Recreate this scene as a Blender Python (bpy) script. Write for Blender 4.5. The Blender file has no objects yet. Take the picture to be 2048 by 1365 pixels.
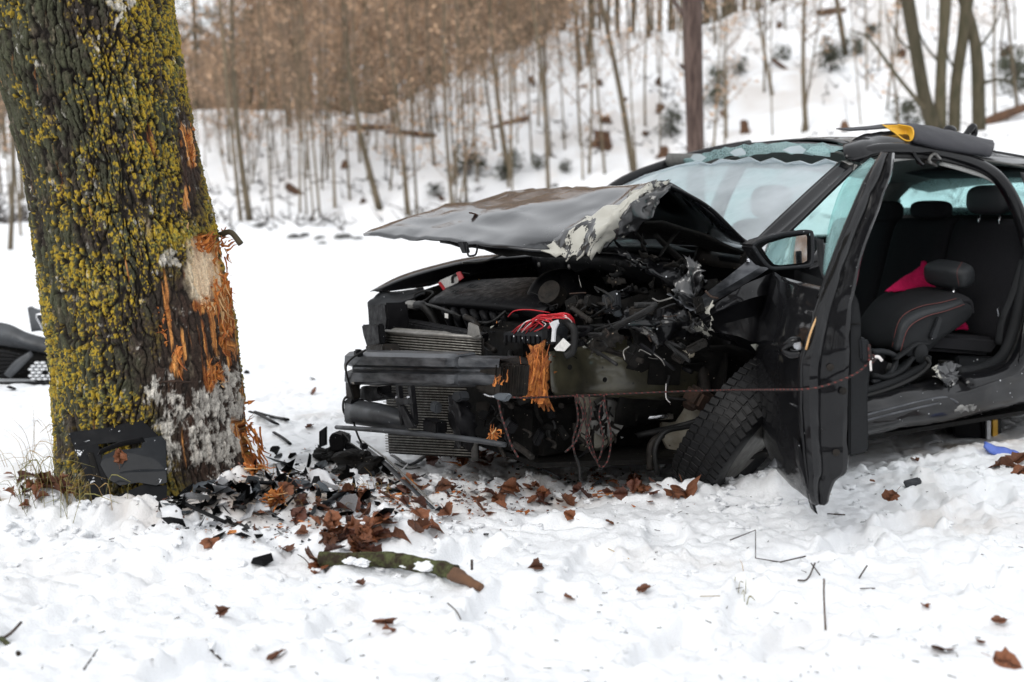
import bpy, bmesh, math, random
import numpy as np
from mathutils import Vector, Matrix, Quaternion
random.seed(7)
rng = np.random.default_rng(7)
scene = bpy.context.scene
C = scene.collection

# ------------------------------------------------------------------ camera, sky, sun, exposure
FPX, HOR, CAMH = 2200.0, 420.0, 1.09            # focal length and horizon in photo pixels, eye height
PITCH = math.atan((682.5 - HOR) / FPX)
cam_d = bpy.data.cameras.new('camera')
cam_d.sensor_width = 36.0
cam_d.lens = 36.0 * FPX / 2048.0
cam_d.clip_start, cam_d.clip_end = 0.05, 1500
cam_d.dof.use_dof = True
cam_d.dof.focus_distance = 4.15
cam_d.dof.aperture_fstop = 1.9
cam = bpy.data.objects.new('camera', cam_d)
C.objects.link(cam)
cam.location = (0, 0, CAMH)
cam.rotation_euler = (math.pi / 2 - PITCH, 0, 0)
scene.camera = cam

world = bpy.data.worlds.new('World')
scene.world = world
world.use_nodes = True
wn, wl = world.node_tree.nodes, world.node_tree.links
sky = wn.new('ShaderNodeTexSky')
sky.sky_type = 'NISHITA'
sky.sun_disc = False
sky.sun_elevation = math.radians(38)
sky.sun_rotation = math.radians(215)
sky.air_density, sky.dust_density, sky.ozone_density = 1.6, 4.0, 1.0
hsv = wn.new('ShaderNodeHueSaturation')
hsv.inputs['Saturation'].default_value = 0.16
cloud = wn.new('ShaderNodeMix')             # an even cloud deck over most of the blue
cloud.data_type = 'RGBA'
cloud.inputs['Factor'].default_value = 0.72
cloud.inputs['B'].default_value = (7.6, 7.8, 8.1, 1)
bg = wn['Background']
bg.inputs['Strength'].default_value = 0.12
wl.new(sky.outputs[0], hsv.inputs['Color'])
wl.new(hsv.outputs[0], cloud.inputs['A'])
wl.new(cloud.outputs['Result'], bg.inputs['Color'])

sun_d = bpy.data.lights.new('sun', 'SUN')
sun_d.energy = 0.8
sun_d.angle = math.radians(35)
sun_d.color = (1.0, 0.97, 0.93)
sun = bpy.data.objects.new('sun', sun_d)
C.objects.link(sun)
# light comes from behind the viewer's left shoulder
_dir = Vector((math.sin(math.radians(215)) * math.cos(math.radians(38)), math.cos(math.radians(215)) * math.cos(math.radians(38)), math.sin(math.radians(38))))
sun.rotation_euler = _dir.to_track_quat('Z', 'Y').to_euler()

scene.render.engine = 'CYCLES'
scene.cycles.use_denoising = True
scene.cycles.max_bounces = 7
scene.cycles.transparent_max_bounces = 12
scene.view_settings.view_transform = 'Standard'
scene.view_settings.look = 'None'
scene.view_settings.gamma = 1
scene.view_settings.exposure = 0.56

# ------------------------------------------------------------------ pixel picks
CP, SP_ = math.cos(PITCH), math.sin(PITCH)
EYE = Vector((0, 0, CAMH))
TH = 0.528
CO, SI = math.cos(TH), math.sin(TH)
CAR_O = Vector((0.187, 4.75, -0.05))
CAR_M = Matrix.Translation(CAR_O) @ Matrix.Rotation(TH, 4, 'Z')
CAR_I = CAR_M.inverted()

def ray(px, py):
    a, b = (px - 1024) / FPX, (682.5 - py) / FPX
    return Vector((a, CP + b * SP_, -SP_ + b * CP))

def D(px, py, d):                       # the point at world depth Y = d
    r = ray(px, py)
    return EYE + r * (d / r.y)

def Zp(px, py, z):                      # the point at height z
    r = ray(px, py)
    return EYE + r * ((z - CAMH) / r.z)

def _loc(px, py):
    e = CAR_I @ EYE
    r = CAR_I.to_3x3() @ ray(px, py)
    return e, r

def S(px, py, v):                       # on a plane parallel to the car's side, v metres to its left
    e, r = _loc(px, py)
    return e + r * ((-v - e.y) / r.y)

def F(px, py, u):                       # on a plane across the car, u metres behind the front axle
    e, r = _loc(px, py)
    return e + r * ((u - e.x) / r.x)

def L(px, py, z):                       # on a level plane of the car
    e, r = _loc(px, py)
    return e + r * ((z - e.z) / r.z)

def K(u, v, z):
    return Vector((u, -v, z))

def CW(px, py, d):                      # world depth pick in car space
    return CAR_I @ D(px, py, d)

# ------------------------------------------------------------------ numpy noise
def _hash(ix, iy, iz, s):
    with np.errstate(over='ignore'):
        h = (ix.astype(np.uint32) * np.uint32(374761393) + iy.astype(np.uint32) * np.uint32(668265263)
             + iz.astype(np.uint32) * np.uint32(2147483647) + np.uint32(s * 1274126177 & 0xffffffff))
        h = (h ^ (h >> np.uint32(13))) * np.uint32(1274126177)
        h = (h ^ (h >> np.uint32(16))) * np.uint32(2246822519)
        h = h ^ (h >> np.uint32(15))
    return h.astype(np.float64) / 4294967295.0

def noise(x, y, z=None, s=0):           # value noise with quintic blend, -1..1
    x, y = np.asarray(x, float), np.asarray(y, float)
    z = np.zeros_like(x) if z is None else np.asarray(z, float)
    xi, yi, zi = np.floor(x), np.floor(y), np.floor(z)
    fx, fy, fz = x - xi, y - yi, z - zi
    xi, yi, zi = xi.astype(np.int64), yi.astype(np.int64), zi.astype(np.int64)
    q = lambda t: t * t * t * (t * (t * 6 - 15) + 10)
    wx, wy, wz = q(fx), q(fy), q(fz)
    out = 0
    for a in (0, 1):
        for b in (0, 1):
            for c in (0, 1):
                w = (wx if a else 1 - wx) * (wy if b else 1 - wy) * (wz if c else 1 - wz)
                out = out + w * _hash(xi + a, yi + b, zi + c, s)
    return out * 2 - 1

def fbm(x, y, z=None, s=0, o=4, g=0.5):
    t, a, n = 0, 1.0, 0
    for i in range(o):
        k = 2.03 ** i
        t = t + a * noise(x * k, y * k, None if z is None else z * k, s + i * 17)
        n += a
        a *= g
    return t / n

def ss(a, b, x):
    t = np.clip((x - a) / (b - a), 0, 1)
    return t * t * (3 - 2 * t)

def cell(x, y, s=0):                    # distance to the nearest jittered point, and its random value
    x, y = np.asarray(x, float), np.asarray(y, float)
    xi, yi = np.floor(x).astype(np.int64), np.floor(y).astype(np.int64)
    best = np.full(x.shape, 9.0); val = np.zeros(x.shape)
    for a in (-1, 0, 1):
        for b in (-1, 0, 1):
            cx, cy = xi + a, yi + b
            z = np.zeros_like(cx)
            px, py = cx + _hash(cx, cy, z, s), cy + _hash(cx, cy, z, s + 5)
            d = np.hypot(px - x, py - y)
            m = d < best
            best = np.where(m, d, best)
            val = np.where(m, _hash(cx, cy, z, s + 9), val)
    return best, val

# ------------------------------------------------------------------ object helpers
def link(name, me, mat, parent=None, label=None, cat=None, group=None, kind=None):
    o = bpy.data.objects.new(name, me)
    C.objects.link(o)
    if mat is not None and me is not None and not me.materials:
        me.materials.append(mat)
    o.parent = parent
    tag(o, label, cat, group, kind)
    return o

def tag(o, label=None, cat=None, group=None, kind=None):
    for k, v in (('label', label), ('category', cat), ('group', group), ('kind', kind)):
        if v:
            o[k] = v
    return o

def empty(name, loc=(0, 0, 0), label=None, cat=None, group=None, rz=0.0):
    o = bpy.data.objects.new(name, None)
    o.empty_display_size = 0.1
    C.objects.link(o)
    o.location = loc
    o.rotation_euler = (0, 0, rz)
    tag(o, label, cat, group)
    return o

def mesh(name, verts, faces, smooth=True):
    me = bpy.data.meshes.new(name)
    me.from_pydata([tuple(v) for v in verts] if not isinstance(verts, np.ndarray) else verts.tolist(), [], faces if not isinstance(faces, np.ndarray) else faces.tolist())
    if smooth:
        me.polygons.foreach_set('use_smooth', [True] * len(me.polygons))
    me.update()
    return me

def grid_faces(nr, nc, off=0):
    i = np.arange(nr - 1)[:, None] * nc + np.arange(nc - 1)[None, :] + off
    return np.stack([i, i + 1, i + nc + 1, i + nc], -1).reshape(-1, 4)

def cr(P, n):                           # Catmull-Rom along axis 0
    P = np.asarray(P, float)
    if n <= 1 or len(P) < 2:
        return P
    Q = np.concatenate([[2 * P[0] - P[1]], P, [2 * P[-1] - P[-2]]])
    out = []
    for k in range(len(P) - 1):
        a, b, c, d = Q[k], Q[k + 1], Q[k + 2], Q[k + 3]
        for t in np.arange(n) / n:
            out.append(0.5 * ((2 * b) + (c - a) * t + (2 * a - 5 * b + 4 * c - d) * t * t + (3 * b - a - 3 * c + d) * t ** 3))
    out.append(P[-1])
    return np.array(out)

def lin(P, n):
    P = np.asarray(P, float)
    out = [P[k] * (1 - t) + P[k + 1] * t for k in range(len(P) - 1) for t in np.arange(n) / n]
    return np.array(out + [P[-1]])

def gnorm(G):
    du = np.gradient(G, axis=0)
    dv = np.gradient(G, axis=1)
    N = np.cross(du, dv)
    return N / (np.linalg.norm(N, axis=2, keepdims=True) + 1e-9)

def sheet(name, rows, mat, parent, th=0.003, n=(4, 4), crumple=0.0, cs=9.0, seed=0, sharp=False, mode=('c', 'c'), edge=0.0, **kw):
    G = np.array([[tuple(p) for p in r] for r in rows], float)
    G = (cr if mode[0] == 'c' else lin)(G, n[0])
    G = np.swapaxes((cr if mode[1] == 'c' else lin)(np.swapaxes(G, 0, 1), n[1]), 0, 1)
    nr, nc = G.shape[:2]
    if crumple:
        N = gnorm(G)
        x, y, z = G[..., 0] * cs, G[..., 1] * cs, G[..., 2] * cs
        # folded metal: creased noise
        c = (np.abs(noise(x, y, z, seed)) * 1.3 - 0.5) + 0.5 * (np.abs(noise(x * 2.3, y * 2.3, z * 2.3, seed + 3)) - 0.3)
        G = G + N * (c * crumple)[..., None]
    if edge:                             # torn rim
        j = lambda k: np.random.default_rng(seed + k)
        for k, (idx, nb) in enumerate([((0, slice(None)), (1, slice(None))), ((-1, slice(None)), (-2, slice(None))), ((slice(None), 0), (slice(None), 1)), ((slice(None), -1), (slice(None), -2))]):
            d = G[idx] - G[nb]
            d = d / (np.linalg.norm(d, axis=-1, keepdims=True) + 1e-9)
            G[idx] = G[idx] + d * (j(k).uniform(-0.2, 1, d.shape[:-1])[..., None] ** 2 * edge)
    N = gnorm(G)
    A, B = (G + N * th / 2).reshape(-1, 3), (G - N * th / 2).reshape(-1, 3)
    m = nr * nc
    fa = grid_faces(nr, nc)
    fb = grid_faces(nr, nc, m)[:, ::-1]
    idx = np.arange(m).reshape(nr, nc)
    ring = np.concatenate([idx[0, :-1], idx[:-1, -1], idx[-1, :0:-1], idx[:0:-1, 0]])
    nx = np.roll(ring, -1)
    rim = np.stack([ring, ring + m, nx + m, nx], -1)
    me = mesh(name, np.concatenate([A, B]), np.concatenate([fa, fb, rim]), not sharp)
    if 'l' in mode and hasattr(me, 'set_sharp_from_angle'): me.set_sharp_from_angle(angle=math.radians(24))
    return link(name, me, mat, parent, **kw)

def tube_mesh(name, pts, r, seg=8, n=5, flat=1.0):
    P = cr([tuple(p) for p in pts], n)
    k = len(P)
    R = np.interp(np.linspace(0, 1, k), np.linspace(0, 1, len(r)), r) if isinstance(r, (list, tuple)) else np.full(k, r)
    T = np.gradient(P, axis=0)
    T /= np.linalg.norm(T, axis=1, keepdims=True) + 1e-9
    up = np.array([0.13, 0.21, 1.0]) if abs(T[0][2]) < 0.9 else np.array([1.0, 0.2, 0.1])
    V = []
    for i in range(k):
        a = np.cross(T[i], up); a /= np.linalg.norm(a) + 1e-9
        b = np.cross(a, T[i]); up = b
        for j in range(seg):
            t = 2 * math.pi * j / seg
            V.append(P[i] + (a * math.cos(t) + b * math.sin(t) * flat) * R[i])
    Fs = []
    for i in range(k - 1):
        for j in range(seg):
            j2 = (j + 1) % seg
            Fs.append((i * seg + j, i * seg + j2, (i + 1) * seg + j2, (i + 1) * seg + j))
    Fs.append(tuple(range(seg))[::-1]); Fs.append(tuple(range((k - 1) * seg, k * seg)))
    return V, Fs

def tube(name, pts, r, mat, parent=None, seg=8, n=5, flat=1.0, **kw):
    V, Fs = tube_mesh(name, pts, r, seg, n, flat)
    return link(name, mesh(name, V, Fs), mat, parent, **kw)

def bm_done(name, bm, mat, parent, smooth=False, **kw):
    bmesh.ops.recalc_face_normals(bm, faces=bm.faces)
    me = bpy.data.meshes.new(name)
    bm.to_mesh(me); bm.free()
    if smooth:
        me.polygons.foreach_set('use_smooth', [True] * len(me.polygons))
        if hasattr(me, 'set_sharp_from_angle'):
            me.set_sharp_from_angle(angle=math.radians(38))
    return link(name, me, mat, parent, **kw)

def prism(name, pts, ext, mat, parent=None, bev=0.004, seg=2, smooth=True, **kw):
    bm = bmesh.new()
    ext = Vector(ext)
    a = [bm.verts.new(Vector(p)) for p in pts]
    b = [bm.verts.new(Vector(p) + ext) for p in pts]
    bm.faces.new(a); bm.faces.new(b[::-1])
    k = len(pts)
    for i in range(k):
        bm.faces.new((a[i], b[i], b[(i + 1) % k], a[(i + 1) % k]))
    bmesh.ops.recalc_face_normals(bm, faces=bm.faces)
    if bev:
        bmesh.ops.bevel(bm, geom=list(bm.edges), offset=bev, segments=seg, affect='EDGES', clamp_overlap=True)
    return bm_done(name, bm, mat, parent, smooth, **kw)

def box(name, c, size, mat, parent=None, rot=None, bev=0.006, taper=1.0, **kw):
    bm = bmesh.new()
    bmesh.ops.create_cube(bm, size=1)
    for v in bm.verts:
        t = taper if v.co.z > 0 else 1
        v.co = Vector((v.co.x * size[0] * t, v.co.y * size[1] * t, v.co.z * size[2]))
    if bev:
        bmesh.ops.bevel(bm, geom=list(bm.edges), offset=min(bev, min(size) * 0.45), segments=2, affect='EDGES')
    M = Matrix.Translation(Vector(c)) @ (rot.to_4x4() if rot is not None else Matrix.Identity(4))
    bm.transform(M)
    return bm_done(name, bm, mat, parent, True, **kw)

def lathe(name, prof, mat, parent, M, seg=40, **kw):       # profile (axis distance along x, radius)
    V, Fs = [], []
    for (x, r) in prof:
        for j in range(seg):
            t = 2 * math.pi * j / seg
            V.append(M @ Vector((x, r * math.cos(t), r * math.sin(t))))
    for i in range(len(prof) - 1):
        for j in range(seg):
            j2 = (j + 1) % seg
            Fs.append((i * seg + j, i * seg + j2, (i + 1) * seg + j2, (i + 1) * seg + j))
    if prof[0][1] > 1e-4: Fs.append(tuple(range(seg))[::-1])
    if prof[-1][1] > 1e-4: Fs.append(tuple(range((len(prof) - 1) * seg, len(prof) * seg)))
    me = mesh(name, V, Fs)
    if hasattr(me, 'set_sharp_from_angle'):
        me.set_sharp_from_angle(angle=math.radians(35))
    return link(name, me, mat, parent, **kw)

def rotx(x=0, y=0, z=0):
    return Matrix.Rotation(z, 3, 'Z') @ Matrix.Rotation(y, 3, 'Y') @ Matrix.Rotation(x, 3, 'X')

def frame(x, up=(0, 0, 1)):              # rotation whose X axis runs along x
    x = Vector(x).normalized(); y = Vector(up).cross(x).normalized(); z = x.cross(y)
    return Matrix((x, y, z)).transposed()

# ------------------------------------------------------------------ materials
def mat(name, c1, c2=None, rough=0.5, metal=0.0, coat=0.0, scale=12.0, r2=None, bump=0.0, bscale=60.0, speck=0.0, speck_c=(0.8, 0.82, 0.85), sscale=70, spec=0.5, detail=6, stretch=None, obj_var=0.0, contrast=(0.35, 0.65)):
    m = bpy.data.materials.new(name)
    m.use_nodes = True
    N, LK = m.node_tree.nodes, m.node_tree.links
    p = N['Principled BSDF']
    p.inputs['Metallic'].default_value = metal
    p.inputs['Coat Weight'].default_value = coat
    p.inputs['Coat Roughness'].default_value = 0.06
    p.inputs['Specular IOR Level'].default_value = spec
    tc = N.new('ShaderNodeTexCoord')
    co = tc.outputs['Object']
    if stretch:
        mp = N.new('ShaderNodeMapping')
        mp.inputs['Scale'].default_value = stretch
        LK.new(co, mp.inputs['Vector']); co = mp.outputs[0]
    nz = N.new('ShaderNodeTexNoise')
    nz.inputs['Scale'].default_value = scale
    nz.inputs['Detail'].default_value = detail
    nz.inputs['Roughness'].default_value = 0.62
    LK.new(co, nz.inputs['Vector'])
    rp = N.new('ShaderNodeMapRange')
    rp.inputs['From Min'].default_value, rp.inputs['From Max'].default_value = contrast
    LK.new(nz.outputs['Fac'], rp.inputs['Value'])
    mx = N.new('ShaderNodeMix'); mx.data_type = 'RGBA'
    mx.inputs['A'].default_value = (*c1, 1)
    mx.inputs['B'].default_value = (*(c2 or [k * 0.8 for k in c1]), 1)
    LK.new(rp.outputs[0], mx.inputs['Factor'])
    col = mx.outputs['Result']
    if obj_var:
        oi = N.new('ShaderNodeObjectInfo')
        mr = N.new('ShaderNodeMapRange')
        mr.inputs['To Min'].default_value, mr.inputs['To Max'].default_value = 1 - obj_var, 1 + obj_var
        LK.new(oi.outputs['Random'], mr.inputs['Value'])
        hs = N.new('ShaderNodeHueSaturation')
        LK.new(mr.outputs[0], hs.inputs['Value']); LK.new(col, hs.inputs['Color'])
        col = hs.outputs[0]
    rr = N.new('ShaderNodeMapRange')
    rr.inputs['To Min'].default_value, rr.inputs['To Max'].default_value = rough, (r2 if r2 is not None else min(1, rough * 1.3))
    LK.new(rp.outputs[0], rr.inputs['Value'])
    rough_s = rr.outputs[0]
    if speck:
        vo = N.new('ShaderNodeTexVoronoi')
        vo.inputs['Scale'].default_value = sscale
        LK.new(tc.outputs['Object'], vo.inputs['Vector'])
        sz = N.new('ShaderNodeMath'); sz.operation = 'MULTIPLY'; sz.inputs[1].default_value = speck
        sp = N.new('ShaderNodeSeparateColor'); LK.new(vo.outputs['Color'], sp.inputs[0])
        pw = N.new('ShaderNodeMath'); pw.operation = 'POWER'; pw.inputs[1].default_value = 3
        LK.new(sp.outputs[0], pw.inputs[0]); LK.new(pw.outputs[0], sz.inputs[0])
        lt = N.new('ShaderNodeMath'); lt.operation = 'LESS_THAN'
        LK.new(vo.outputs['Distance'], lt.inputs[0]); LK.new(sz.outputs[0], lt.inputs[1])
        m2 = N.new('ShaderNodeMix'); m2.data_type = 'RGBA'
        m2.inputs['B'].default_value = (*speck_c, 1)
        LK.new(lt.outputs[0], m2.inputs['Factor']); LK.new(col, m2.inputs['A'])
        col = m2.outputs['Result']
        if coat:
            iv = N.new('ShaderNodeMath'); iv.operation = 'MULTIPLY_ADD'; iv.inputs[1].default_value = -coat; iv.inputs[2].default_value = coat
            LK.new(lt.outputs[0], iv.inputs[0]); LK.new(iv.outputs[0], p.inputs['Coat Weight'])
    LK.new(col, p.inputs['Base Color'])
    LK.new(rough_s, p.inputs['Roughness'])
    if bump:
        nb = N.new('ShaderNodeTexNoise')
        nb.inputs['Scale'].default_value = bscale
        nb.inputs['Detail'].default_value = 5
        LK.new(co, nb.inputs['Vector'])
        bp = N.new('ShaderNodeBump')
        bp.inputs['Strength'].default_value = bump
        bp.inputs['Distance'].default_value = 0.01
        LK.new(nb.outputs['Fac'], bp.inputs['Height'])
        LK.new(bp.outputs[0], p.inputs['Normal'])
    return m

def vcol_mat(name, rough=0.85, bump=0.0, bscale=80, spec=0.3):
    m = bpy.data.materials.new(name); m.use_nodes = True
    N, LK = m.node_tree.nodes, m.node_tree.links
    p = N['Principled BSDF']
    a = N.new('ShaderNodeVertexColor'); a.layer_name = 'Col'
    nz = N.new('ShaderNodeTexNoise'); nz.inputs['Scale'].default_value = bscale; nz.inputs['Detail'].default_value = 6
    tc = N.new('ShaderNodeTexCoord'); LK.new(tc.outputs['Object'], nz.inputs['Vector'])
    mr = N.new('ShaderNodeMapRange'); mr.inputs['From Min'].default_value = 0.3; mr.inputs['From Max'].default_value = 0.7
    mr.inputs['To Min'].default_value = 0.72; mr.inputs['To Max'].default_value = 1.25
    LK.new(nz.outputs['Fac'], mr.inputs['Value'])
    hs = N.new('ShaderNodeHueSaturation'); LK.new(a.outputs['Color'], hs.inputs['Color']); LK.new(mr.outputs[0], hs.inputs['Value'])
    LK.new(hs.outputs[0], p.inputs['Base Color'])
    p.inputs['Roughness'].default_value = rough
    p.inputs['Specular IOR Level'].default_value = spec
    if bump:
        bp = N.new('ShaderNodeBump'); bp.inputs['Strength'].default_value = bump; bp.inputs['Distance'].default_value = 0.006
        LK.new(nz.outputs['Fac'], bp.inputs['Height']); LK.new(bp.outputs[0], p.inputs['Normal'])
    return m

def set_col(me, col):
    a = me.color_attributes.new('Col', 'FLOAT_COLOR', 'POINT')
    c = np.ones((len(me.vertices), 4)); c[:, :3] = col
    a.data.foreach_set('color', c.ravel())

def glass_mat(name, tint, haze, crack_scale, haze_c=(0.85, 0.9, 0.92), crack=0.03, rough=0.02, haze_n=4.0, clear=1.0):
    m = bpy.data.materials.new(name); m.use_nodes = True
    N, LK = m.node_tree.nodes, m.node_tree.links
    out = N['Material Output']; N.remove(N['Principled BSDF'])
    tr = N.new('ShaderNodeBsdfTransparent'); tr.inputs[0].default_value = (*[k * clear for k in tint], 1)
    gl = N.new('ShaderNodeBsdfGlossy'); gl.inputs['Roughness'].default_value = rough
    fr = N.new('ShaderNodeFresnel'); fr.inputs[0].default_value = 1.5
    ge = N.new('ShaderNodeNewGeometry')
    iv = N.new('ShaderNodeMath'); iv.operation = 'SUBTRACT'; iv.inputs[0].default_value = 1.0; LK.new(ge.outputs['Backfacing'], iv.inputs[1])
    fm = N.new('ShaderNodeMath'); fm.operation = 'MULTIPLY'; LK.new(fr.outputs[0], fm.inputs[0]); LK.new(iv.outputs[0], fm.inputs[1])
    m1 = N.new('ShaderNodeMixShader'); LK.new(fm.outputs[0], m1.inputs[0]); LK.new(tr.outputs[0], m1.inputs[1]); LK.new(gl.outputs[0], m1.inputs[2])
    df = N.new('ShaderNodeBsdfDiffuse'); df.inputs[0].default_value = (*haze_c, 1)
    tl = N.new('ShaderNodeBsdfTranslucent'); tl.inputs[0].default_value = (*haze_c, 1)
    m2 = N.new('ShaderNodeMixShader'); m2.inputs[0].default_value = 0.5
    LK.new(df.outputs[0], m2.inputs[1]); LK.new(tl.outputs[0], m2.inputs[2])
    tc = N.new('ShaderNodeTexCoord')
    nd = N.new('ShaderNodeTexNoise'); nd.inputs['Scale'].default_value = 5; nd.inputs['Detail'].default_value = 3
    LK.new(tc.outputs['Object'], nd.inputs['Vector'])
    va = N.new('ShaderNodeVectorMath'); va.operation = 'MULTIPLY_ADD'; va.inputs[1].default_value = (0.12, 0.12, 0.12)
    LK.new(nd.outputs['Color'], va.inputs[0]); LK.new(tc.outputs['Object'], va.inputs[2])
    vo = N.new('ShaderNodeTexVoronoi'); vo.feature = 'DISTANCE_TO_EDGE'; vo.inputs['Scale'].default_value = crack_scale
    LK.new(va.outputs[0], vo.inputs['Vector'])
    lt = N.new('ShaderNodeMath'); lt.operation = 'LESS_THAN'; lt.inputs[1].default_value = crack
    LK.new(vo.outputs['Distance'], lt.inputs[0])
    nz = N.new('ShaderNodeTexNoise'); nz.inputs['Scale'].default_value = haze_n; nz.inputs['Detail'].default_value = 7
    LK.new(tc.outputs['Object'], nz.inputs['Vector'])
    mr = N.new('ShaderNodeMapRange'); mr.inputs['From Min'].default_value = 0.3; mr.inputs['From Max'].default_value = 0.7
    mr.inputs['To Min'].default_value = haze * 0.5; mr.inputs['To Max'].default_value = min(1, haze * 1.5)
    LK.new(nz.outputs['Fac'], mr.inputs['Value'])
    ck = N.new('ShaderNodeMath'); ck.operation = 'MULTIPLY'; ck.inputs[1].default_value = 0.45
    LK.new(lt.outputs[0], ck.inputs[0])
    mxm = N.new('ShaderNodeMath'); mxm.operation = 'MAXIMUM'; LK.new(ck.outputs[0], mxm.inputs[0]); LK.new(mr.outputs[0], mxm.inputs[1])
    m3 = N.new('ShaderNodeMixShader'); LK.new(mxm.outputs[0], m3.inputs[0]); LK.new(m1.outputs[0], m3.inputs[1]); LK.new(m2.outputs[0], m3.inputs[2])
    LK.new(m3.outputs[0], out.inputs['Surface'])
    return m

M = {}
M['paint'] = mat('black_car_paint', (0.004, 0.004, 0.005), (0.009, 0.009, 0.010), 0.4, 0.0, 0.58, 6, r2=0.5, speck=0.06, sscale=70, bump=0.03, bscale=5, spec=0.04)
M['paint_bonnet'] = mat('dusty_sky_toned_bonnet', (0.006, 0.007, 0.009), (0.014, 0.015, 0.018), 0.24, 0.0, 1.0, 3, r2=0.36, speck=0.06, sscale=70, bump=0.06, bscale=4, spec=0.25)  # dust, plus a blue-grey lift standing in for sky reflection
M['paint_dirty'] = mat('scuffed_black_paint', (0.005, 0.005, 0.006), (0.022, 0.021, 0.020), 0.35, 0.0, 0.6, 14, r2=0.6, speck=0.16, sscale=45, contrast=(0.5, 0.8), spec=0.1)
M['plastic'] = mat('black_plastic', (0.004, 0.004, 0.005), (0.008, 0.008, 0.009), 0.34, spec=0.14, scale=30, bump=0.1, bscale=200, speck=0.08, sscale=60, r2=0.7)
M['plastic_grey'] = mat('charcoal_plastic', (0.012, 0.013, 0.015), (0.020, 0.022, 0.025), 0.4, spec=0.2, scale=20, speck=0.2, sscale=45, r2=0.65)
M['trim'] = mat('grained_dark_trim', (0.012, 0.013, 0.014), (0.018, 0.019, 0.021), 0.6, spec=0.18, scale=120, bump=0.08, bscale=500)
M['steel'] = mat('painted_steel', (0.035, 0.038, 0.044), (0.13, 0.135, 0.145), 0.32, 0.75, 0.3, 10, r2=0.6, stretch=(1, 1, 3))  # paler mottling paints highlights into the grey
M['dark_metal'] = mat('grimy_dark_metal', (0.012, 0.011, 0.010), (0.035, 0.03, 0.026), 0.45, 0.4, scale=20, r2=0.8, bump=0.3, bscale=60, speck=0.2, sscale=50, speck_c=(0.25, 0.2, 0.15), spec=0.25)
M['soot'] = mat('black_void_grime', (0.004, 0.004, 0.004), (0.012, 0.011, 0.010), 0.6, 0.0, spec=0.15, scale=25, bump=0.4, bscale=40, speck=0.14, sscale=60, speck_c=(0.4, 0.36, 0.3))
M['alu'] = mat('dull_aluminium', (0.30, 0.29, 0.27), (0.18, 0.175, 0.165), 0.42, 0.7, scale=18, r2=0.6)
M['fin'] = mat('condenser_fin', (0.34, 0.33, 0.30), (0.17, 0.16, 0.145), 0.45, 0.6, scale=40, r2=0.7)
M['bare'] = mat('torn_bare_metal', (0.33, 0.325, 0.31), (0.05, 0.048, 0.045), 0.4, 0.35, scale=16, r2=0.7, bump=0.3, bscale=50)
M['primer'] = mat('pale_grey_primer', (0.42, 0.43, 0.38), (0.2, 0.2, 0.18), 0.55, scale=14, r2=0.7, bump=0.3, bscale=50)
M['olive'] = mat('olive_primer', (0.085, 0.078, 0.048), (0.022, 0.020, 0.014), 0.3, 0.1, 0.5, 5, r2=0.5, speck=0.25, sscale=28, speck_c=(0.012, 0.011, 0.01), bump=0.05, bscale=8)
M['rubber'] = mat('tyre_rubber', (0.006, 0.006, 0.007), (0.012, 0.012, 0.012), 0.36, spec=0.18, scale=20, r2=0.5, bump=0.15, bscale=120, speck=0.10, sscale=40)
M['hose'] = mat('rubber_hose', (0.007, 0.007, 0.007), (0.018, 0.018, 0.018), 0.4, spec=0.28, scale=25, r2=0.65)
M['shield'] = mat('dusty_wheel_back', (0.42, 0.40, 0.34), (0.22, 0.19, 0.14), 0.6, 0.2, scale=9, r2=0.8, speck=0.3, sscale=35, speck_c=(0.06, 0.035, 0.02))
M['rust'] = mat('rusty_iron', (0.06, 0.03, 0.018), (0.02, 0.014, 0.011), 0.7, 0.3, scale=30, bump=0.5, bscale=60)
M['chrome'] = mat('bright_metal', (0.65, 0.66, 0.68), (0.5, 0.5, 0.52), 0.15, 1.0, scale=10, r2=0.3)
M['fabric'] = mat('charcoal_seat_cloth', (0.012, 0.012, 0.014), (0.018, 0.018, 0.020), 0.9, scale=150, bump=0.15, bscale=600, spec=0.2)
M['leather'] = mat('black_leatherette', (0.016, 0.018, 0.020), (0.024, 0.026, 0.029), 0.5, spec=0.4, scale=90, bump=0.08, bscale=400)
M['dark_cloth'] = mat('dark_rear_cloth', (0.010, 0.010, 0.012), (0.015, 0.015, 0.017), 0.95, scale=120, spec=0.15)
M['stitch'] = mat('red_stitching', (0.16, 0.045, 0.038), (0.11, 0.03, 0.028), 0.8, scale=300)
M['pink'] = mat('pink_cloth', (0.62, 0.012, 0.10), (0.5, 0.01, 0.08), 0.9, scale=40, spec=0.2)
M['headliner'] = mat('grey_headliner', (0.16, 0.16, 0.15), (0.13, 0.13, 0.125), 0.9, scale=60)
M['pale_trim'] = mat('pale_grey_trim', (0.5, 0.5, 0.48), (0.42, 0.42, 0.4), 0.6, scale=30)
M['vinyl'] = mat('black_vinyl_tarpaulin', (0.016, 0.016, 0.022), (0.022, 0.022, 0.028), 0.62, scale=40, bump=0.05, bscale=300, r2=0.7)
M['yellow'] = mat('yellow_vinyl', (0.75, 0.42, 0.02), (0.65, 0.34, 0.015), 0.5, scale=20)
M['white_pl'] = mat('white_plastic', (0.72, 0.73, 0.75), (0.55, 0.56, 0.58), 0.4, scale=14, speck=0.22, sscale=40, speck_c=(0.08, 0.07, 0.06), r2=0.6)
M['grey_pl'] = mat('slate_plastic', (0.075, 0.09, 0.105), (0.11, 0.125, 0.14), 0.4, scale=18, speck=0.2, sscale=40, r2=0.6)
M['red_wire'] = mat('red_wire', (0.62, 0.02, 0.03), (0.45, 0.01, 0.02), 0.4, scale=30)
M['white_wire'] = mat('white_wire', (0.8, 0.76, 0.74), None, 0.4, scale=30)
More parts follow.
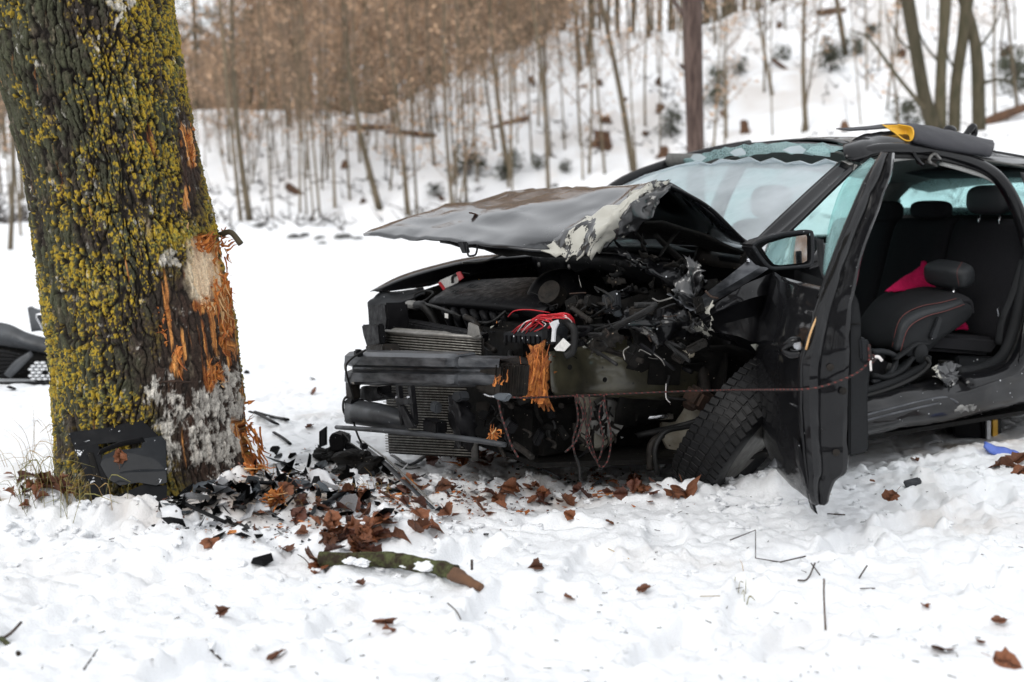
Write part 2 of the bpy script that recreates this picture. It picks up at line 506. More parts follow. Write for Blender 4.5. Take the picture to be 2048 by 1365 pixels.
M['label_white'] = mat('printed_label', (0.78, 0.77, 0.74), (0.6, 0.6, 0.58), 0.6, scale=80)
M['blue'] = mat('blue_nitrile', (0.12, 0.2, 0.62), (0.09, 0.15, 0.5), 0.45, scale=20)
M['wood'] = mat('raw_splintered_wood', (0.74, 0.27, 0.055), (0.30, 0.075, 0.018), 0.75, scale=16, stretch=(6, 6, 0.6), bump=1.0, bscale=40, contrast=(.4, .6), r2=0.8, obj_var=0.25)
M['wood_pale'] = mat('pale_sapwood', (0.74, 0.50, 0.26), (0.56, 0.28, 0.09), 0.7, scale=20, stretch=(3, 3, 0.6), bump=0.4, bscale=60, obj_var=0.12)
M['leaf'] = mat('dead_leaf', (0.24, 0.082, 0.028), (0.09, 0.030, 0.014), 0.4, scale=22, bump=0.4, bscale=50, r2=0.6, obj_var=0.45)
M['leaf_dark'] = mat('wet_dark_leaf', (0.13, 0.042, 0.022), (0.055, 0.019, 0.012), 0.3, scale=22, bump=0.4, bscale=50, r2=0.5, obj_var=0.4)
M['twig'] = mat('dark_twig', (0.07, 0.052, 0.042), (0.035, 0.026, 0.022), 0.8, scale=40, bump=0.4, bscale=80, obj_var=0.3)
M['straw'] = mat('dry_grass', (0.42, 0.29, 0.12), (0.28, 0.17, 0.06), 0.7, scale=20, obj_var=0.3)
M['grass'] = mat('winter_grass', (0.16, 0.17, 0.05), (0.28, 0.22, 0.08), 0.7, scale=10, obj_var=0.3)
M['trunk'] = mat('pale_forest_bark', (0.185, 0.145, 0.095), (0.085, 0.07, 0.046), 0.9, scale=3, stretch=(3, 3, 0.7), bump=0.6, bscale=18, obj_var=0.28)
M['trunk_dark'] = mat('mossy_dark_bark', (0.085, 0.068, 0.042), (0.045, 0.042, 0.022), 0.9, scale=3, stretch=(3, 3, 0.7), bump=0.7, bscale=18, obj_var=0.25)
M['pine'] = mat('red_brown_pine_bark', (0.12, 0.080, 0.066), (0.036, 0.022, 0.018), 0.85, scale=6, stretch=(4, 4, 0.5), bump=0.8, bscale=20)
M['beech'] = mat('withered_beech_leaves', (0.56, 0.38, 0.245), (0.37, 0.245, 0.16), 0.8, scale=1.5, obj_var=0.25, spec=0.2)
M['needles'] = mat('conifer_needles', (0.05, 0.056, 0.036), (0.10, 0.10, 0.075), 0.8, scale=4, obj_var=0.3, spec=0.2)
M['twigs'] = mat('bare_twig_haze', (0.27, 0.20, 0.145), (0.16, 0.115, 0.085), 0.9, scale=2, obj_var=0.25, spec=0.2)
M['stump'] = mat('rotten_stump', (0.15, 0.075, 0.038), (0.07, 0.04, 0.026), 0.9, scale=8, bump=1.0, bscale=20, obj_var=0.4)
M['stone'] = mat('wet_grey_stone', (0.06, 0.06, 0.058), (0.12, 0.12, 0.115), 0.7, scale=8, bump=0.8, bscale=20, obj_var=0.3)
M['ws'] = glass_mat('windscreen_glass', (0.90, 0.95, 0.96), 0.50, 7.0, crack=0.008, haze_n=2.5, haze_c=(0.80, 0.84, 0.87))  # milky haze also fills in for part of the sky's reflection
M['shatter'] = glass_mat('shattered_glass', (0.70, 0.88, 0.87), 0.30, 75.0, crack=0.09, haze_c=(0.72, 0.84, 0.85))
M['hatch'] = glass_mat('crazed_hatch_glass', (0.55, 0.88, 0.87), 0.30, 70.0, crack=0.07, haze_c=(0.42, 0.74, 0.74), haze_n=5)
M['sideglass'] = glass_mat('tinted_side_glass', (0.76, 0.91, 0.90), 0.20, 40.0, crack=0.0, haze_c=(0.6, 0.8, 0.8))
M['mirror'] = mat('mirror_glass', (0.8, 0.82, 0.83), (0.75, 0.78, 0.8), 0.02, 1.0, scale=10, r2=0.05, speck=0.12, sscale=160, speck_c=(0.3, 0.32, 0.34))
M['bumper'] = mat('scraped_bumper_plastic', (0.05, 0.055, 0.062), (0.025, 0.027, 0.03), 0.4, scale=10, r2=0.6, speck=0.1, sscale=50)

# two-strand look for the guard rope: dark cord with red flecks wound round it
def rope_mat():
    m = mat('black_red_cord', (0.022, 0.016, 0.015), None, 0.85, scale=100)
    N, LK = m.node_tree.nodes, m.node_tree.links
    p = N['Principled BSDF']
    a = N.new('ShaderNodeVertexColor'); a.layer_name = 'Col'
    LK.new(a.outputs['Color'], p.inputs['Base Color'])
    return m
M['rope'] = rope_mat()

# torn paint: black lacquer flaked off over pale primer in patches with hard edges
def flake_mat(name, paint, under, scale, lo, hi, coat=1.0):
    m = mat(name, paint, None, 0.35 if coat > .5 else .6, coat=0.5, scale=scale, spec=.5 if coat > .5 else .15)
    N, LK = m.node_tree.nodes, m.node_tree.links
    p = N['Principled BSDF']
    tc = N.new('ShaderNodeTexCoord')
    nz = N.new('ShaderNodeTexNoise'); nz.inputs['Scale'].default_value = scale; nz.inputs['Detail'].default_value = 12; nz.inputs['Roughness'].default_value = 0.68
    nz.inputs['Distortion'].default_value = 0.6
    LK.new(tc.outputs['Object'], nz.inputs['Vector'])
    r = N.new('ShaderNodeMapRange'); r.inputs['From Min'].default_value, r.inputs['From Max'].default_value = lo, hi
    LK.new(nz.outputs['Fac'], r.inputs['Value'])
    mx = N.new('ShaderNodeMix'); mx.data_type = 'RGBA'
    mx.inputs['A'].default_value = (*paint, 1); mx.inputs['B'].default_value = (*under, 1)
    LK.new(r.outputs[0], mx.inputs['Factor']); LK.new(mx.outputs['Result'], p.inputs['Base Color'])
    iv = N.new('ShaderNodeMath'); iv.operation = 'MULTIPLY_ADD'; iv.inputs[1].default_value = -coat; iv.inputs[2].default_value = coat
    LK.new(r.outputs[0], iv.inputs[0]); LK.new(iv.outputs[0], p.inputs['Coat Weight'])
    return m
M['flake'] = flake_mat('flaked_paint', (0.010, 0.010, 0.012), (0.46, 0.45, 0.40), 5.5, 0.475, 0.485)
M['flake2'] = flake_mat('half_flaked_paint', (0.010, 0.010, 0.011), (0.34, 0.33, 0.30), 17.0, 0.60, 0.63)

M['mossy'] = mat('mossy_branch', (0.085, 0.095, 0.04), (0.035, 0.026, 0.018), 0.9, scale=26, bump=1.0, bscale=70, spec=.2, contrast=(.42, .6))
M['panel'] = flake_mat('snow_flecked_panel', (0.007, 0.0075, 0.009), (0.70, 0.72, 0.75), 24.0, 0.64, 0.66, 0.0)
M['panel2'] = flake_mat('slate_flecked_panel', (0.012, 0.014, 0.017), (0.70, 0.72, 0.75), 30.0, 0.65, 0.67, 0.1)

def snow_mat():
    m = bpy.data.materials.new('wet_snow'); m.use_nodes = True
    N, LK = m.node_tree.nodes, m.node_tree.links
    p = N['Principled BSDF']
    p.inputs['Roughness'].default_value = 0.62
    p.inputs['Specular IOR Level'].default_value = 0.3
    tc = N.new('ShaderNodeTexCoord')
    def nz(scale, det, lo, hi, rough=0.6):
        n = N.new('ShaderNodeTexNoise'); n.inputs['Scale'].default_value = scale; n.inputs['Detail'].default_value = det; n.inputs['Roughness'].default_value = rough
        LK.new(tc.outputs['Object'], n.inputs['Vector'])
        r = N.new('ShaderNodeMapRange'); r.inputs['From Min'].default_value, r.inputs['From Max'].default_value = lo, hi
        LK.new(n.outputs['Fac'], r.inputs['Value'])
        return n, r.outputs[0]
    _, stain = nz(1.7, 8, 0.56, 0.80)
    _, fleck = nz(38, 3, 0.74, 0.78, 0.5)
    _, patch = nz(0.9, 3, 0.45, 0.65)
    a = N.new('ShaderNodeVertexColor'); a.layer_name = 'Col'
    mx = N.new('ShaderNodeMix'); mx.data_type = 'RGBA'
    mx.inputs['B'].default_value = (0.60, 0.52, 0.44, 1)
    f1 = N.new('ShaderNodeMath'); f1.operation = 'MULTIPLY'; f1.inputs[1].default_value = 0.5
    LK.new(stain, f1.inputs[0]); LK.new(f1.outputs[0], mx.inputs['Factor'])
    LK.new(a.outputs['Color'], mx.inputs['A'])
    m2 = N.new('ShaderNodeMix'); m2.data_type = 'RGBA'
    m2.inputs['B'].default_value = (0.10, 0.075, 0.055, 1)
    f2 = N.new('ShaderNodeMath'); f2.operation = 'MULTIPLY'
    LK.new(fleck, f2.inputs[0]); LK.new(patch, f2.inputs[1])
    LK.new(f2.outputs[0], m2.inputs['Factor']); LK.new(mx.outputs['Result'], m2.inputs['A'])
    LK.new(m2.outputs['Result'], p.inputs['Base Color'])
    n1, _ = nz(140, 6, 0, 1)
    bp = N.new('ShaderNodeBump'); bp.inputs['Strength'].default_value = 0.5; bp.inputs['Distance'].default_value = 0.008
    LK.new(n1.outputs['Fac'], bp.inputs['Height']); LK.new(bp.outputs[0], p.inputs['Normal'])
    return m
M['snow'] = snow_mat()
SNOW_C = np.array([0.87, 0.885, 0.905])

# ------------------------------------------------------------------ the ground
SKX = np.array([-400, 0, 400, 700, 760, 900, 1010, 1100, 1250, 1400, 1550, 1700, 2048, 2600])
SKY_ = np.array([170, 170, 172, 178, 172, 240, 290, 325, 338, 342, 405, 460, 590, 640])
MOUNDS = []                              # (x, y, radius x, radius y, height)
for (px, py, rx, ry, h) in [(1545, 975, .16, .12, .09), (1565, 935, .12, .13, .10), (600, 965, .36, .2, .06), (710, 1075, .2, .12, .05), (150, 1055, .45, .13, .07), (330, 1090, .35, .15, .04), (800, 1060, .16, .12, .06), (1080, 960, .3, .12, .05), (1350, 985, .2, .1, .06), (1850, 950, .35, .12, .03), (1270, 930, .2, .1, .03), (60, 1030, .3, .2, .05)]:
    q = Zp(px, py, 0.03); MOUNDS.append((q.x, q.y, rx, ry, h))
MOUNDS += [(-1.02, 3.76, .26, .13, .115), (-.82, 3.92, .24, .16, .09), (-1.45, 3.70, .2, .1, .03)]
PITS = []
for (px, py, rx, ry, h) in [(1000, 935, .5, .14, .03), (1450, 1230, .25, .12, .04), (1100, 1290, .3, .12, .04)]:
    q = Zp(px, py, 0.0); PITS.append((q.x, q.y, rx, ry, h))

_fr = random.Random(99)
STEPS = []                               # boot prints: x, y, heading, depth
for (px, py, hd) in [(200, 1180, .4), (330, 1140, .2), (560, 1200, .5), (800, 1290, .3), (1000, 1200, 1.2), (1180, 1130, 1.3), (1330, 1080, 1.4), (1500, 1210, .9), (1700, 1100, 1.0), (1820, 1060, 1.1), (1900, 1150, .8), (1980, 1000, .6), (1750, 930, 1.2), (1860, 925, .5), (1960, 950, .3), (1600, 1280, .4), (1350, 1270, 1.0), (420, 1300, .8), (90, 1250, 1.2), (1780, 1250, .2), (2000, 1180, 1.4), (940, 1110, .6), (700, 1230, 1.1), (1120, 1050, .2), (1850, 1010, .9), (1940, 1060, 1.3), (560, 790, 1.2), (600, 840, .6), (560, 730, .2)]:
    q = Zp(px, py, 0); STEPS.append((q.x, q.y, hd + _fr.uniform(-.4, .4), _fr.uniform(.02, .045)))

def hz(X, Y, fine=True):
    X, Y = np.asarray(X, float), np.asarray(Y, float)
    z = 0.0115 * np.clip(Y - 9, 0, 26) + 0.05 * ss(25, 34, Y) * fbm(X * .3, Y * .3, s=4)
    Ys = np.maximum(Y, 12)
    px = 1024 + FPX * X / Ys
    Sv = np.interp(px, SKX, SKY_)
    base = 33.0 + 5.0 * ss(200, -400, px) - 3.0 * ss(900, 1900, px) + 1.5 * noise(X * .12, Y * 0 + 3, s=8)
    t = 0.5
    w = (base * Sv / FPX + 0.75) / (t - Sv / FPX)
    d = Y - base
    hill = np.where(d < w, t * (np.sqrt(d * d + 2.0) + d) / 2, t * w + 0.0 * d)
    hill = np.where(d > w, t * w + 0.6 * (1 - np.exp(-(d - w) * t / 0.6)), hill) * ss(14, 24, Y)
    hill = np.where(Y > 5, hill, 0)
    z = z + hill
    rgh = ss(30, 40, Y)
    z = z + rgh * (0.35 * fbm(X * .35, Y * .35, s=21, o=3) + 0.12 * np.abs(noise(X * 1.4, Y * 1.4, s=31)))
    # snow bank at the foot of the slope
    z = z + 0.5 * np.exp(-((Y - base + 2.0) / 1.6) ** 2) * np.clip(fbm(X * .5, Y * .5, s=15, o=3) * 1.5 + .25, 0, 1) * ss(15, 25, Y)
    near = ss(16, 8, np.hypot(X, Y - 3.5))
    if fine:
        big = 0.035 * fbm(X * 1.1, Y * 1.1, s=40, o=3)
        calm = 0.55 + 0.45 * ss(-0.35, 0.25, fbm(X * 0.9 + 5, Y * 0.9, s=44, o=2))
        tree_near = np.exp(-((X + 1.0) / 1.5) ** 2 - ((Y - 3.9) / 0.9) ** 2)
        calm = np.clip(calm + 0.3 * tree_near, 0, 1.2)
        w1, w2 = 0.03 * noise(X * 9, Y * 9, s=90), 0.03 * noise(X * 9, Y * 9, s=91)
        c1, v1 = cell((X + w1) * 7.5, (Y + w2) * 7.5, 50)
        c2, v2 = cell((X + w1) * 19, (Y + w2) * 19, 60)
        c3, v3 = cell((X + w2) * 42, (Y + w1) * 42, 70)
        l1 = np.sqrt(np.clip(1 - (c1 / .8) ** 2, 0, 1)) * (0.2 + v1)
        l2 = np.sqrt(np.clip(1 - (c2 / .75) ** 2, 0, 1)) * (0.15 + v2)
        l3 = np.sqrt(np.clip(1 - (c3 / .8) ** 2, 0, 1)) * (0.2 + v3)
        z = z + near * (big + calm * (0.018 * l1 + 0.011 * l2 + 0.008 * l3 + 0.010 * fbm(X * 30, Y * 30, s=46, o=4, g=.6)) - 0.02)
        z = z + (1 - near) * 0.012 * fbm(X * 2, Y * 2, s=41) * ss(40, 10, Y)
        for (mx, my, rx, ry, h) in MOUNDS:
            g = np.exp(-((X - mx) / rx) ** 2 - ((Y - my) / ry) ** 2)
            z = z + h * g * (0.7 + 0.5 * l1 + 0.25 * l2)
        for (mx, my, rx, ry, h) in PITS:
            z = z - h * np.exp(-((X - mx) / rx) ** 2 - ((Y - my) / ry) ** 2)
        for (mx, my, hd, h) in STEPS:
            a, b = (X - mx) * math.cos(hd) + (Y - my) * math.sin(hd), -(X - mx) * math.sin(hd) + (Y - my) * math.cos(hd)
            q = np.maximum(np.abs(a) / .16, np.abs(b) / (.055 + .012 * np.cos(a * 14))) + .25 * w1 / .03 * .6
            z = z - h * ss(1.15, .75, q) + h * .35 * np.exp(-((q - 1.35) / .3) ** 2) * (.4 + l2)
        # under the car the snow is pressed down
        cl = ((X - CAR_O.x) * CO + (Y - CAR_O.y) * SI, -(X - CAR_O.x) * SI + (Y - CAR_O.y) * CO)
        under = ss(-0.75, -0.45, cl[0]) * ss(3.6, 3.2, cl[0]) * ss(0.85, 0.6, np.abs(cl[1]))
        z = z - 0.05 * under
    return z

def h1(x, y):
    return float(hz(np.array([x]), np.array([y]), y < 20)[0])

def G(px, py, lift=0.0):                 # where the view ray through a pixel meets the snow
    r = ray(px, py)
    t0 = min(60.0, (0.05 - CAMH) / r.z * r.y) if r.z < -1e-4 else 60.0
    ts = np.linspace(max(1.6, t0 * .86), t0 * 1.12, 70) if t0 < 9 else np.concatenate([np.linspace(8, 30, 40), np.linspace(30.2, 62, 160)])
    X, Y, Z = ts * r.x / r.y, ts, CAMH + ts * r.z / r.y
    f = Z - hz_built(X, Y)
    k = max(int(np.argmax(f <= 0)) if (f <= 0).any() else len(ts) - 1, 1)
    a = f[k - 1] / (f[k - 1] - f[k] + 1e-9)
    t = ts[k - 1] + (ts[k] - ts[k - 1]) * min(max(a, 0), 1)
    x = t * r.x / r.y
    return Vector((x, t, h1(x, t) + lift))

def grow(a, b, n):
    k = np.linspace(0, 1, n + 1)[1:]
    return a + (b - a) * k ** 3.2
xs = np.concatenate([grow(-2.9, -170, 80)[::-1], np.arange(-2.9, 3.3, 0.0125), grow(3.3, 170, 80)])
ys = np.concatenate([grow(2.1, -60, 24)[::-1], np.arange(2.1, 6.3, 0.0125), 6.3 + (np.linspace(0, 1, 190)[1:] ** 1.9) * 38, np.linspace(44.8, 190, 60)])
XX, YY = np.meshgrid(xs, ys)
ZZ = hz(XX, YY)
gme = mesh('snow_field', np.stack([XX, YY, ZZ], -1).reshape(-1, 3), grid_faces(len(ys), len(xs)))
# grit and sawdust trodden into the snow around the crash
dirt = np.zeros(XX.shape)
for (px, py, rx, ry, k) in [(430, 1010, .55, .2, .6), (640, 960, .45, .28, .55), (1000, 930, .55, .12, .5), (720, 1070, .25, .1, .5), (1250, 960, .4, .1, .35), (1950, 880, .5, .35, .5), (1480, 1260, .3, .1, .15), (2000, 1040, .4, .25, .3), (100, 1150, .5, .2, .12), (50, 990, .3, .15, .6)]:
    q = Zp(px, py, 0)
    dirt = np.maximum(dirt, k * np.exp(-((XX - q.x) / rx) ** 2 - ((YY - q.y) / ry) ** 2))
for (x_, y_, rx, ry, k) in [(-1.0, 3.74, .34, .16, 1.0), (-.78, 3.92, .34, .2, .9), (-.5, 4.0, .3, .2, .6), (-1.75, 4.05, .2, .2, .8), (.2, 4.15, .8, .12, .5)]:
    dirt = np.maximum(dirt, k * np.exp(-((XX - x_) / rx) ** 2 - ((YY - y_) / ry) ** 2))
dn = fbm(XX * 9, YY * 9, s=77, o=4)
dirt = np.clip(dirt * (0.55 + 1.6 * dn), 0, 0.85)
litter = ss(33, 42, YY) * ss(0.05, 0.3, fbm(XX * .8, YY * .8, s=99, o=4)) * 0.35
col = SNOW_C[None, None] * (1 - np.maximum(dirt, litter))[..., None] + np.array([0.36, 0.27, 0.19]) * np.maximum(dirt, litter)[..., None]
set_col(gme, col.reshape(-1, 3))
link('snow_field', gme, M['snow'], kind='structure', label='trampled white snow covering the field and the slope')
def h1(x, y):                            # height of the built snow surface
    i = min(max(int(np.searchsorted(xs, x)) - 1, 0), len(xs) - 2); j = min(max(int(np.searchsorted(ys, y)) - 1, 0), len(ys) - 2)
    a, b = (x - xs[i]) / (xs[i + 1] - xs[i]), (y - ys[j]) / (ys[j + 1] - ys[j])
    return float((ZZ[j, i] * (1 - a) + ZZ[j, i + 1] * a) * (1 - b) + (ZZ[j + 1, i] * (1 - a) + ZZ[j + 1, i + 1] * a) * b)

def hz_built(X, Y):
    i = np.clip(np.searchsorted(xs, X) - 1, 0, len(xs) - 2); j = np.clip(np.searchsorted(ys, Y) - 1, 0, len(ys) - 2)
    a, b = (X - xs[i]) / (xs[i + 1] - xs[i]), (Y - ys[j]) / (ys[j + 1] - ys[j])
    return (ZZ[j, i] * (1 - a) + ZZ[j, i + 1] * a) * (1 - b) + (ZZ[j + 1, i] * (1 - a) + ZZ[j + 1, i + 1] * a) * b
# ------------------------------------------------------------------ the wood on the slope
def trunk_pts(h, lean, bend, rs, k=7):
    p = np.zeros((k, 3)); a = rs.uniform(0, 6.28)
    t = np.linspace(0, 1, k)
    p[:, 2] = t * h
    p[:, 0] = lean[0] * t * h + bend * np.sin(t * rs.uniform(2, 5) + a) * h * .02
    p[:, 1] = lean[1] * t * h + bend * np.cos(t * rs.uniform(2, 5) + a) * h * .02
    p[:, :2] -= p[0, :2]
    return p

def quads(centers, size, rs, asp=0.6):
    n = len(centers)
    a = rs.normal(size=(n, 3)); a /= np.linalg.norm(a, axis=1, keepdims=True)
    b = np.cross(a, rs.normal(size=(n, 3))); b /= np.linalg.norm(b, axis=1, keepdims=True) + 1e-9
    s = (size * rs.uniform(.6, 1.4, n))[:, None]
    V = np.stack([centers - a * s - b * s * asp * .3, centers + b * s * asp - a * s * .2, centers + a * s, centers - b * s * asp + a * s * .2], 1).reshape(-1, 3)
    return V, (np.arange(n)[:, None] * 4 + np.arange(4)[None]).astype(int)

class Acc:
    def __init__(s): s.V, s.F, s.n = [], [], 0
    def add(s, V, Fs):
        V = np.asarray(V, float)
        s.V.append(V)
        s.F += [tuple(int(i) + s.n for i in f) for f in (Fs.tolist() if isinstance(Fs, np.ndarray) else Fs)]
        s.n += len(V)
    def mesh(s, name, smooth=True):
        return mesh(name, np.concatenate(s.V), s.F, smooth)

def tree_proto(kind, seed):
    rs = np.random.default_rng(seed)
    tr, cw, lf = Acc(), Acc(), Acc()
    h = rs.uniform(11, 15)
    r = {'sapling': .055, 'beech': .11, 'conifer': .14, 'old': .17, 'whip': .03}[kind] * rs.uniform(.8, 1.2)
    if kind == 'whip': h = rs.uniform(4, 7)
    P = trunk_pts(h, (rs.normal(0, .02), rs.normal(0, .02)), rs.uniform(.4, 1.3), rs)
    V, Fs = tube_mesh('t', P, [r * 1.35, r, r * .85, r * .7, r * .5, r * .3, r * .1], 8, 4)
    tr.add(V, Fs)
    at = lambda t: np.array([np.interp(t, np.linspace(0, 1, len(P)), P[:, i]) for i in range(3)])
    nb = {'sapling': 24, 'beech': 26, 'conifer': 46, 'old': 22, 'whip': 14}[kind]
    lo = {'sapling': .2, 'beech': .16, 'conifer': .25, 'old': .12, 'whip': .15}[kind]
    tips = []
    for i in range(nb):
        t = rs.uniform(lo, .97)
        o = at(t); a = rs.uniform(0, 6.283)
        ln = (1 - t) * h * rs.uniform(.16, .34) + .35
        up = {'conifer': rs.uniform(-.35, .1), 'old': rs.uniform(.0, .8)}.get(kind, rs.uniform(.45, 1.2))
        if kind == 'conifer': ln *= .55
        d = np.array([math.cos(a), math.sin(a), up]); d /= np.linalg.norm(d)
        q = [o, o + d * ln * .5 + rs.normal(0, .06, 3), o + d * ln + np.array([0, 0, ln * .12 * (1 if kind != 'conifer' else -1)])]
        V, Fs = tube_mesh('b', q, [r * .32 * (1 - t * .6) + .004, r * .18 * (1 - t * .6) + .003, .003], 5, 2)
        cw.add(V, Fs)
        for k in range(8 if kind != 'whip' else 4):
            s = rs.uniform(.3, 1); b = (1 - s) * q[0] + s * q[2]
            e = b + rs.normal(0, 1, 3) * ln * .22 + np.array([0, 0, ln * .08])
            V, Fs = tube_mesh('b', [b, (b + e) / 2 + rs.normal(0, .03, 3), e], [.007, .005, .002], 3, 1)
            cw.add(V, Fs)
            tips.append((b, e))
    tips_b = np.array([b for b, e in tips]); tips_e = np.array([e for b, e in tips])
    nl = {'sapling': 420, 'beech': 3600, 'conifer': 3000, 'old': 500, 'whip': 160}[kind]
    idx = rs.integers(0, len(tips), nl); s = rs.uniform(.2, 1.1, nl)[:, None]
    c = tips_b[idx] * (1 - s) + tips_e[idx] * s + rs.normal(0, .10 if kind != 'conifer' else .16, (nl, 3))
    V, Fs = quads(c, {'beech': .055, 'conifer': .06}.get(kind, .05), rs)
    lf.add(V, Fs)
    nb_ = len(cw.F)
    cw.add(np.concatenate(lf.V), lf.F)
    me = cw.mesh('crown', False)
    me.materials.append(M['twigs' if kind in ('sapling', 'beech', 'whip') else 'trunk_dark']); me.materials.append(M[LEAF_M[kind]])
    mi = np.zeros(len(me.polygons), int); mi[nb_:] = 1
    me.polygons.foreach_set('material_index', mi)
    return tr.mesh('trunk'), me

TRUNK_M = {'sapling': 'trunk', 'beech': 'trunk', 'conifer': 'trunk_dark', 'old': 'trunk_dark', 'whip': 'trunk'}
LEAF_M = {'sapling': 'beech', 'beech': 'beech', 'conifer': 'needles', 'old': 'beech', 'whip': 'beech'}
NAMES = {'sapling': 'young_tree', 'beech': 'beech_tree', 'conifer': 'conifer_tree', 'old': 'old_tree', 'whip': 'sapling'}

PROTO = {}
for kind, n in (('sapling', 5), ('beech', 4), ('conifer', 3), ('old', 3), ('whip', 3)):
    PROTO[kind] = [tree_proto(kind, 100 + 7 * i + len(kind) * 31) for i in range(n)]
def put_tree(kind, x, y, z, s=1.0, lean=0.0, leany=0.0, label='', group='', v=None, rz=None, thick=1.0):
    T, B = PROTO[kind][random.randrange(len(PROTO[kind])) if v is None else v]
    e = empty(NAMES[kind], (x, y, z - 0.08), label, 'tree', group)
    e.rotation_euler = (-leany, lean, 0)
    a = random.uniform(0, 6.28) if rz is None else rz
    for nm, me, m in (('trunk', T, TRUNK_M[kind]), ('crown', B, 'twigs')):
        o = link(nm, me, M[m], e)
        o.rotation_euler = (0, 0, a)
        o.scale = (s * thick, s * thick, s)
    return e

SLOPE = 'slender bare trees standing on the snowy slope'
SL_LABEL = 'slender pale grey-brown bare trunk rising from the snowy slope'
# trunks that can be told apart in the photograph: base pixel, where they cross y = 0, kind, size
for (bx, by, tx, kind, s, th) in [
        (760, 418, 706, 'sapling', 1.1, 1.9), (500, 442, 482, 'sapling', 1.0, 1.5), (482, 442, 440, 'sapling', 1.0, 1.2), (545, 438, 520, 'sapling', .9, .8),
        (640, 430, 600, 'sapling', 1.0, .8), (835, 432, 800, 'sapling', .95, .8), (905, 416, 862, 'sapling', 1.0, 1.0), (1018, 352, 962, 'sapling', 1.1, 1.5),
        (1097, 378, 1062, 'sapling', 1.0, 1.0), (868, 330, 830, 'sapling', 1.0, 1.0), (990, 300, 950, 'sapling', 1.0, 1.0), (1210, 348, 1168, 'sapling', .9, .9),
        (1268, 342, 1246, 'sapling', 1.15, 1.8), (1160, 142, 1150, 'beech', 1.0, 1.1), (1176, 130, 1180, 'old', 1.0, .6), (1238, 75, 1235, 'conifer', 1, .6),
        (1298, 75, 1296, 'conifer', 1, .8), (1545, 190, 1512, 'sapling', 1.0, 1.2), (1612, 262, 1603, 'sapling', 1.05, 1.5), (1692, 108, 1684, 'sapling', 1.1, 1.9),
        (1722, 250, 1712, 'sapling', .8, .6), (1796, 115, 1795, 'sapling', 1.0, .9), (1990, 235, 1980, 'sapling', 1.0, 1.0), (2035, 215, 2025, 'sapling', 1.0, 1.1),
        (1450, 300, 1432, 'sapling', .9, .6), (1545, 270, 1535, 'sapling', .8, .5), (955, 365, 930, 'sapling', .9, .7), (700, 400, 670, 'sapling', .9, .8),
        (600, 425, 570, 'sapling', .9, .8), (1065, 330, 1040, 'sapling', .9, .7), (1320, 300, 1310, 'sapling', .9, .6), (1130, 300, 1110, 'sapling', .9, .7), (20, 500, 10, 'sapling', .9, .9), (42, 470, 30, 'sapling', .9, .7)]:
    g = G(bx, by)
    top = D(tx, 0, g.y)
    ln_ = math.atan2(top.x - g.x, top.z - g.z)
    put_tree(kind, g.x, g.y, g.z, s, ln_, 0, ('stout ' if th > 1.4 else 'slim ' if th > .75 else 'very thin ') + ('leaning' if abs(ln_) > .06 else 'upright') + ' pale grey-brown bare trunk rising from the snowy slope', SLOPE, thick=th * .8)
# many more thin ones
cnt = 0
while cnt < 95:
    px = random.choice([random.uniform(380, 1100), random.uniform(380, 1500), random.uniform(1100, 2060), random.uniform(-20, 60)])
    y = random.uniform(33, 60)
    x = (px - 1024) / FPX * y
    Sv = np.interp(px, SKX, SKY_); w = (33 * Sv / FPX + .75) / (.5 - Sv / FPX)
    if y > 32 + w + 2:
        continue
    if px > 1300 and random.random() < .35: continue
    cnt += 1
    if random.random() < .45:
        put_tree('whip', x, y, h1(x, y), random.uniform(.7, 1.3), random.gauss(-.03, .05), random.gauss(0, .03), 'thin leafless sapling growing on the snowy slope', 'thin saplings on the snowy slope')
    else:
        put_tree('sapling', x, y, h1(x, y), random.uniform(.75, 1.1), random.gauss(-.03, .03), random.gauss(0, .03), 'whip-thin bare trunk among the others on the snowy slope', SLOPE, thick=random.uniform(.4, .8))
for i in range(90):
    px = random.uniform(380, 1150); Sv = float(np.interp(px, SKX, SKY_)); w = (33 * Sv / FPX + .75) / (.5 - Sv / FPX)
    y = 33 + w + random.uniform(-5, 1); x = (px - 1024) / FPX * y
    put_tree('whip', x, y, h1(x, y), random.uniform(.5, 1.0), random.gauss(-.03, .08), random.gauss(0, .03), 'twiggy brown thicket sapling near the crest of the slope', 'thicket saplings near the crest')
# the wood on top of the slope
for i in range(105):
    px = random.uniform(330, 1110) if i < 78 else random.uniform(-60, 60) if i < 90 else random.uniform(1380, 1600)
    Sv = float(np.interp(px, SKX, SKY_)); w = (33 * Sv / FPX + .75) / (.5 - Sv / FPX)
    y = 33 + w + random.uniform(.5, 22)
    x = (px - 1024) / FPX * y
    far_left = 330 < px < 560
    k = 'beech' if random.random() < .85 and px < 1300 else ('conifer' if px > 1300 and random.random() < .5 else 'sapling')
    s = random.uniform(.75, 1.15) * (.30 if far_left and px < 520 else .5 if far_left else 1.0)
    put_tree(k, x, y, h1(x, y), s, random.gauss(-.02, .03), 0, 'beech with withered brown leaves in the wood above the slope' if k == 'beech' else 'dark conifer in the wood above the slope' if k == 'conifer' else 'slim trunk among the trees above the slope', 'trees of the wood above the slope')
# tall larches standing against the sky
for (px, y, s) in [(402, 52, 1.1), (455, 58, 1.0), (505, 55, 1.05), (1120, 62, .9), (1195, 66, .9), (1330, 58, .9), (1100, 60, .95), (1420, 60, 1), (1500, 62, 1), (560, 60, 1.2)]:
    x = (px - 1024) / FPX * y
    put_tree('conifer', x, y, h1(x, y), s, random.gauss(0, .01), 0, 'tall larch with drooping dark twigs against the white sky', 'larches standing against the sky', thick=.8)
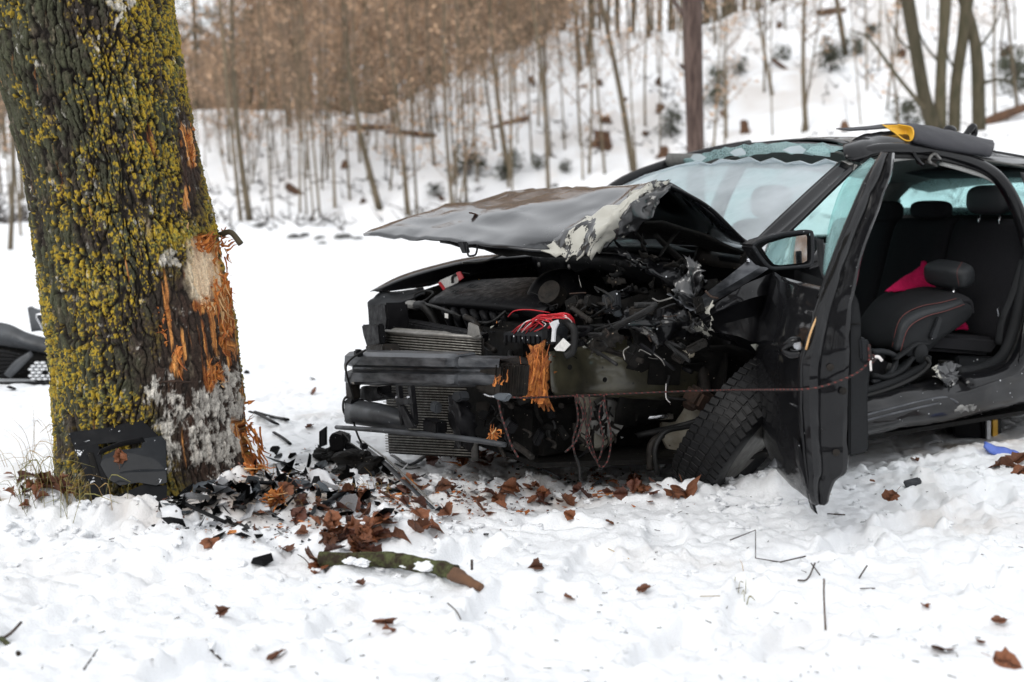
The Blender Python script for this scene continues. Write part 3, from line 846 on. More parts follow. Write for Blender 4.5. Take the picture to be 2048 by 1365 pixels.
# far forest that reads as one mass
rs = np.random.default_rng(5)
acc = Acc()
n = 70000
px = np.concatenate([rs.uniform(-150, 1120, n)])
yy = rs.uniform(62, 84, n)
x = (px - 1024) / FPX * yy
zb = hz(x, yy, False)
top = np.interp(px, [-150, 80, 340, 420, 540, 620, 1050, 1120], [9, 9, 7, 5.5, 8.5, 16, 18, 14])
cl = fbm(x * .35, yy * .35, s=3) * .5
zz = zb + top * rs.uniform(0, 1, n) ** .8 * (1 + cl)
V, Fs = quads(np.stack([x, yy, zz], 1), .17, rs, .5)
acc.add(V, Fs)
link('far_forest', acc.mesh('far_forest', False), M['beech'], kind='stuff', label='brown leafy undergrowth of the distant wood', cat='forest')
acc = Acc()
for i in range(230):
    p = rs.choice([rs.uniform(300, 1130), rs.uniform(-150, 80), rs.uniform(1090, 1620)], p=[.6, .12, .28]); y = rs.uniform(60, 88)
    x = (p - 1024) / FPX * y; z = h1(x, y) - .2
    hgt = rs.uniform(10, 18) * (.5 if 340 < p < 560 else 1)
    l = rs.normal(-.02, .03)
    V, Fs = tube_mesh('t', [(x, y, z), (x + l * hgt * .5, y, z + hgt * .5), (x + l * hgt, y, z + hgt)], [rs.uniform(.06, .16), .07, .02], 5, 2)
    acc.add(V, Fs)
link('far_trunks', acc.mesh('far_trunks'), M['trunk'], kind='stuff', label='distant trunks merging deep in the wood', cat='forest')
# brush, twigs and grass poking through the snow on the slope
acc = Acc()
for i in range(2600):
    p = rs.uniform(360, 2070) if i % 6 else rs.uniform(-10, 70); y = 31 + 26 * rs.uniform(0, 1) ** 1.3
    x = (p - 1024) / FPX * y
    if noise(np.array([x * .5]), np.array([y * .5]), s=61)[0] < rs.uniform(-.5, .5): continue
    z = h1(x, y)
    for k in range(int(rs.integers(1, 4))):
        d = rs.normal(0, 1, 3); d[2] = abs(d[2]) * .9; ln = rs.uniform(.15, .6) * (2 if rs.random() < .1 else 1)
        d = d / np.linalg.norm(d) * ln
        V, Fs = tube_mesh('t', [(x, y, z), (x + d[0], y + d[1], z + d[2])], [.022, .008], 3, 1)
        acc.add(V, Fs)
link('brushwood', acc.mesh('brushwood'), M['twig'], kind='stuff', label='dark brush and dead stalks poking through the snow on the slope', cat='brush')

def lump(name, r, seed, flat=.7, sub=3, rough=.35):
    bm = bmesh.new(); bmesh.ops.create_icosphere(bm, subdivisions=sub, radius=1)
    P = np.array([v.co for v in bm.verts])
    d = 1 + rough * fbm(P[:, 0] * 1.7 + seed, P[:, 1] * 1.7, P[:, 2] * 1.7, s=seed, o=3) * 1.6
    for v, k in zip(bm.verts, d): v.co = Vector((v.co.x * k * r, v.co.y * k * r, v.co.z * k * r * flat))
    me = bpy.data.meshes.new(name); bm.to_mesh(me); bm.free()
    return me

# stumps with broken tops
def stump_mesh(seed):
    rs = np.random.default_rng(seed); V = []
    for i, (z, r) in enumerate([(-.1, .34), (.0, .27), (.15, .21), (.3, .19), (.42, .18)]):
        for j in range(14):
            t = 2 * math.pi * j / 14; k = r * (1 + .28 * math.sin(t * 3 + seed) + rs.normal(0, .07))
            V.append((k * math.cos(t), k * math.sin(t), z + (rs.uniform(-.05, .22) if i == 4 else 0)))
    Fs = [(i * 14 + j, i * 14 + (j + 1) % 14, (i + 1) * 14 + (j + 1) % 14, (i + 1) * 14 + j) for i in range(4) for j in range(14)]
    V.append((0, 0, .3)); Fs += [(56 + j, 56 + (j + 1) % 14, 70) for j in range(14)]
    return mesh('stump', V, Fs, False)
SM = [stump_mesh(i) for i in range(4)]
for i, (px, py, s) in enumerate([(1210, 245, 1.2), (1205, 290, 1.5), (1208, 300, 1.0), (1318, 168, .8), (1325, 312, .9), (1490, 265, 1.1), (1200, 168, .9), (1290, 270, .7), (1065, 165, .8), (1320, 220, .9), (1690, 260, .9), (1558, 55, .8), (1645, 30, 1.2), (1740, 62, .9), (1800, 112, 1.0), (885, 400, .5), (1250, 200, .6), (1165, 175, .6), (1450, 232, .8), (2010, 110, 1), (690, 335, .8), (725, 405, .6)]):
    g = G(px, py)
    o = link('tree_stump', SM[i % 4], M['stump'], label='rotten brown stump jutting from the snow on the slope', cat='stump', group='stumps on the snowy slope')
    s *= .75; o.location = (g.x, g.y, g.z - .05); o.scale = (s * random.uniform(.7, 1.3), s, s * random.uniform(.5, 1.0)); o.rotation_euler = (random.gauss(0, .35), random.gauss(0, .2), random.uniform(0, 6))
# small evergreen bushes
def bush_mesh(seed, n=420):
    rs = np.random.default_rng(seed)
    p = rs.normal(0, 1, (n, 3)); p /= np.linalg.norm(p, axis=1, keepdims=True)
    p *= (rs.uniform(.05, 1, n) ** .6)[:, None] * np.array([.36, .36, .36]); p[:, 2] += .30
    p += .16 * np.stack([noise(p[:, 0] * 6, p[:, 1] * 6, p[:, 2] * 6, s=seed + k) for k in range(3)], 1)
    V, Fs = quads(p, .05, rs, .35)
    return mesh('foliage', V, Fs, False)
BM_ = [bush_mesh(i) for i in range(3)]
STEM = tube_mesh('s', [(0, 0, -.1), (0, 0, .4)], [.03, .015], 6, 1); STEM = mesh('stem', *STEM)
for i, (px, py, s) in enumerate([(938, 352, 1.7), (1022, 345, 1.3), (1005, 360, .9), (1342, 275, 1.2), (1660, 145, 1.5), (1710, 110, 1.3), (1345, 245, 1.0), (1430, 215, 1.4), (1435, 170, 1.2), (1660, 120, 1.4), (1815, 250, 1.6), (2030, 180, 2.2), (2020, 150, 1.6), (1745, 75, 1.0), (1565, 120, 1.0), (1075, 340, .8), (870, 395, .8), (1130, 345, .7), (1480, 150, 1.0)]):
    g = G(px, py)
    e = empty('evergreen_bush', g, 'small dark evergreen bush growing on the snowy slope', 'bush', 'evergreen bushes on the snowy slope', random.uniform(0, 6))
    e.scale = (s, s, s)
    link('foliage', BM_[i % 3], M['needles'], e); link('stem', STEM, M['twig'], e)
# fallen logs
for (a, b, r, d, lab) in [((700, 258), (800, 262), .16, 0, 'snow-dusted fallen trunk below the brown wood'), ((770, 268), (872, 272), .12, 0, 'shorter dark log beside the snow-dusted fallen trunk'), ((575, 372), (632, 420), .13, 0, 'slanting broken log leaning downhill among thin trunks'), ((980, 262), (1060, 235), .12, 0, 'dark fallen bough on the slope above the bonnet'), ((1940, 262), (2060, 212), .2, .2, 'orange-brown peeled log behind the car roof'), ((1640, 30), (1690, 22), .2, 0, 'earth-brown root plate high on the slope'), ((1545, 120), (1612, 172), .08, 0, 'curved dead bough arching out of the snow')]:
    A, B = G(*a), G(*b)
    B = D(b[0], b[1], (A.y + B.y) / 2); A = D(a[0], a[1], (A.y + B.y) / 2)
    mid = (A + B) / 2 + Vector((0, 0, .05))
    tube('fallen_log', [A, mid, B], [r, r * .9, r * .7], M['stump'], seg=10, label=lab, cat='log')
# stones at the foot of the slope
for i, (px, py, s) in enumerate([(590, 476, .28), (640, 478, .2), (690, 474, .3), (645, 488, .14), (520, 452, .2), (660, 445, .1), (610, 470, .15), (1110, 372, .15), (715, 478, .15)]):
    g = G(px, py)
    o = link('field_stone', lump('field_stone', s * .8, i, .4), M['stone'], label='dark wet stone showing through the snowbank below the slope', cat='stone', group='stones in the snowbank')
    o.location = (g.x, g.y, g.z + s * .05)
# red-brown pine behind the windscreen
def pixel_trunk(name, lab, pts, d, mt, cat='tree', group=None, extra=()):
    base = D(pts[0][0], pts[0][1], d)
    e = empty(name, base, lab, cat, group)
    P = [D(x, y, d) - base for x, y, w in pts]; R = [w / 2 / FPX * d for x, y, w in pts]
    top = P[-1] + (P[-1] - P[-2]).normalized() * 4
    tube('trunk', P + [top], R + [R[-1] * .5], M[mt], e, seg=14)
    for ex in extra:
        q = [D(x, y, d + (ex[2] if len(ex) > 2 else 0) * (k / max(1, len(ex[0]) - 1))) - base for k, (x, y) in enumerate(ex[0])]
        tube('branch', q, [ex[1] / FPX * d * .5, ex[1] / FPX * d * .35, ex[1] / FPX * d * .12], M[mt], e, seg=6)
    return e
dp = 15.5
pixel_trunk('pine_tree', 'red-brown straight pine trunk standing behind the windscreen', [(1392, 520, 42), (1391, 300, 34), (1387, 150, 36), (1384, 0, 38)], dp, 'pine', extra=(([(1368, 30), (1350, 5), (1335, -40)], 12, 1.0), ([(1376, 145), (1364, 132), (1358, 128)], 9)))
# cluster of old trunks at the right of the slope
for (pts, ex, lab) in [
        ([(1872, 262, 34), (1850, 200, 26), (1832, 100, 24), (1815, 0, 26)], (([(1862, 232), (1800, 160), (1740, 80), (1700, 60)], 9, -1), ([(1835, 110), (1800, 80), (1770, 20)], 6, 1)), 'leaning mossy trunk at the edge of the old clump behind the roof'),
        ([(1880, 262, 26), (1882, 150, 20), (1888, 60, 20), (1892, -5, 22)], (([(1882, 130), (1850, 90), (1830, 40)], 6, 1),), 'upright trunk second in the old clump behind the roof'),
        ([(1908, 265, 24), (1912, 170, 22), (1925, 80, 22), (1935, -5, 24)], (([(1915, 150), (1890, 100), (1880, 40)], 6, -1),), 'forked trunk leaning over the roof in the old clump'),
        ([(1958, 262, 26), (1955, 130, 24), (1945, 60, 20), (1925, -5, 20)], (([(1955, 170), (2010, 160), (2060, 200)], 7, -1), ([(1950, 110), (1990, 50), (2010, -5)], 6, 1)), 'bowed dark trunk last in the old clump behind the roof')]:
    pixel_trunk('old_tree', lab, pts, 27.0, 'trunk_dark', group='clump of old trees behind the roof', extra=ex)
# ------------------------------------------------------------------ the struck tree
TD = 4.22                                # depth of its axis, from where its foot meets the snow
LE = [(-28, 0), (0, 140), (38, 270), (62, 370), (80, 500), (93, 610), (110, 740), (121, 850), (124, 950), (120, 1030), (112, 1080)]
RE = [(345, 0), (362, 110), (382, 225), (402, 330), (428, 440), (452, 540), (470, 640), (484, 750), (490, 850), (500, 920), (520, 960), (545, 1030), (555, 1080)]
zs, cxs, rs_ = [], [], []
for y in [1120, 1040, 1000, 960, 920, 850, 750, 650, 550, 450, 350, 250, 150, 50, 0]:
    lx = np.interp(y, [p[1] for p in LE], [p[0] for p in LE]); rx = np.interp(y, [p[1] for p in RE], [p[0] for p in RE])
    a, b = D(lx, y, TD), D(rx, y, TD)
    zs.append((a.z + b.z) / 2); cxs.append((a.x + b.x) / 2); rs_.append((b.x - a.x) / 2 * .985)
zs, cxs, rs_ = map(np.array, (zs, cxs, rs_))
ztop = zs[-1]
slope_x = (cxs[-1] - cxs[-6]) / (zs[-1] - zs[-6])
zs = np.append(zs, [ztop + 1.5, ztop + 3.5]); cxs = np.append(cxs, [cxs[-1] + slope_x * 1.4, cxs[-1] + slope_x * 2.6]); rs_ = np.append(rs_, [rs_[-1] * .9, rs_[-1] * .72])
zg = np.concatenate([np.arange(zs[0], ztop + .25, .0052), np.linspace(ztop + .3, ztop + 3.5, 40)])
an = np.concatenate([np.linspace(math.pi * .93, math.pi * 2.07, 430, endpoint=False), np.linspace(math.pi * .07, math.pi * .93, 60, endpoint=False)])
AN, ZG = np.meshgrid(an, zg)
R0 = np.interp(ZG, zs, rs_); CX = np.interp(ZG, zs, cxs)
arc = AN * .33
# root flare lobes
flare = np.exp(-np.clip(ZG, 0, 9) / .16) * (.05 + .05 * np.sin(AN * 5 + 1.0))
# bark: elongated plates parted by dark furrows
def cell2(x, y, s):
    xi, yi = np.floor(x).astype(np.int64), np.floor(y).astype(np.int64)
    f1 = np.full(x.shape, 9.0); f2 = f1.copy(); val = np.zeros(x.shape)
    for a in (-1, 0, 1):
        for b in (-1, 0, 1):
            cx, cy = xi + a, yi + b; z0 = np.zeros_like(cx)
            d = np.hypot(cx + _hash(cx, cy, z0, s) - x, cy + _hash(cx, cy, z0, s + 5) - y)
            m = d < f1
            f2 = np.where(m, f1, np.minimum(f2, d)); f1 = np.where(m, d, f1); val = np.where(m, _hash(cx, cy, z0, s + 9), val)
    return f1, f2 - f1, val
w = .016 * noise(arc * 9, ZG * 4, s=4) + .010 * noise(arc * 30, ZG * 16, s=6) + .004 * noise(arc * 90, ZG * 60, s=7)
c1, e1, v1 = cell2((arc + w) * 36, (ZG + .03 * noise(arc * 40, ZG * 30, s=8)) * 6.5, 3)
c2, e2, v2 = cell2((arc + w) * 75, (ZG + w) * 34, 13)
ridge = ss(.0, .20, e1 + .05 * noise(arc * 150, ZG * 90, s=34)) * (.55 + .45 * v1) * (.66 + .34 * ss(.0, .14, e2)) + .22 * fbm(arc * 70, ZG * 40, s=33, o=4, g=.65)
ridge = np.clip(ridge, 0, 1.15)
# where the vehicle struck: stripped bark (pixel masks turned into trunk positions)
FX = CX + R0 * np.cos(AN); FY = TD + R0 * np.sin(AN)
PXm = 1024 + FPX * FX / (FY * CP - (ZG - CAMH) * SP_)
PYm = 682.5 - FPX * (FY * SP_ + (ZG - CAMH) * CP) / (FY * CP - (ZG - CAMH) * SP_)
front = FY < TD + .12
wob = 14 * fbm(arc * 14, ZG * 10, s=71, o=3)
def blob(cx, cy, rx, ry, soft=.35, tilt=0.0):
    dx = PXm - cx - tilt * (PYm - cy) + wob
    d = np.sqrt((dx / rx) ** 2 + ((PYm - cy + wob) / ry) ** 2)
    return ss(1 + soft, 1 - soft, d) * front
wob2 = fbm(arc * 55, ZG * 22, s=72, o=4)
wound = np.clip(np.maximum.reduce([blob(430, 540, 42, 66, .15, .12), blob(456, 640, 13, 70, .25, .12), blob(505, 900, 20, 55, .3, .4)]) * 1.7 + wob2 * .6 - .25, 0, 1)
wound = ss(.2, .5, wound)
pale = np.clip(blob(414, 545, 42, 60, .3, .10) * 1.7 + wob2 * .6 - .25, 0, 1)
fib = fbm(arc * 70, ZG * 4.5, s=81, o=4)
streak = np.maximum.reduce([blob(328, 630, 22, 80, .5) * .72, blob(356, 705, 14, 52, .4) * .95, blob(386, 300, 11, 50, .4, .12), blob(383, 400, 10, 26, .4), blob(432, 752, 20, 30, .5), blob(425, 690, 46, 60, .6) * .55, blob(470, 640, 22, 90, .4) * .8, blob(498, 830, 14, 60, .4), blob(425, 615, 40, 20, .5)])
streak = ss(.34, .56, streak * .62 + fib * .75 - .10)
raw = np.clip(wound + streak, 0, 1)
strip = np.clip(np.maximum.reduce([blob(400, 720, 105, 190, .5), wound, blob(430, 880, 90, 120, .5), blob(388, 340, 20, 110, .5, .12)]) + .25 * wob2, 0, 1)
frostm = np.maximum.reduce([blob(430, 860, 62, 95, .5), blob(330, 790, 36, 36, .5) * .8, blob(345, 525, 24, 18, .5), blob(462, 800, 28, 70, .5), blob(330, 890, 60, 60, .5) * .75, blob(240, 0, 30, 14), blob(237, 40, 5, 24), blob(345, 860, 40, 60, .6) * .6])
frostm = ss(.30, .50, frostm * .56 + fbm(arc * 34, ZG * 22, s=91, o=6, g=.72) * .80 + .10 * (ridge - .5) - .02)
lich_n = fbm(arc * 11, ZG * 8, s=51, o=4) * .5 + .5
lich_big = fbm(arc * 3.0 + 4, ZG * 2.0, s=52, o=3) * .5 + .5
jx, jy = .5 * noise(arc * 120, ZG * 120, s=92), .5 * noise(arc * 120, ZG * 120, s=93)
cc, ce, cv = cell2(arc * 95 + jx, ZG * 86 + jy, 55)
cc2, ce2, cv2 = cell2(arc * 160 + jx, ZG * 150 + jy, 56)
dens = np.clip(.5 + 1.15 * (.6 * lich_n + .4 * lich_big - .5), 0, 1)
dens = dens * (1 - .35 * ss(300, 120, PXm) * ss(520, 150, PYm)) + .05 * ss(300, 700, PYm)
lich = np.maximum(ss(-.02, .06, dens * 1.30 - .36 - cv * .80) * ss(.62, .42, cc), ss(-.02, .06, dens * 1.25 - .37 - cv2 * .8) * ss(.6, .4, cc2))
lich = lich * ss(.22, .5, ridge) * (1 - np.clip(strip * 1.3, 0, 1)) * (.3 + .7 * ss(-.02, .25, ZG))
mossn = fbm(arc * 14, ZG * 9, s=57, o=5, g=.6) * .5 + .5
moss = ss(.40, .60, mossn + .12 * ss(320, 60, PXm)) * ss(.25, .6, ridge) * (1 - np.clip(strip * 1.2, 0, 1))
disp = .020 * ridge * (1 - .45 * strip) - .022 + .004 * (v2 - .5) * (1 - raw) + .0045 * lich * (.5 + cv) + .003 * moss
disp = disp - .030 * wound * (1 - .4 * pale) + wound * (.008 * fbm(arc * 110, ZG * 6, s=23, o=3)) + .007 * frostm * (.5 + fbm(arc * 90, ZG * 90, s=24, o=3))
RR = R0 * (1 + flare) + disp
TV = np.stack([CX + RR * np.cos(AN), TD + RR * np.sin(AN), ZG], -1)
nr, nc = ZG.shape
ii = np.arange(nr - 1)[:, None] * nc + np.arange(nc)[None]
jj = np.arange(nr - 1)[:, None] * nc + (np.arange(nc)[None] + 1) % nc
tf = np.stack([ii, jj, jj + nc, ii + nc], -1).reshape(-1, 4)
lerp = lambda a, b, t: a * (1 - t[..., None]) + np.array(b) * t[..., None]
col = lerp(np.array([.014, .011, .009]) * np.ones(3), [.060, .047, .036], np.clip(ridge * .9, 0, 1) * (.6 + .4 * v2))
col = lerp(col, [.072, .080, .044], moss * .8 * (.5 + .5 * v2))
yel = lerp(np.array([.44, .30, .028]) * np.ones(3), [.27, .25, .06], np.clip(ss(.35, .9, cv + .5 * (v2 - .5)), 0, 1))
col = col * (1 - lich[..., None]) + yel * lich[..., None]
col = lerp(col, [.060, .027, .018], strip * .7 * np.clip(ridge, .2, 1) * (.6 + .4 * v1))
grain = np.clip(fbm(arc * 120, ZG * 4, s=66, o=3) * .9 + .5, 0, 1)
orange = lerp(np.array([.24, .065, .018]) * np.ones(3), [.86, .40, .12], grain)
col = col * (1 - raw[..., None]) + orange * raw[..., None]
col = lerp(col, [.92, .76, .54], pale * (.6 + .4 * grain))
col = lerp(col, [.74, .70, .63], frostm * (.5 + .5 * v2) * (.7 + .3 * ss(-.3, .4, fib)))
tree = empty('struck_tree', (float(cxs[2]), TD, 0), 'massive lichen-covered tree trunk with splintered orange crash wound', 'tree')
off = np.array([float(cxs[2]), TD, 0])
tme = mesh('trunk', (TV - off).reshape(-1, 3), tf)
set_col(tme, col.reshape(-1, 3))
M['bark'] = vcol_mat('lichen_bark', .85, .5, 160)
link('trunk', tme, M['bark'], tree, label='furrowed bark with yellow lichen and a torn orange wound')
# limbs high above the picture
acc = Acc(); rs = np.random.default_rng(12)
for i in range(9):
    z0 = ztop + rs.uniform(1.6, 3.4); a = rs.uniform(0, 6.28); o = np.array([np.interp(z0, zs, cxs), TD, z0]) - off; ln = rs.uniform(2, 3.6)
    d = np.array([math.cos(a), math.sin(a), .7])
    V, Fs = tube_mesh('l', [o, o + d * ln * .5, o + d * ln + np.array([0, 0, .4])], [.1, .06, .015], 8, 3); acc.add(V, Fs)
    for k in range(7):
        b = o + d * ln * rs.uniform(.3, 1); e = b + rs.normal(0, .6, 3) + np.array([0, 0, .3])
        V, Fs = tube_mesh('l', [b, (b + e) / 2 + rs.normal(0, .08, 3), e], [.022, .014, .004], 5, 2); acc.add(V, Fs)
link('crown', acc.mesh('crown'), M['twig'], tree)
def on_trunk(px, py, lift=0.0):           # trunk surface under a pixel
    r = ray(px, py)
    t = np.linspace(3.4, 4.6, 400)
    X, Z = t * r.x / r.y, CAMH + t * r.z / r.y
    d = np.hypot(X - np.interp(Z, zs, cxs), t - TD) - np.interp(Z, zs, rs_)
    k = int(np.argmin(np.abs(d))) if d.min() > 0 else int(np.argmax(d <= 0))
    p = Vector((X[k], t[k], Z[k])); n = Vector((X[k] - np.interp(Z[k], zs, cxs), t[k] - TD, 0)).normalized()
    return p + n * lift, n

def splinter_mesh(seed, ln=.1):
    rs = np.random.default_rng(seed)
    k = 4; V = []
    for i in range(k):
        t = i / (k - 1); w = (1 - t * .85) * rs.uniform(.7, 1.1)
        o = np.array([.004 * rs.normal(), .004 * rs.normal() + .012 * t * t, t * ln])
        for (a, b) in ((-1, -.4), (1, -.5), (.8, .5), (-.9, .4)):
            V.append(o + np.array([a * w * .006, b * w * .005, 0]))
    Fs = [(i * 4 + j, i * 4 + (j + 1) % 4, (i + 1) * 4 + (j + 1) % 4, (i + 1) * 4 + j) for i in range(k - 1) for j in range(4)] + [(0, 3, 2, 1), (k * 4 - 4, k * 4 - 3, k * 4 - 2, k * 4 - 1)]
    return mesh('splinter', V, Fs, False)
SPL = [splinter_mesh(i) for i in range(5)]
SPLM = {}
def splinter(base, d, ln, wd, parent, pale_=False, nm='splinter'):
    me = SPL[random.randrange(5)]
    key = (me.name, pale_)
    if key not in SPLM:
        c = me.copy(); c.materials.clear(); c.materials.append(M['wood_pale' if pale_ else 'wood']); SPLM[key] = c
    o = link(nm, SPLM[key], None, parent)
    o.rotation_mode = 'QUATERNION'
    o.rotation_quaternion = Vector(d).to_track_quat('Z', 'Y') @ Quaternion((0, 0, 1), random.uniform(0, 6.28))
    o.location = base
    o.scale = (wd, wd, ln / .1)
    return o
tb = Vector(off)
for (n, x0, x1, y0, y1, dx, dz, ln, pp) in [(30, 395, 466, 470, 505, .35, .55, .055, .15), (46, 432, 462, 490, 610, .10, -1, .085, .3), (46, 448, 468, 560, 680, .08, -1, .085, .3), (10, 380, 392, 476, 500, -.05, 1.0, .06, .9), (22, 414, 448, 735, 775, .15, 1, .035, .1), (16, 345, 362, 680, 750, 0, -1, .05, .1), (30, 490, 506, 795, 900, .6, .3, .035, .15), (60, 496, 532, 850, 925, .30, -.9, .10, .12), (8, 440, 456, 462, 474, .9, .2, .04, .1), (14, 405, 445, 596, 618, -.2, -.8, .035, .3), (16, 380, 392, 250, 340, .05, 1, .035, 0), (16, 320, 345, 600, 700, 0, -1, .03, 0)]:
    for i in range(n):
        p, nrm = on_trunk(random.uniform(x0, x1), random.uniform(y0, y1), -.014)
        d = Vector((dx + random.gauss(0, .16), -abs(random.gauss(.05, .08)), dz + random.gauss(0, .2))) + nrm * .04
        if x0 >= 488 and i % 2: continue
        splinter(p - tb, d, ln * random.uniform(.4, 1.1), random.uniform(.5, 1.5) * (1.15 if x0 >= 488 else 1.25), tree, random.random() < pp)
p, nn = on_trunk(440, 470)
tube('broken_twig', [p - tb, p - tb + Vector((.05, -.03, .01)), p - tb + Vector((.09, -.04, -.035))], [.012, .011, .012], M['trunk_dark'], tree)
p, nn = on_trunk(340, 765)
tube('broken_twig', [D(318, 765, p.y - .005) - tb, D(350, 763, p.y - .02) - tb, D(383, 766, p.y) - tb], [.004, .005, .004], M['rust'], tree)
# ------------------------------------------------------------------ the wrecked car
car = empty('wrecked_car', CAR_O, 'wrecked black car with torn-open front and missing side, stopped short of the tree', 'car', rz=TH)
WV = lambda x, y, z: CAR_I.to_3x3() @ Vector((x, y, z))   # a world direction in car space
P_ = lambda l, v: [S(x, y, v) for x, y in l]
Q_ = lambda l, u: [F(x, y, u) for x, y in l]

# bonnet, thrown up and folded across the middle
bonnet = sheet('bonnet', [
    [S(728, 474, -.72), F(850, 481, -.48), F(985, 498, -.40), F(1095, 508, -.28), S(1215, 497, .58)],
    [S(790, 447, -.72), F(900, 452, -.34), F(1035, 466, -.28), F(1130, 474, -.2), S(1235, 470, .60)],
    [S(860, 423, -.72), F(975, 424, -.20), F(1090, 436, -.14), F(1180, 445, -.1), S(1262, 436, .62)],
    [S(1000, 394, -.72), F(1090, 395, .0), F(1180, 404, .0), F(1245, 402, .03), S(1292, 392, .64)],
    [S(1082, 382, -.72), F(1172, 381, .2), F(1240, 381, .15), F(1292, 375, .12), S(1335, 369, .64)],
    [K(.46, -.7, 1.17), K(.42, -.35, 1.16), K(.36, 0, 1.15), F(1352, 392, .26), S(1402, 412, .69)],
    [K(.56, -.7, 1.05), K(.52, -.3, 1.05), K(.5, 0, 1.04), K(.48, .4, 1.02), S(1500, 497, .73)]],
    M['paint_bonnet'], car, th=.012, n=(8, 8), crumple=.024, cs=3.4, seed=3, label='black bonnet buckled upwards into a peak')
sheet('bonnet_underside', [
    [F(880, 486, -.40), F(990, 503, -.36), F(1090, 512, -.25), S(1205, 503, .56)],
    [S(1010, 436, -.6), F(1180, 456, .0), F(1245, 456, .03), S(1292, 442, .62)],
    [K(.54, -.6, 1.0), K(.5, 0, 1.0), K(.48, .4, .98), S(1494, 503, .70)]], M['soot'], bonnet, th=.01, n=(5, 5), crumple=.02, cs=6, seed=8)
sheet('torn_corner', [
    [S(1098, 508, .40), S(1150, 509, .52), S(1200, 502, .6), S(1246, 468, .66)],
    [S(1112, 488, .40), S(1160, 478, .53), S(1206, 466, .64), S(1252, 440, .69)],
    [S(1160, 448, .46), S(1196, 440, .56), S(1232, 424, .68), S(1268, 402, .71)],
    [S(1228, 420, .58), S(1258, 394, .65), S(1300, 371, .68), S(1338, 368, .70)]], M['flake'], bonnet, th=.004, n=(7, 7), crumple=.035, cs=11, seed=21, edge=.03, label='torn bonnet corner with paint flaked to pale primer')
sheet('torn_edge', [
    [S(1232, 470, .66), S(1268, 462, .70), S(1300, 430, .72)],
    [S(1248, 425, .71), S(1282, 415, .73), S(1316, 400, .74)],
    [S(1296, 380, .71), S(1318, 378, .72), S(1342, 374, .73)]], M['flake2'], bonnet, th=.004, n=(7, 7), crumple=.03, cs=13, seed=31, edge=.025)
tube('bonnet_seam', [S(1334, 372, .72), S(1370, 388, .73), S(1420, 418, .74), S(1470, 466, .75), S(1506, 500, .76)], [.012, .013, .012, .011, .011], M['paint'], bonnet, seg=8, flat=.6)
tube('bonnet_latch', [F(935, 487, -.5), F(936, 510, -.5), F(944, 512, -.5), F(952, 508, -.5), F(956, 489, -.5)], .004, M['plastic'], bonnet, n=3)
prism('latch_bracket', Q_([(914, 484), (926, 484), (932, 506), (924, 507)], -.5), (.02, 0, 0), M['plastic'], bonnet, bev=.002)
for (x, y) in ((932, 441), (925, 425), (945, 437)):
    q = S(x, y, -.30)
# windscreen with its broken upper edge
top = [(1232, 378), (1290, 350), (1352, 332), (1396, 322), (1420, 330), (1440, 318), (1470, 322), (1498, 314), (1520, 325), (1545, 316), (1572, 327), (1600, 322), (1622, 330), (1650, 318), (1676, 326)]
bot = [(1235, 380), (1290, 400), (1330, 420), (1360, 430), (1380, 440), (1396, 448), (1410, 455), (1424, 462), (1436, 468), (1446, 474), (1456, 480), (1466, 484), (1476, 488), (1486, 490), (1496, 494)]
n = len(top)
def wsp(px, py, k, lo):
    v = -.68 + 1.36 * (k / (n - 1)) if lo else -.64 + 1.22 * (k / (n - 1))
    return v
rowT = [S(*top[k], -.68 + 1.26 * (k / (n - 1)) ** .9) for k in range(n)]
rowB = [K(.52 - .16 * (1 - ((k / (n - 1)) * 2 - 1) ** 2), -.70 + 1.42 * k / (n - 1), .99) for k in range(n)]
rowM = [(a * .5 + b * .5) + Vector((0, 0, .035)) for a, b in zip(rowT, rowB)]
rowS = [S(np.interp(k, range(n), [t[0] for t in top]), np.interp(top[k][0], [1232, 1352, 1450, 1560, 1676], [380, 338, 334, 336, 338]), -.68 + 1.26 * (k / (n - 1)) ** .9) for k in range(n)]
rowM = [(a * .5 + b * .5) + Vector((0, 0, .03)) for a, b in zip(rowS, rowB)]
sheet('windscreen', [rowB, rowM, rowS, rowT], M['ws'], car, th=.004, n=(6, 3), mode=('c', 'l'), label='cracked windscreen with a jagged broken upper edge')
hd = [(1356, 326), (1400, 310), (1450, 298), (1500, 292), (1560, 288), (1620, 288), (1688, 294)]
hb = [(1375, 336), (1410, 324), (1452, 312), (1500, 310), (1556, 304), (1625, 308), (1668, 303)]
vv = [-.62, -.5, -.32, -.12, .1, .34, .55]
sheet('broken_glass_strip', [[S(*p, v) for p, v in zip(hd, vv)], [S(*p, v) for p, v in zip(hb, vv)]], M['shatter'], car, th=.005, n=(3, 5), mode=('l', 'l'), crumple=.006, cs=14, seed=4, edge=.012, label='strip of shattered glass hanging from the roof edge')
for i, (x, y, s) in enumerate([(1395, 316, .05), (1380, 330, .04), (1590, 300, .05), (1640, 303, .06), (1475, 305, .05)]):
    o = S(x, y, -.5 + 1.05 * (x - 1380) / 280)
    pts = [o + WV(s * math.cos(t) * random.uniform(.5, 1.2), -.01, s * .45 * math.sin(t) * random.uniform(.6, 1.2)) for t in np.linspace(0, 5.4, 6)]
    prism('glass_shard', pts, WV(0, .004, 0), M['shatter' if i % 2 else 'ws'], car, bev=0)
# far pillar and roof header
tube('far_pillar', [K(.5, -.72, 1.0), S(1228, 376, -.70), S(1330, 330, -.67), S(1420, 304, -.63), S(1500, 288, -.58)], [.035, .03, .026, .024, .022], M['paint'], car, seg=8)
tube('roof_header', [S(1420, 308, -.62), S(1500, 294, -.30), S(1580, 290, .08), S(1640, 292, .34), S(1695, 300, .56)], .022, M['paint'], car, seg=8, flat=.6)
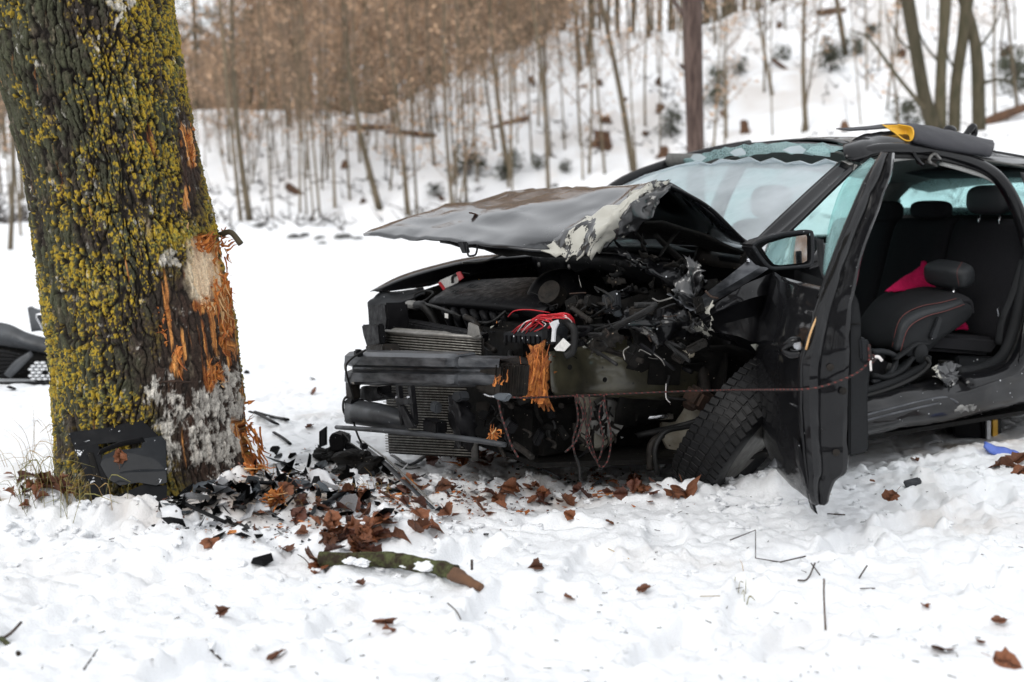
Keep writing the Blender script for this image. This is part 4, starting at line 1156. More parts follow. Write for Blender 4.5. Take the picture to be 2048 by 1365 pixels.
# roof
rf = []
for (u, z0, rise) in ((1.2, 1.415, .055), (1.5, 1.425, .065), (1.9, 1.42, .068), (2.3, 1.395, .066), (2.7, 1.355, .06), (3.1, 1.30, .05)):
    rf.append([K(u - .08 * abs(t) + .06, .60 * t, z0 + rise * (1 - t * t)) for t in (-1, -.66, -.33, 0, .33, .62, .84)])
rf[0] = [S(1425, 303, -.6), S(1475, 291, -.40), S(1530, 285, -.18), S(1575, 281, .02), S(1620, 280, .2), S(1665, 283, .38), S(1690, 290, .52)]
sheet('roof', rf, M['paint'], car, th=.01, n=(6, 6), crumple=.004, cs=4, label='black roof cut along its near edge')
sheet('headliner', [[p + Vector((.03, 0, -.05)) for p in r] for r in rf], M['headliner'], car, th=.01, n=(3, 3))
# peeled roof corner, curling over the missing pillar
sheet('peeled_roof_edge', [
    [S(1690, 290, .50), S(1735, 268, .46), S(1790, 262, .44), S(1852, 262, .44)],
    [S(1686, 300, .58), S(1735, 283, .58), S(1795, 275, .57), S(1858, 272, .56)],
    [S(1694, 318, .62), S(1740, 306, .63), S(1800, 296, .63), S(1868, 292, .62)],
    [S(1716, 322, .60), S(1752, 314, .61), S(1806, 304, .61), S(1872, 300, .60)]], M['paint'], car, th=.006, n=(6, 6), crumple=.010, cs=7, seed=14, label='roof edge peeled and curled where the pillar was cut')
sheet('roof_seal', [
    [S(1722, 328, .60), S(1770, 316, .61), S(1830, 308, .61), S(1880, 312, .60)],
    [S(1724, 338, .58), S(1772, 326, .59), S(1832, 318, .59), S(1882, 322, .58)]], M['pale_trim'], car, th=.008, n=(2, 5))
tube('roof_rail', [S(1700, 312, .60), S(1760, 298, .61), S(1850, 300, .61), S(1920, 315, .61), S(1970, 336, .61), S(2005, 366, .62), S(2035, 420, .64), S(2058, 490, .68)], [.02, .025, .028, .028, .028, .03, .032, .034], M['paint'], car, seg=10)
tube('rail_trim', [S(1880, 326, .58), S(1930, 340, .58), S(1985, 360, .59), S(2015, 395, .60), S(2040, 450, .63)], .012, M['pale_trim'], car, seg=8)
tube('rail_seal', [S(1760, 312, .60), S(1850, 314, .61), S(1925, 328, .60), S(1978, 350, .61), S(2010, 384, .62), S(2040, 440, .65), S(2056, 520, .70)], .013, M['hose'], car, seg=8)
prism('pillar_stub', P_([(1838, 300), (1868, 298), (1882, 318), (1868, 330), (1850, 328)], .6), (0, .05, 0), M['dark_metal'], car, bev=.004)
tube('torn_bracket', [S(1880, 318, .62), S(1868, 308, .64), S(1858, 322, .64), S(1872, 332, .62)], .007, M['bare'], car)
tube('torn_bracket', [S(1820, 296, .62), S(1834, 318, .63), S(1846, 330, .62)], .009, M['paint'], car)
# near windscreen pillar, cut off at its top
pil = [[S(1508, 492, .72), S(1524, 496, .76), S(1548, 486, .79)], [S(1560, 440, .71), S(1582, 444, .74), S(1604, 436, .76)], [S(1622, 382, .65), S(1644, 386, .68), S(1664, 378, .69)], [S(1680, 328, .585), S(1700, 336, .61), S(1712, 332, .62)]]
pillar = sheet('windscreen_pillar', pil, M['paint'], car, th=.03, n=(5, 4), label='sloping windscreen pillar cut off below the roof')
sheet('cut_end', [[S(1676, 326, .58), S(1694, 322, .6), S(1712, 330, .63)], [S(1684, 338, .60), S(1700, 342, .62), S(1708, 340, .63)]], M['bare'], pillar, th=.008, n=(4, 4), crumple=.012, cs=30, seed=2, edge=.01)
tube('glass_seal', [S(1504, 490, .715), S(1560, 436, .70), S(1622, 378, .645), S(1682, 324, .58)], .007, M['hose'], pillar)

# the front: beam, condenser, radiator, struts
BU0, BU1 = -.86, -.62
def beam_pt(t, px, py): return F(px, py, BU0 + (BU1 - BU0) * t)
prof = [(0, 704, 712), (1, 712, 0)]
bx = [(692, 0), (705, .05), (780, .3), (860, .58), (912, .76), (922, .80), (962, .95), (1000, 1.08)]
def brow(d0, dep):
    o = []
    for (x, t) in bx:
        e = 1 if t > .78 else 0
        y = d0 + 6 * t + (7 * e if d0 < 720 else -4 * e if d0 > 750 else 0)
        p = beam_pt(t, x, y); o.append(p + Vector((dep - (.018 * e * (dep < 0)) * -1 + .05 * max(0, .06 - t) * 20 * (1 if t < .04 else 0) * .4, 0, 0)))
    return o
bumper_beam = sheet('bumper_beam', [brow(703, .07), brow(705, .0), brow(712, -.02), brow(728, -.022), brow(734, .012), brow(740, .012), brow(745, -.02), brow(762, -.022), brow(768, .0), brow(772, .07)], M['steel'], car, th=.004, n=(2, 4), mode=('l', 'c'), label='ribbed steel bumper beam laid bare')
tube('beam_lip', [beam_pt(0, 692, 708) + Vector((.02, 0, 0)), beam_pt(0, 690, 730), beam_pt(0, 696, 752), beam_pt(0, 708, 768)], .005, M['alu'], bumper_beam)
tube('beam_cable', [beam_pt(.08, 732, 700), beam_pt(.07, 722, 716) + Vector((-.04, 0, 0)), beam_pt(.06, 710, 738) + Vector((-.04, 0, 0)), beam_pt(.06, 707, 800), beam_pt(.06, 708, 845), beam_pt(.1, 716, 872), CW(726, 893, 4.55)], .0045, M['hose'], car, n=6)
box('cable_clip', beam_pt(.1, 726, 706) + Vector((-.02, 0, 0)), (.03, .035, .03), M['plastic'], car)
box('cable_plug', CW(728, 893, 4.5), (.03, .03, .025), M['plastic'], car)
box('crash_box', F(1020, 755, -.52), (.20, .16, .13), M['dark_metal'], car, rot=rotx(.1, .05, .2), bev=.012)
for i in range(7):
    box('crash_box_rib', F(985 + i * 11, 757 + i * .6, -.60), (.03, .012, .115), M['dark_metal'], car, rot=rotx(.1, 0, .2))
# condenser: header tanks and a stack of flat tubes
cond = empty('condenser'); cond.parent = car
cl, cr_ = lambda y: F(772, y, -.66), lambda y: F(962, y + 14, -.50)
for i in range(9):
    y = 668 + i * 5.2
    tube('fin_tube', [cl(y), (cl(y) + cr_(y)) / 2, cr_(y)], .0048, M['fin'], cond, seg=5, n=1, flat=.7)
sheet('core', [[cl(664) + Vector((.014, 0, 0)), cr_(664) + Vector((.014, 0, 0))], [cl(716) + Vector((.014, 0, 0)), cr_(716) + Vector((.014, 0, 0))]], M['dark_metal'], cond, n=(1, 1))
tube('top_tank', [cl(664), cr_(662)], .010, M['alu'], cond, n=2, seg=8)
tube('side_tank', [F(769, 664, -.66), F(769, 718, -.66)], .012, M['alu'], cond, n=1)
box('mount_tab', F(764, 685, -.66), (.02, .05, .03), M['alu'], cond)
prism('top_plate', [F(772, 664, -.66), F(960, 676, -.50), F(958, 668, -.44), F(790, 656, -.60)], (0, 0, -.004), M['fin'], cond, bev=0)
# lower radiator core
rad = empty('radiator'); rad.parent = car
rl, rr = lambda y: F(766 + (y - 770) * .05, y, -.60), lambda y: F(952, y + 6, -.46)
for i in range(27):
    y = 768 + i * 5.2
    tube('fin_tube', [rl(y), rr(y + i * .12)], .0042, M['fin'], rad, seg=5, n=1, flat=.6)
sheet('core', [[rl(764) + Vector((.013, 0, 0)), rr(764) + Vector((.013, 0, 0))], [rl(908) + Vector((.013, 0, 0)), rr(912) + Vector((.013, 0, 0))]], M['dark_metal'], rad, n=(1, 1))
tube('side_tank', [rr(762) + Vector((-.005, 0, 0)), rr(915) + Vector((-.005, 0, 0))], .014, M['alu'], rad, n=1)
# black slam panel above the condenser
prism('slam_panel', Q_([(797, 645), (806, 643), (958, 672), (955, 690), (945, 694), (795, 662)], -.50), (.05, 0, .01), M['plastic'], car, bev=.006)
prism('hood_latch_plate', Q_([(936, 645), (952, 652), (957, 672), (948, 676), (934, 670)], -.56), (.012, 0, 0), M['alu'], car, bev=.003)
# front right headlight mounting, left standing
prism('headlight_carrier', Q_([(734, 612), (770, 606), (774, 640), (768, 690), (738, 690), (736, 640)], -.62), (.10, -.02, 0), M['plastic'], car, bev=.008)
prism('headlight_bracket', Q_([(722, 650), (756, 648), (760, 690), (734, 698), (726, 672)], -.72), (.03, 0, 0), M['plastic'], car, bev=.006)
prism('headlight_foot', Q_([(730, 690), (764, 690), (768, 712), (732, 712)], -.74), (.08, 0, 0), M['dark_metal'], car, bev=.006)
sheet('wing_bracket', [[S(735, 606, -.70), S(760, 588, -.72), S(805, 582, -.72), S(846, 574, -.70)], [S(737, 620, -.66), S(768, 602, -.64), S(812, 596, -.64), S(850, 586, -.62)], [S(746, 628, -.62), S(776, 612, -.58), S(800, 606, -.56), S(842, 592, -.55)]], M['plastic_grey'], car, th=.006, n=(4, 4), crumple=.010, cs=16, seed=6)
prism('headlight_bracket', Q_([(781, 602), (808, 606), (818, 614), (796, 626), (784, 622)], -.42), (.04, 0, 0), M['plastic'], car, bev=.004)
# far wing
sheet('far_wing', [
    [S(740, 584, -.80), S(800, 553, -.80), S(880, 529, -.79), S(960, 513, -.78), S(1092, 503, -.74)],
    [S(748, 582, -.72), S(806, 558, -.72), S(885, 535, -.71), S(962, 520, -.70), S(1092, 510, -.66)],
    [S(770, 584, -.70), S(820, 566, -.70), S(890, 546, -.69), S(965, 534, -.68), S(1092, 524, -.64)],
    [S(860, 572, -.69), S(880, 566, -.68), S(910, 560, -.67), S(970, 552, -.66), S(1092, 548, -.63)]], M['paint'], car, th=.005, n=(5, 5), label='thin arched far front wing')
sheet('far_inner_wing', [[K(-.5, -.66, .72), K(0, -.66, .84), K(.42, -.64, .9)], [K(-.5, -.64, .25), K(0, -.6, .25), K(.42, -.62, .25)]], M['soot'], car, th=.006, n=(4, 6), crumple=.02, cs=8)
sheet('far_scuttle', [[K(.34, -.80, 1.0), K(.36, -.45, 1.0)], [K(.34, -.80, .7), K(.36, -.45, .7)]], M['soot'], car, n=(2, 2))
tube('bonnet_stay', [S(925, 526, -.6), S(965, 524, -.6), S(1012, 506, -.55)], .006, M['alu'], car, n=3)
# lower bumper parts
sheet('air_guide', [[F(694, 800, -.84), F(750, 806, -.8), F(800, 820, -.76), F(826, 836, -.73)], [F(690, 818, -.88), F(748, 824, -.85), F(798, 838, -.80), F(822, 850, -.76)], [F(690, 838, -.87), F(746, 845, -.84), F(790, 856, -.79), F(812, 864, -.75)], [F(692, 846, -.82), F(748, 854, -.78), F(790, 864, -.74), F(810, 870, -.7)]], M['bumper'], car, th=.006, n=(4, 4), label='curved black plastic air guide')
prism('air_guide_end', Q_([(688, 800), (702, 800), (704, 846), (688, 846)], -.86), (.06, 0, 0), M['plastic'], car, bev=.005)
prism('guide_block', Q_([(718, 776), (726, 772), (754, 774), (756, 786), (776, 796), (740, 804), (718, 800)], -.78), (.06, 0, .0), M['plastic'], car, bev=.006)
tube('lower_rail', [F(674, 855, -.90), F(760, 861, -.84), F(850, 869, -.77), F(945, 880, -.70), F(1010, 890, -.64)], [.013, .015, .016, .016, .014], M['bumper'], car, seg=10, flat=.7)
for (x0, x1) in ((790, 797), (814, 822)):
    prism('latch_support', Q_([(x0, 772), (x1, 772), (x1 + 8, 850), (x0 + 10, 852)], -.80), (.018, 0, 0), M['plastic'], car, bev=.003)
prism('latch_bridge', Q_([(790, 798), (824, 796), (826, 808), (792, 812)], -.81), (.012, 0, 0), M['plastic'], car, bev=.003)
prism('latch_brace', Q_([(796, 815), (806, 812), (830, 856), (812, 858)], -.81), (.012, 0, 0), M['plastic'], car, bev=.003)
for (x, y) in ((795, 795), (818, 795)):
    lathe('bolt', [(0, .006), (-.006, .006), (-.008, .003)], M['chrome'], car, Matrix.Translation(F(x, y, -.815)), seg=8)
box('sensor_box', F(870, 853, -.74), (.05, .10, .05), M['plastic'], car, rot=rotx(0, 0, .1))
box('sensor_box', F(872, 815, -.72), (.03, .045, .04), M['bumper'], car, rot=rotx(.1, 0, .1))
prism('horn', Q_([(905, 784), (918, 784), (922, 800), (912, 806), (902, 798)], -.72), (.04, 0, 0), M['plastic_grey'], car, bev=.005)
sheet('torn_shroud', [[F(890, 800, -.68), F(905, 790, -.70), F(935, 800, -.66)], [F(900, 830, -.70), F(918, 828, -.72), F(948, 840, -.66)], [F(905, 890, -.68), F(922, 892, -.70), F(945, 888, -.66)]], M['plastic'], car, th=.004, n=(5, 5), crumple=.03, cs=14, seed=12, edge=.03)
prism('lower_strut', Q_([(690, 758), (702, 760), (704, 800), (692, 800)], -.84), (.04, 0, 0), M['dark_metal'], car, bev=.004)
prism('lower_strut', Q_([(738, 762), (766, 764), (768, 800), (742, 796)], -.66), (.04, 0, 0), M['plastic'], car, bev=.004)
tube('brake_pipe', [F(700, 790, -.8), F(688, 800, -.86), F(687, 822, -.86), F(698, 840, -.82)], .005, M['hose'], car)
tube('brake_pipe', [F(710, 778, -.8), F(725, 766, -.78), F(750, 762, -.76)], .005, M['hose'], car)

# engine
cover = sheet('engine_cover', [
    [F(858, 612, -.42), F(920, 616, -.36), F(1000, 622, -.30), F(1056, 632, -.26), F(1075, 648, -.24)],
    [F(860, 603, -.42), F(922, 606, -.37), F(1003, 612, -.31), F(1062, 618, -.27), F(1090, 625, -.24)],
    [F(880, 588, -.36), F(940, 590, -.31), F(1020, 594, -.25), F(1075, 596, -.21), F(1110, 600, -.18)],
    [F(905, 572, -.18), F(960, 571, -.15), F(1040, 570, -.10), F(1090, 571, -.08), F(1125, 575, -.05)],
    [F(930, 563, -.06), F(985, 560, -.03), F(1060, 557, .02), F(1105, 556, .05), F(1145, 560, .08)]], M['plastic'], car, th=.008, n=(5, 5), label='moulded black engine cover')
def letters(txt, p, R, size, m, parent, nm='lettering'):
    cu = bpy.data.curves.new(nm, 'FONT'); cu.body = txt; cu.size = size; cu.extrude = .0015; cu.align_x = 'CENTER'
    tmp = bpy.data.objects.new('tmp', cu); C.objects.link(tmp)
    dg = bpy.context.evaluated_depsgraph_get(); me = bpy.data.meshes.new_from_object(tmp.evaluated_get(dg))
    bpy.data.objects.remove(tmp)
    me.transform(Matrix.Translation(p) @ R.to_4x4())
    me.materials.clear()
    return link(nm, me, M[m], parent)
_n = Vector((-.42, 0, .9)); _x = Vector((0, -1, -.03)).normalized(); _y = _n.cross(_x).normalized(); _n = _x.cross(_y).normalized()
RC = Matrix((_x, _y, _n)).transposed()
letters('TDI', F(940, 580, -.262) + _n * .012, RC, .045, 'plastic_grey', cover)
letters('2.0', F(908, 590, -.335) + _n * .012, RC, .035, 'plastic_grey', cover)
tube('dipstick_handle', [F(950, 567, -.02), F(948, 561, -.02), F(954, 559, -.02), F(960, 562, -.02), F(957, 568, -.02)], .004, M['yellow'], car, n=3)
# intake runners under the cover
for i in range(7):
    x = 884 + i * 19
    tube('intake_runner', [F(x, 612 + i, -.34 + i * .02), F(x + 6, 622 + i, -.40 + i * .02), F(x + 14, 640 + i, -.40 + i * .02), F(x + 26, 668 + i, -.34 + i * .02)], [.014, .017, .017, .014], M['plastic'], car, seg=8)
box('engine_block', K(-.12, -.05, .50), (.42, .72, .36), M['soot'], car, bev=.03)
box('intake_label', F(893, 632, -.445), (.002, .03, .02), M['label_white'], car, bev=0)
tube('coolant_hose', [F(828, 612, -.44), F(846, 612, -.44), F(862, 630, -.42), F(874, 655, -.40)], .020, M['hose'], car, seg=10)
tube('coolant_hose', [F(815, 648, -.46), F(808, 622, -.46), F(818, 610, -.45), F(834, 612, -.44)], [.014, .017, .02, .02], M['alu'], car, seg=10)
tube('vacuum_hose', [F(830, 612, -.42), F(830, 590, -.40), F(850, 582, -.36), F(866, 586, -.34), F(856, 598, -.38), F(840, 606, -.41)], .005, M['hose'], car)
tube('fuel_pipe', [F(838, 606, -.43), F(870, 614, -.44), F(905, 626, -.44), F(922, 634, -.42)], .007, M['hose'], car)
tube('fuel_pipe', [F(928, 636, -.42), F(945, 642, -.40), F(970, 646, -.38), F(990, 640, -.34), F(1020, 615, -.28)], .006, M['hose'], car)
tube('battered_loom', [F(930, 634, -.42), F(950, 645, -.42), F(960, 665, -.44), F(972, 690, -.46), F(990, 702, -.46)], .013, M['dark_metal'], car)
tube('air_duct', [F(1060, 640, -.22), F(1090, 580, -.12), F(1130, 568, -.02), F(1150, 590, -.06), F(1150, 620, -.1)], [.05, .06, .065, .055, .045], M['plastic'], car, seg=14)
lathe('throttle_body', [(-.03, .05), (.03, .05), (.032, .035), (.02, .03)], M['dark_metal'], car, Matrix.Translation(F(1105, 590, -.2)) @ rotx(0, .5, .4).to_4x4(), seg=20)
# cowl and bulkhead
cowl = sheet('cowl', [[K(.30, -.66, .93), K(.24, -.2, .945), K(.24, .2, .945), K(.30, .52, .93)], [K(.28, -.66, .90), K(.22, -.2, .92), K(.22, .2, .92), K(.28, .52, .90)], [K(.30, -.66, .80), K(.25, -.2, .82), K(.25, .2, .82), K(.30, .52, .80)]], M['plastic'], car, th=.006, n=(3, 6), label='black plastic cowl with three screws')
tube('cowl_seal', [K(.29, -.64, .935), K(.23, -.2, .952), K(.23, .2, .952), K(.27, .44, .938)], .006, M['hose'], cowl)
for (x, y) in ((1080, 530), (1140, 534), (1202, 540)):
    lathe('cowl_screw', [(0, .012), (-.006, .012), (-.009, .005)], M['alu'], cowl, Matrix.Translation(F(x, y, .232)), seg=10)
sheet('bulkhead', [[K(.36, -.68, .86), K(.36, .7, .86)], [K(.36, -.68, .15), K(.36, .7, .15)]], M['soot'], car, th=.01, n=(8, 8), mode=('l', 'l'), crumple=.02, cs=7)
prism('heat_shield', Q_([(1112, 550), (1238, 556), (1242, 560), (1216, 568), (1150, 566), (1136, 574)], .20), (.004, 0, 0), M['alu'], car, bev=0)
lathe('brake_booster', [(-.06, .03), (-.05, .10), (.04, .12), (.06, .10)], M['soot'], car, Matrix.Translation(F(1165, 590, .15)), seg=26)
prism('brake_reservoir', Q_([(1174, 606), (1230, 594), (1258, 600), (1256, 622), (1242, 626), (1210, 622), (1176, 622)], .02), (.08, 0, 0), M['grey_pl'], car, bev=.008)
prism('brake_reservoir', Q_([(1222, 618), (1244, 616), (1250, 636), (1226, 634)], .0), (.05, 0, 0), M['grey_pl'], car, bev=.005)
lathe('reservoir_cap', [(-.02, .025), (.02, .025)], M['plastic_grey'], car, Matrix.Translation(F(1305, 610, .1)) @ rotx(0, 1.4, 0).to_4x4(), seg=16)
# fuse box with torn wires
fuse = prism('fuse_box', Q_([(1006, 666), (1014, 664), (1064, 662), (1080, 650), (1108, 648), (1112, 656), (1106, 690), (1008, 684)], -.42), (.06, 0, .01), M['plastic_grey'], car, bev=.004, label='charcoal fuse box with cut wires')
for i in range(9):
    box('fuse_rib', F(1012 + i * 9.5, 678 + i * .4, -.425), (.006, .012, .03), M['plastic'], fuse, bev=.002)
box('fuse_connector', F(1094, 668, -.43), (.02, .05, .04), M['plastic'], fuse)
prism('torn_tape', Q_([(1098, 646), (1114, 640), (1116, 648), (1110, 660), (1108, 684), (1102, 684), (1104, 658)], -.44), (.006, 0, 0), M['white_pl'], fuse, bev=0)
for i in range(15):
    x0 = 1030 + random.uniform(-8, 60); wht = i % 5 == 0
    tube('wire', [F(x0, 664 + random.uniform(-4, 4), -.42), F(x0 + 18, 650 + random.uniform(-8, 4), -.43), F(1085 + random.uniform(-15, 20), 636 + random.uniform(-6, 8), -.42 + random.uniform(-.03, .03)), F(1128, 630 + random.uniform(-4, 8), -.40), F(1146, 640 + random.uniform(-5, 8), -.36), F(1150, 656 + random.uniform(0, 6), -.34)][: random.choice([4, 5, 6])], .0017 + .0008 * (i % 2), M['white_wire' if wht else 'red_wire'], car, seg=6, n=5)
tube('wire', [F(1016, 634, -.4), F(1030, 622, -.4), F(1060, 620, -.36), F(1100, 626, -.3)], .0022, M['red_wire'], car)
for i in range(8):
    a = random.uniform(-.2, 1.2)
    tube('frayed_wire', [F(1196, 632, -.12), F(1210 + 14 * math.cos(a), 622 - 14 * math.sin(a), -.13), F(1200 + random.uniform(10, 45), 598 + random.uniform(0, 30), -.14)], .0013, M['rust'], car, seg=4, n=3)
tube('battery_cable', [F(1120, 690, -.40), F(1112, 660, -.40), F(1125, 640, -.38), F(1148, 660, -.36), F(1146, 700, -.36), F(1130, 712, -.38)], .015, M['hose'], car, seg=9)
prism('warning_label', Q_([(1126, 677), (1140, 690), (1128, 703), (1112, 702), (1108, 697)], -.46), (.003, 0, 0), M['label_white'], car, bev=0)
prism('manual_card', Q_([(876, 568), (880, 561), (915, 546), (920, 552), (915, 566), (888, 578)], -.26), (.004, 0, 0), M['label_white'], car, bev=0, label='white and red printed card tucked beside the engine')
prism('card_band', Q_([(912, 546), (920, 543), (927, 556), (918, 562)], -.265), (.004, 0, 0), M['red_wire'], car, bev=0)
prism('card_band', Q_([(876, 566), (880, 564), (890, 578), (886, 581)], -.265), (.004, 0, 0), M['red_wire'], car, bev=0)
tube('vacuum_hose', [F(905, 566, -.28), F(906, 554, -.27), F(920, 548, -.25), F(938, 550, -.2)], .007, M['hose'], car)
# clutter of pipes, looms and brackets in the bay
rc = random.Random(3)
box('dark_gap_block', F(985, 800, -.42), (.10, .22, .30), M['soot'], car, rot=rotx(0, 0, .2))  # added dark block that gives the open gap a shaded depth
for i in range(46):
    x, y, u = rc.uniform(820, 1380), rc.uniform(585, 700), rc.uniform(-.35, .2)
    if x < 1010 and y < 655: continue
    tube(rc.choice(['loom', 'pipe', 'hose']), [F(x, y, u), F(x + rc.uniform(-30, 30), y + rc.uniform(-14, 22), u + rc.uniform(-.05, .05)), F(x + rc.uniform(-60, 60), y + rc.uniform(-10, 45), u + rc.uniform(-.1, .1)), F(x + rc.uniform(-70, 70), y + rc.uniform(10, 60), u)], rc.uniform(.004, .014), M[rc.choice(['hose', 'plastic', 'dark_metal', 'hose'])], car, seg=7)
for i in range(34):
    x, y, u = rc.uniform(990, 1400), rc.uniform(590, 720), rc.uniform(-.2, .2)
    box(rc.choice(['bracket', 'housing', 'connector']), F(x, y, u), (rc.uniform(.02, .08), rc.uniform(.02, .09), rc.uniform(.02, .08)), M[rc.choice(['dark_metal', 'plastic', 'soot', 'soot', 'plastic', 'plastic_grey'])], car, rot=rotx(rc.uniform(-.6, .6), rc.uniform(-.6, .6), rc.uniform(0, 3)))
for i in range(90):
    x, y, u = rc.uniform(980, 1420), rc.uniform(575, 720), rc.uniform(-.38, .1)
    a = rc.uniform(0, 6.28); l = rc.uniform(10, 40)
    tube('wire', [F(x, y, u), F(x + l * .5 * math.cos(a) + rc.uniform(-8, 8), y + l * .35 * math.sin(a) + rc.uniform(-8, 8), u), F(x + l * math.cos(a), y + l * .7 * math.sin(a), u + rc.uniform(-.03, .03))], rc.uniform(.0012, .004), M[rc.choice(['hose', 'hose', 'soot', 'plastic', 'alu', 'rust', 'dark_metal'])], car, seg=5, n=4)
for i in range(60):
    x, y = rc.uniform(960, 1420), rc.uniform(640, 890)
    s = rc.uniform(.004, .012)
    prism('metal_scrap', [F(x, y, -.45 + (x - 960) * .0019 - .05) + Vector((rc.uniform(-s, s), rc.uniform(-s, s) * 1.5, rc.uniform(-s, s))) for _ in range(4)], (.002, 0, 0), M[rc.choice(['bare', 'plastic', 'primer', 'dark_metal', 'wood', 'white_pl'])], car, bev=0)
# torn ducts, pipes and brackets hanging below the crash box
def low(x, y, k=0.0):
    return F(x, y, -.50 + k) if x < 1070 else S(x, y, .50 - k)
for i in range(40):
    x, y, k = rc.uniform(965, 1240), rc.uniform(795, 890), rc.uniform(-.05, .04)
    l = rc.uniform(14, 50); a = rc.uniform(.6, 2.4)
    tube(rc.choice(['pipe', 'loom', 'strut']), [low(x, y, k), low(x + l * .4 * math.cos(a) + rc.uniform(-10, 10), y + l * .5 * math.sin(a), k), low(x + l * math.cos(a), min(915, y + l * math.sin(a)), k)], rc.choice([.003, .005, .008, .012]), M[rc.choice(['hose', 'plastic', 'dark_metal', 'soot'])], car, seg=7, n=4, flat=rc.choice([1, .4])) if (x < 1070) == (x + l * math.cos(a) < 1070) else None
for i in range(16):
    x, y = rc.uniform(965, 1230), rc.uniform(795, 880)
    box(rc.choice(['bracket', 'housing']), low(x, y), (rc.uniform(.01, .05), rc.uniform(.02, .06), rc.uniform(.02, .06)), M[rc.choice(['dark_metal', 'plastic', 'soot', 'soot'])], car, rot=rotx(rc.uniform(-.6, .6), rc.uniform(-.6, .6), rc.uniform(0, 3)), bev=.004)
# near side of the bay: olive chassis leg, torn wing, strut tower
leg = sheet('chassis_leg', [
    [F(1098, 704, -.42), S(1180, 690, .50), S(1250, 676, .54), S(1330, 672, .56), S(1400, 668, .58)],
    [F(1098, 724, -.43), S(1180, 716, .54), S(1250, 706, .60), S(1330, 700, .62), S(1400, 700, .62)],
    [F(1100, 752, -.43), S(1182, 748, .56), S(1252, 742, .62), S(1330, 742, .63), S(1400, 742, .62)],
    [F(1104, 782, -.42), S(1184, 784, .55), S(1254, 786, .60), S(1330, 788, .61), S(1400, 786, .60)],
    [F(1110, 792, -.38), S(1186, 794, .46), S(1256, 796, .5), S(1330, 798, .5), S(1400, 796, .5)]], M['olive'], car, th=.006, n=(4, 6), crumple=.010, cs=7, seed=5, label='olive primed chassis leg laid bare')
tube('leg_flange', [S(1130, 712, .46), S(1160, 700, .5), S(1190, 680, .55), S(1214, 664, .58)], [.012, .016, .017, .012], M['primer'], leg, flat=.5)
tube('leg_flange', [S(1206, 678, .57), S(1240, 676, .6), S(1284, 674, .6)], [.005, .006, .004], M['rust'], leg)
for i, (x, y) in enumerate(((1210, 760), (1140, 735), (1270, 700), (1300, 765))):
    lathe('leg_hole', [(0, .010), (.002, .010)], M['soot'], leg, Matrix.Translation(S(x, y, .63)) @ rotx(0, 0, math.pi / 2).to_4x4(), seg=10)
box('dark_patch', S(1330, 735, .635), (.16, .008, .14), M['soot'], leg, rot=rotx(0, .1, 0), bev=.004)  # near-black slab on the chassis leg
sheet('lower_pan', [[F(1000, 800, -.45), S(1180, 812, .4), S(1400, 808, .45)], [F(1000, 905, -.42), S(1180, 900, .35), S(1400, 880, .40)]], M['soot'], car, th=.01, n=(5, 6), mode=('l', 'l'), crumple=.03, cs=7)
lathe('gearbox_bell', [(-.04, .02), (-.03, .09), (.0, .115), (.05, .125), (.08, .12)], M['shield'], car, Matrix.Translation(S(1185, 850, .40)) @ rotx(0, 0, math.pi / 2 - .3).to_4x4(), seg=30)
lathe('drive_pulley', [(-.02, .03), (-.02, .075), (.03, .078)], M['alu'], car, Matrix.Translation(S(1212, 835, .46)) @ rotx(0, 0, math.pi / 2 - .3).to_4x4(), seg=26)
for i in range(8):
    a = i * math.pi / 4
    box('pulley_vane', S(1212, 835, .475) + Vector((.045 * math.cos(a), 0, .045 * math.sin(a))), (.05, .01, .012), M['dark_metal'], car, rot=rotx(0, -a, 0), bev=.002)
box('oil_sump', S(1075, 850, .30), (.26, .28, .24), M['soot'], car, rot=rotx(0, 0, .2), bev=.03)
tube('drive_shaft', [S(1240, 838, .42), S(1290, 836, .5), S(1345, 832, .55)], .014, M['chrome'], car, seg=10, n=2)
lathe('shaft_boot', [(0, .045), (.03, .035), (.05, .042), (.08, .028), (.1, .035), (.12, .018)], M['hose'], car, Matrix.Translation(S(1240, 838, .42)) @ rotx(0, 0, -.25).to_4x4(), seg=18)
sheet('strut_tower', [[K(-.1, .62, .80), K(.12, .60, .84), K(.36, .62, .86)], [K(-.08, .66, .62), K(.12, .66, .62), K(.38, .70, .64)], [K(-.05, .52, .30), K(.15, .50, .28), K(.38, .56, .3)]], M['soot'], car, th=.006, n=(6, 6), crumple=.03, cs=8, seed=9)
tube('suspension_strut', [S(1395, 640, .58), S(1402, 720, .60), S(1410, 800, .64)], [.035, .032, .026], M['dark_metal'], car, seg=12)
for i in range(5):
    z = i * 13
    tube('strut_coil', [S(1395 + 34 * math.cos(a), 668 + z + 5 * math.sin(a) + a * 2, .60 + .05 * math.sin(a)) for a in np.linspace(0, 6.0, 8)], .006, M['soot'], car, n=2, seg=6)
lathe('bump_stop', [(0, .02), (-.02, .026), (-.03, .02), (-.05, .012)], M['shield'], car, Matrix.Translation(S(1368, 706, .66)) @ rotx(0, 0, math.pi / 2).to_4x4(), seg=14)
sheet('wheel_arch_liner', [[S(1420, 690, .72), S(1480, 700, .78), S(1560, 735, .80)], [S(1410, 720, .6), S(1470, 740, .62), S(1580, 800, .62)], [S(1400, 800, .5), S(1480, 850, .5), S(1590, 900, .5)]], M['soot'], car, th=.006, n=(5, 5), crumple=.02, cs=8, seed=19)
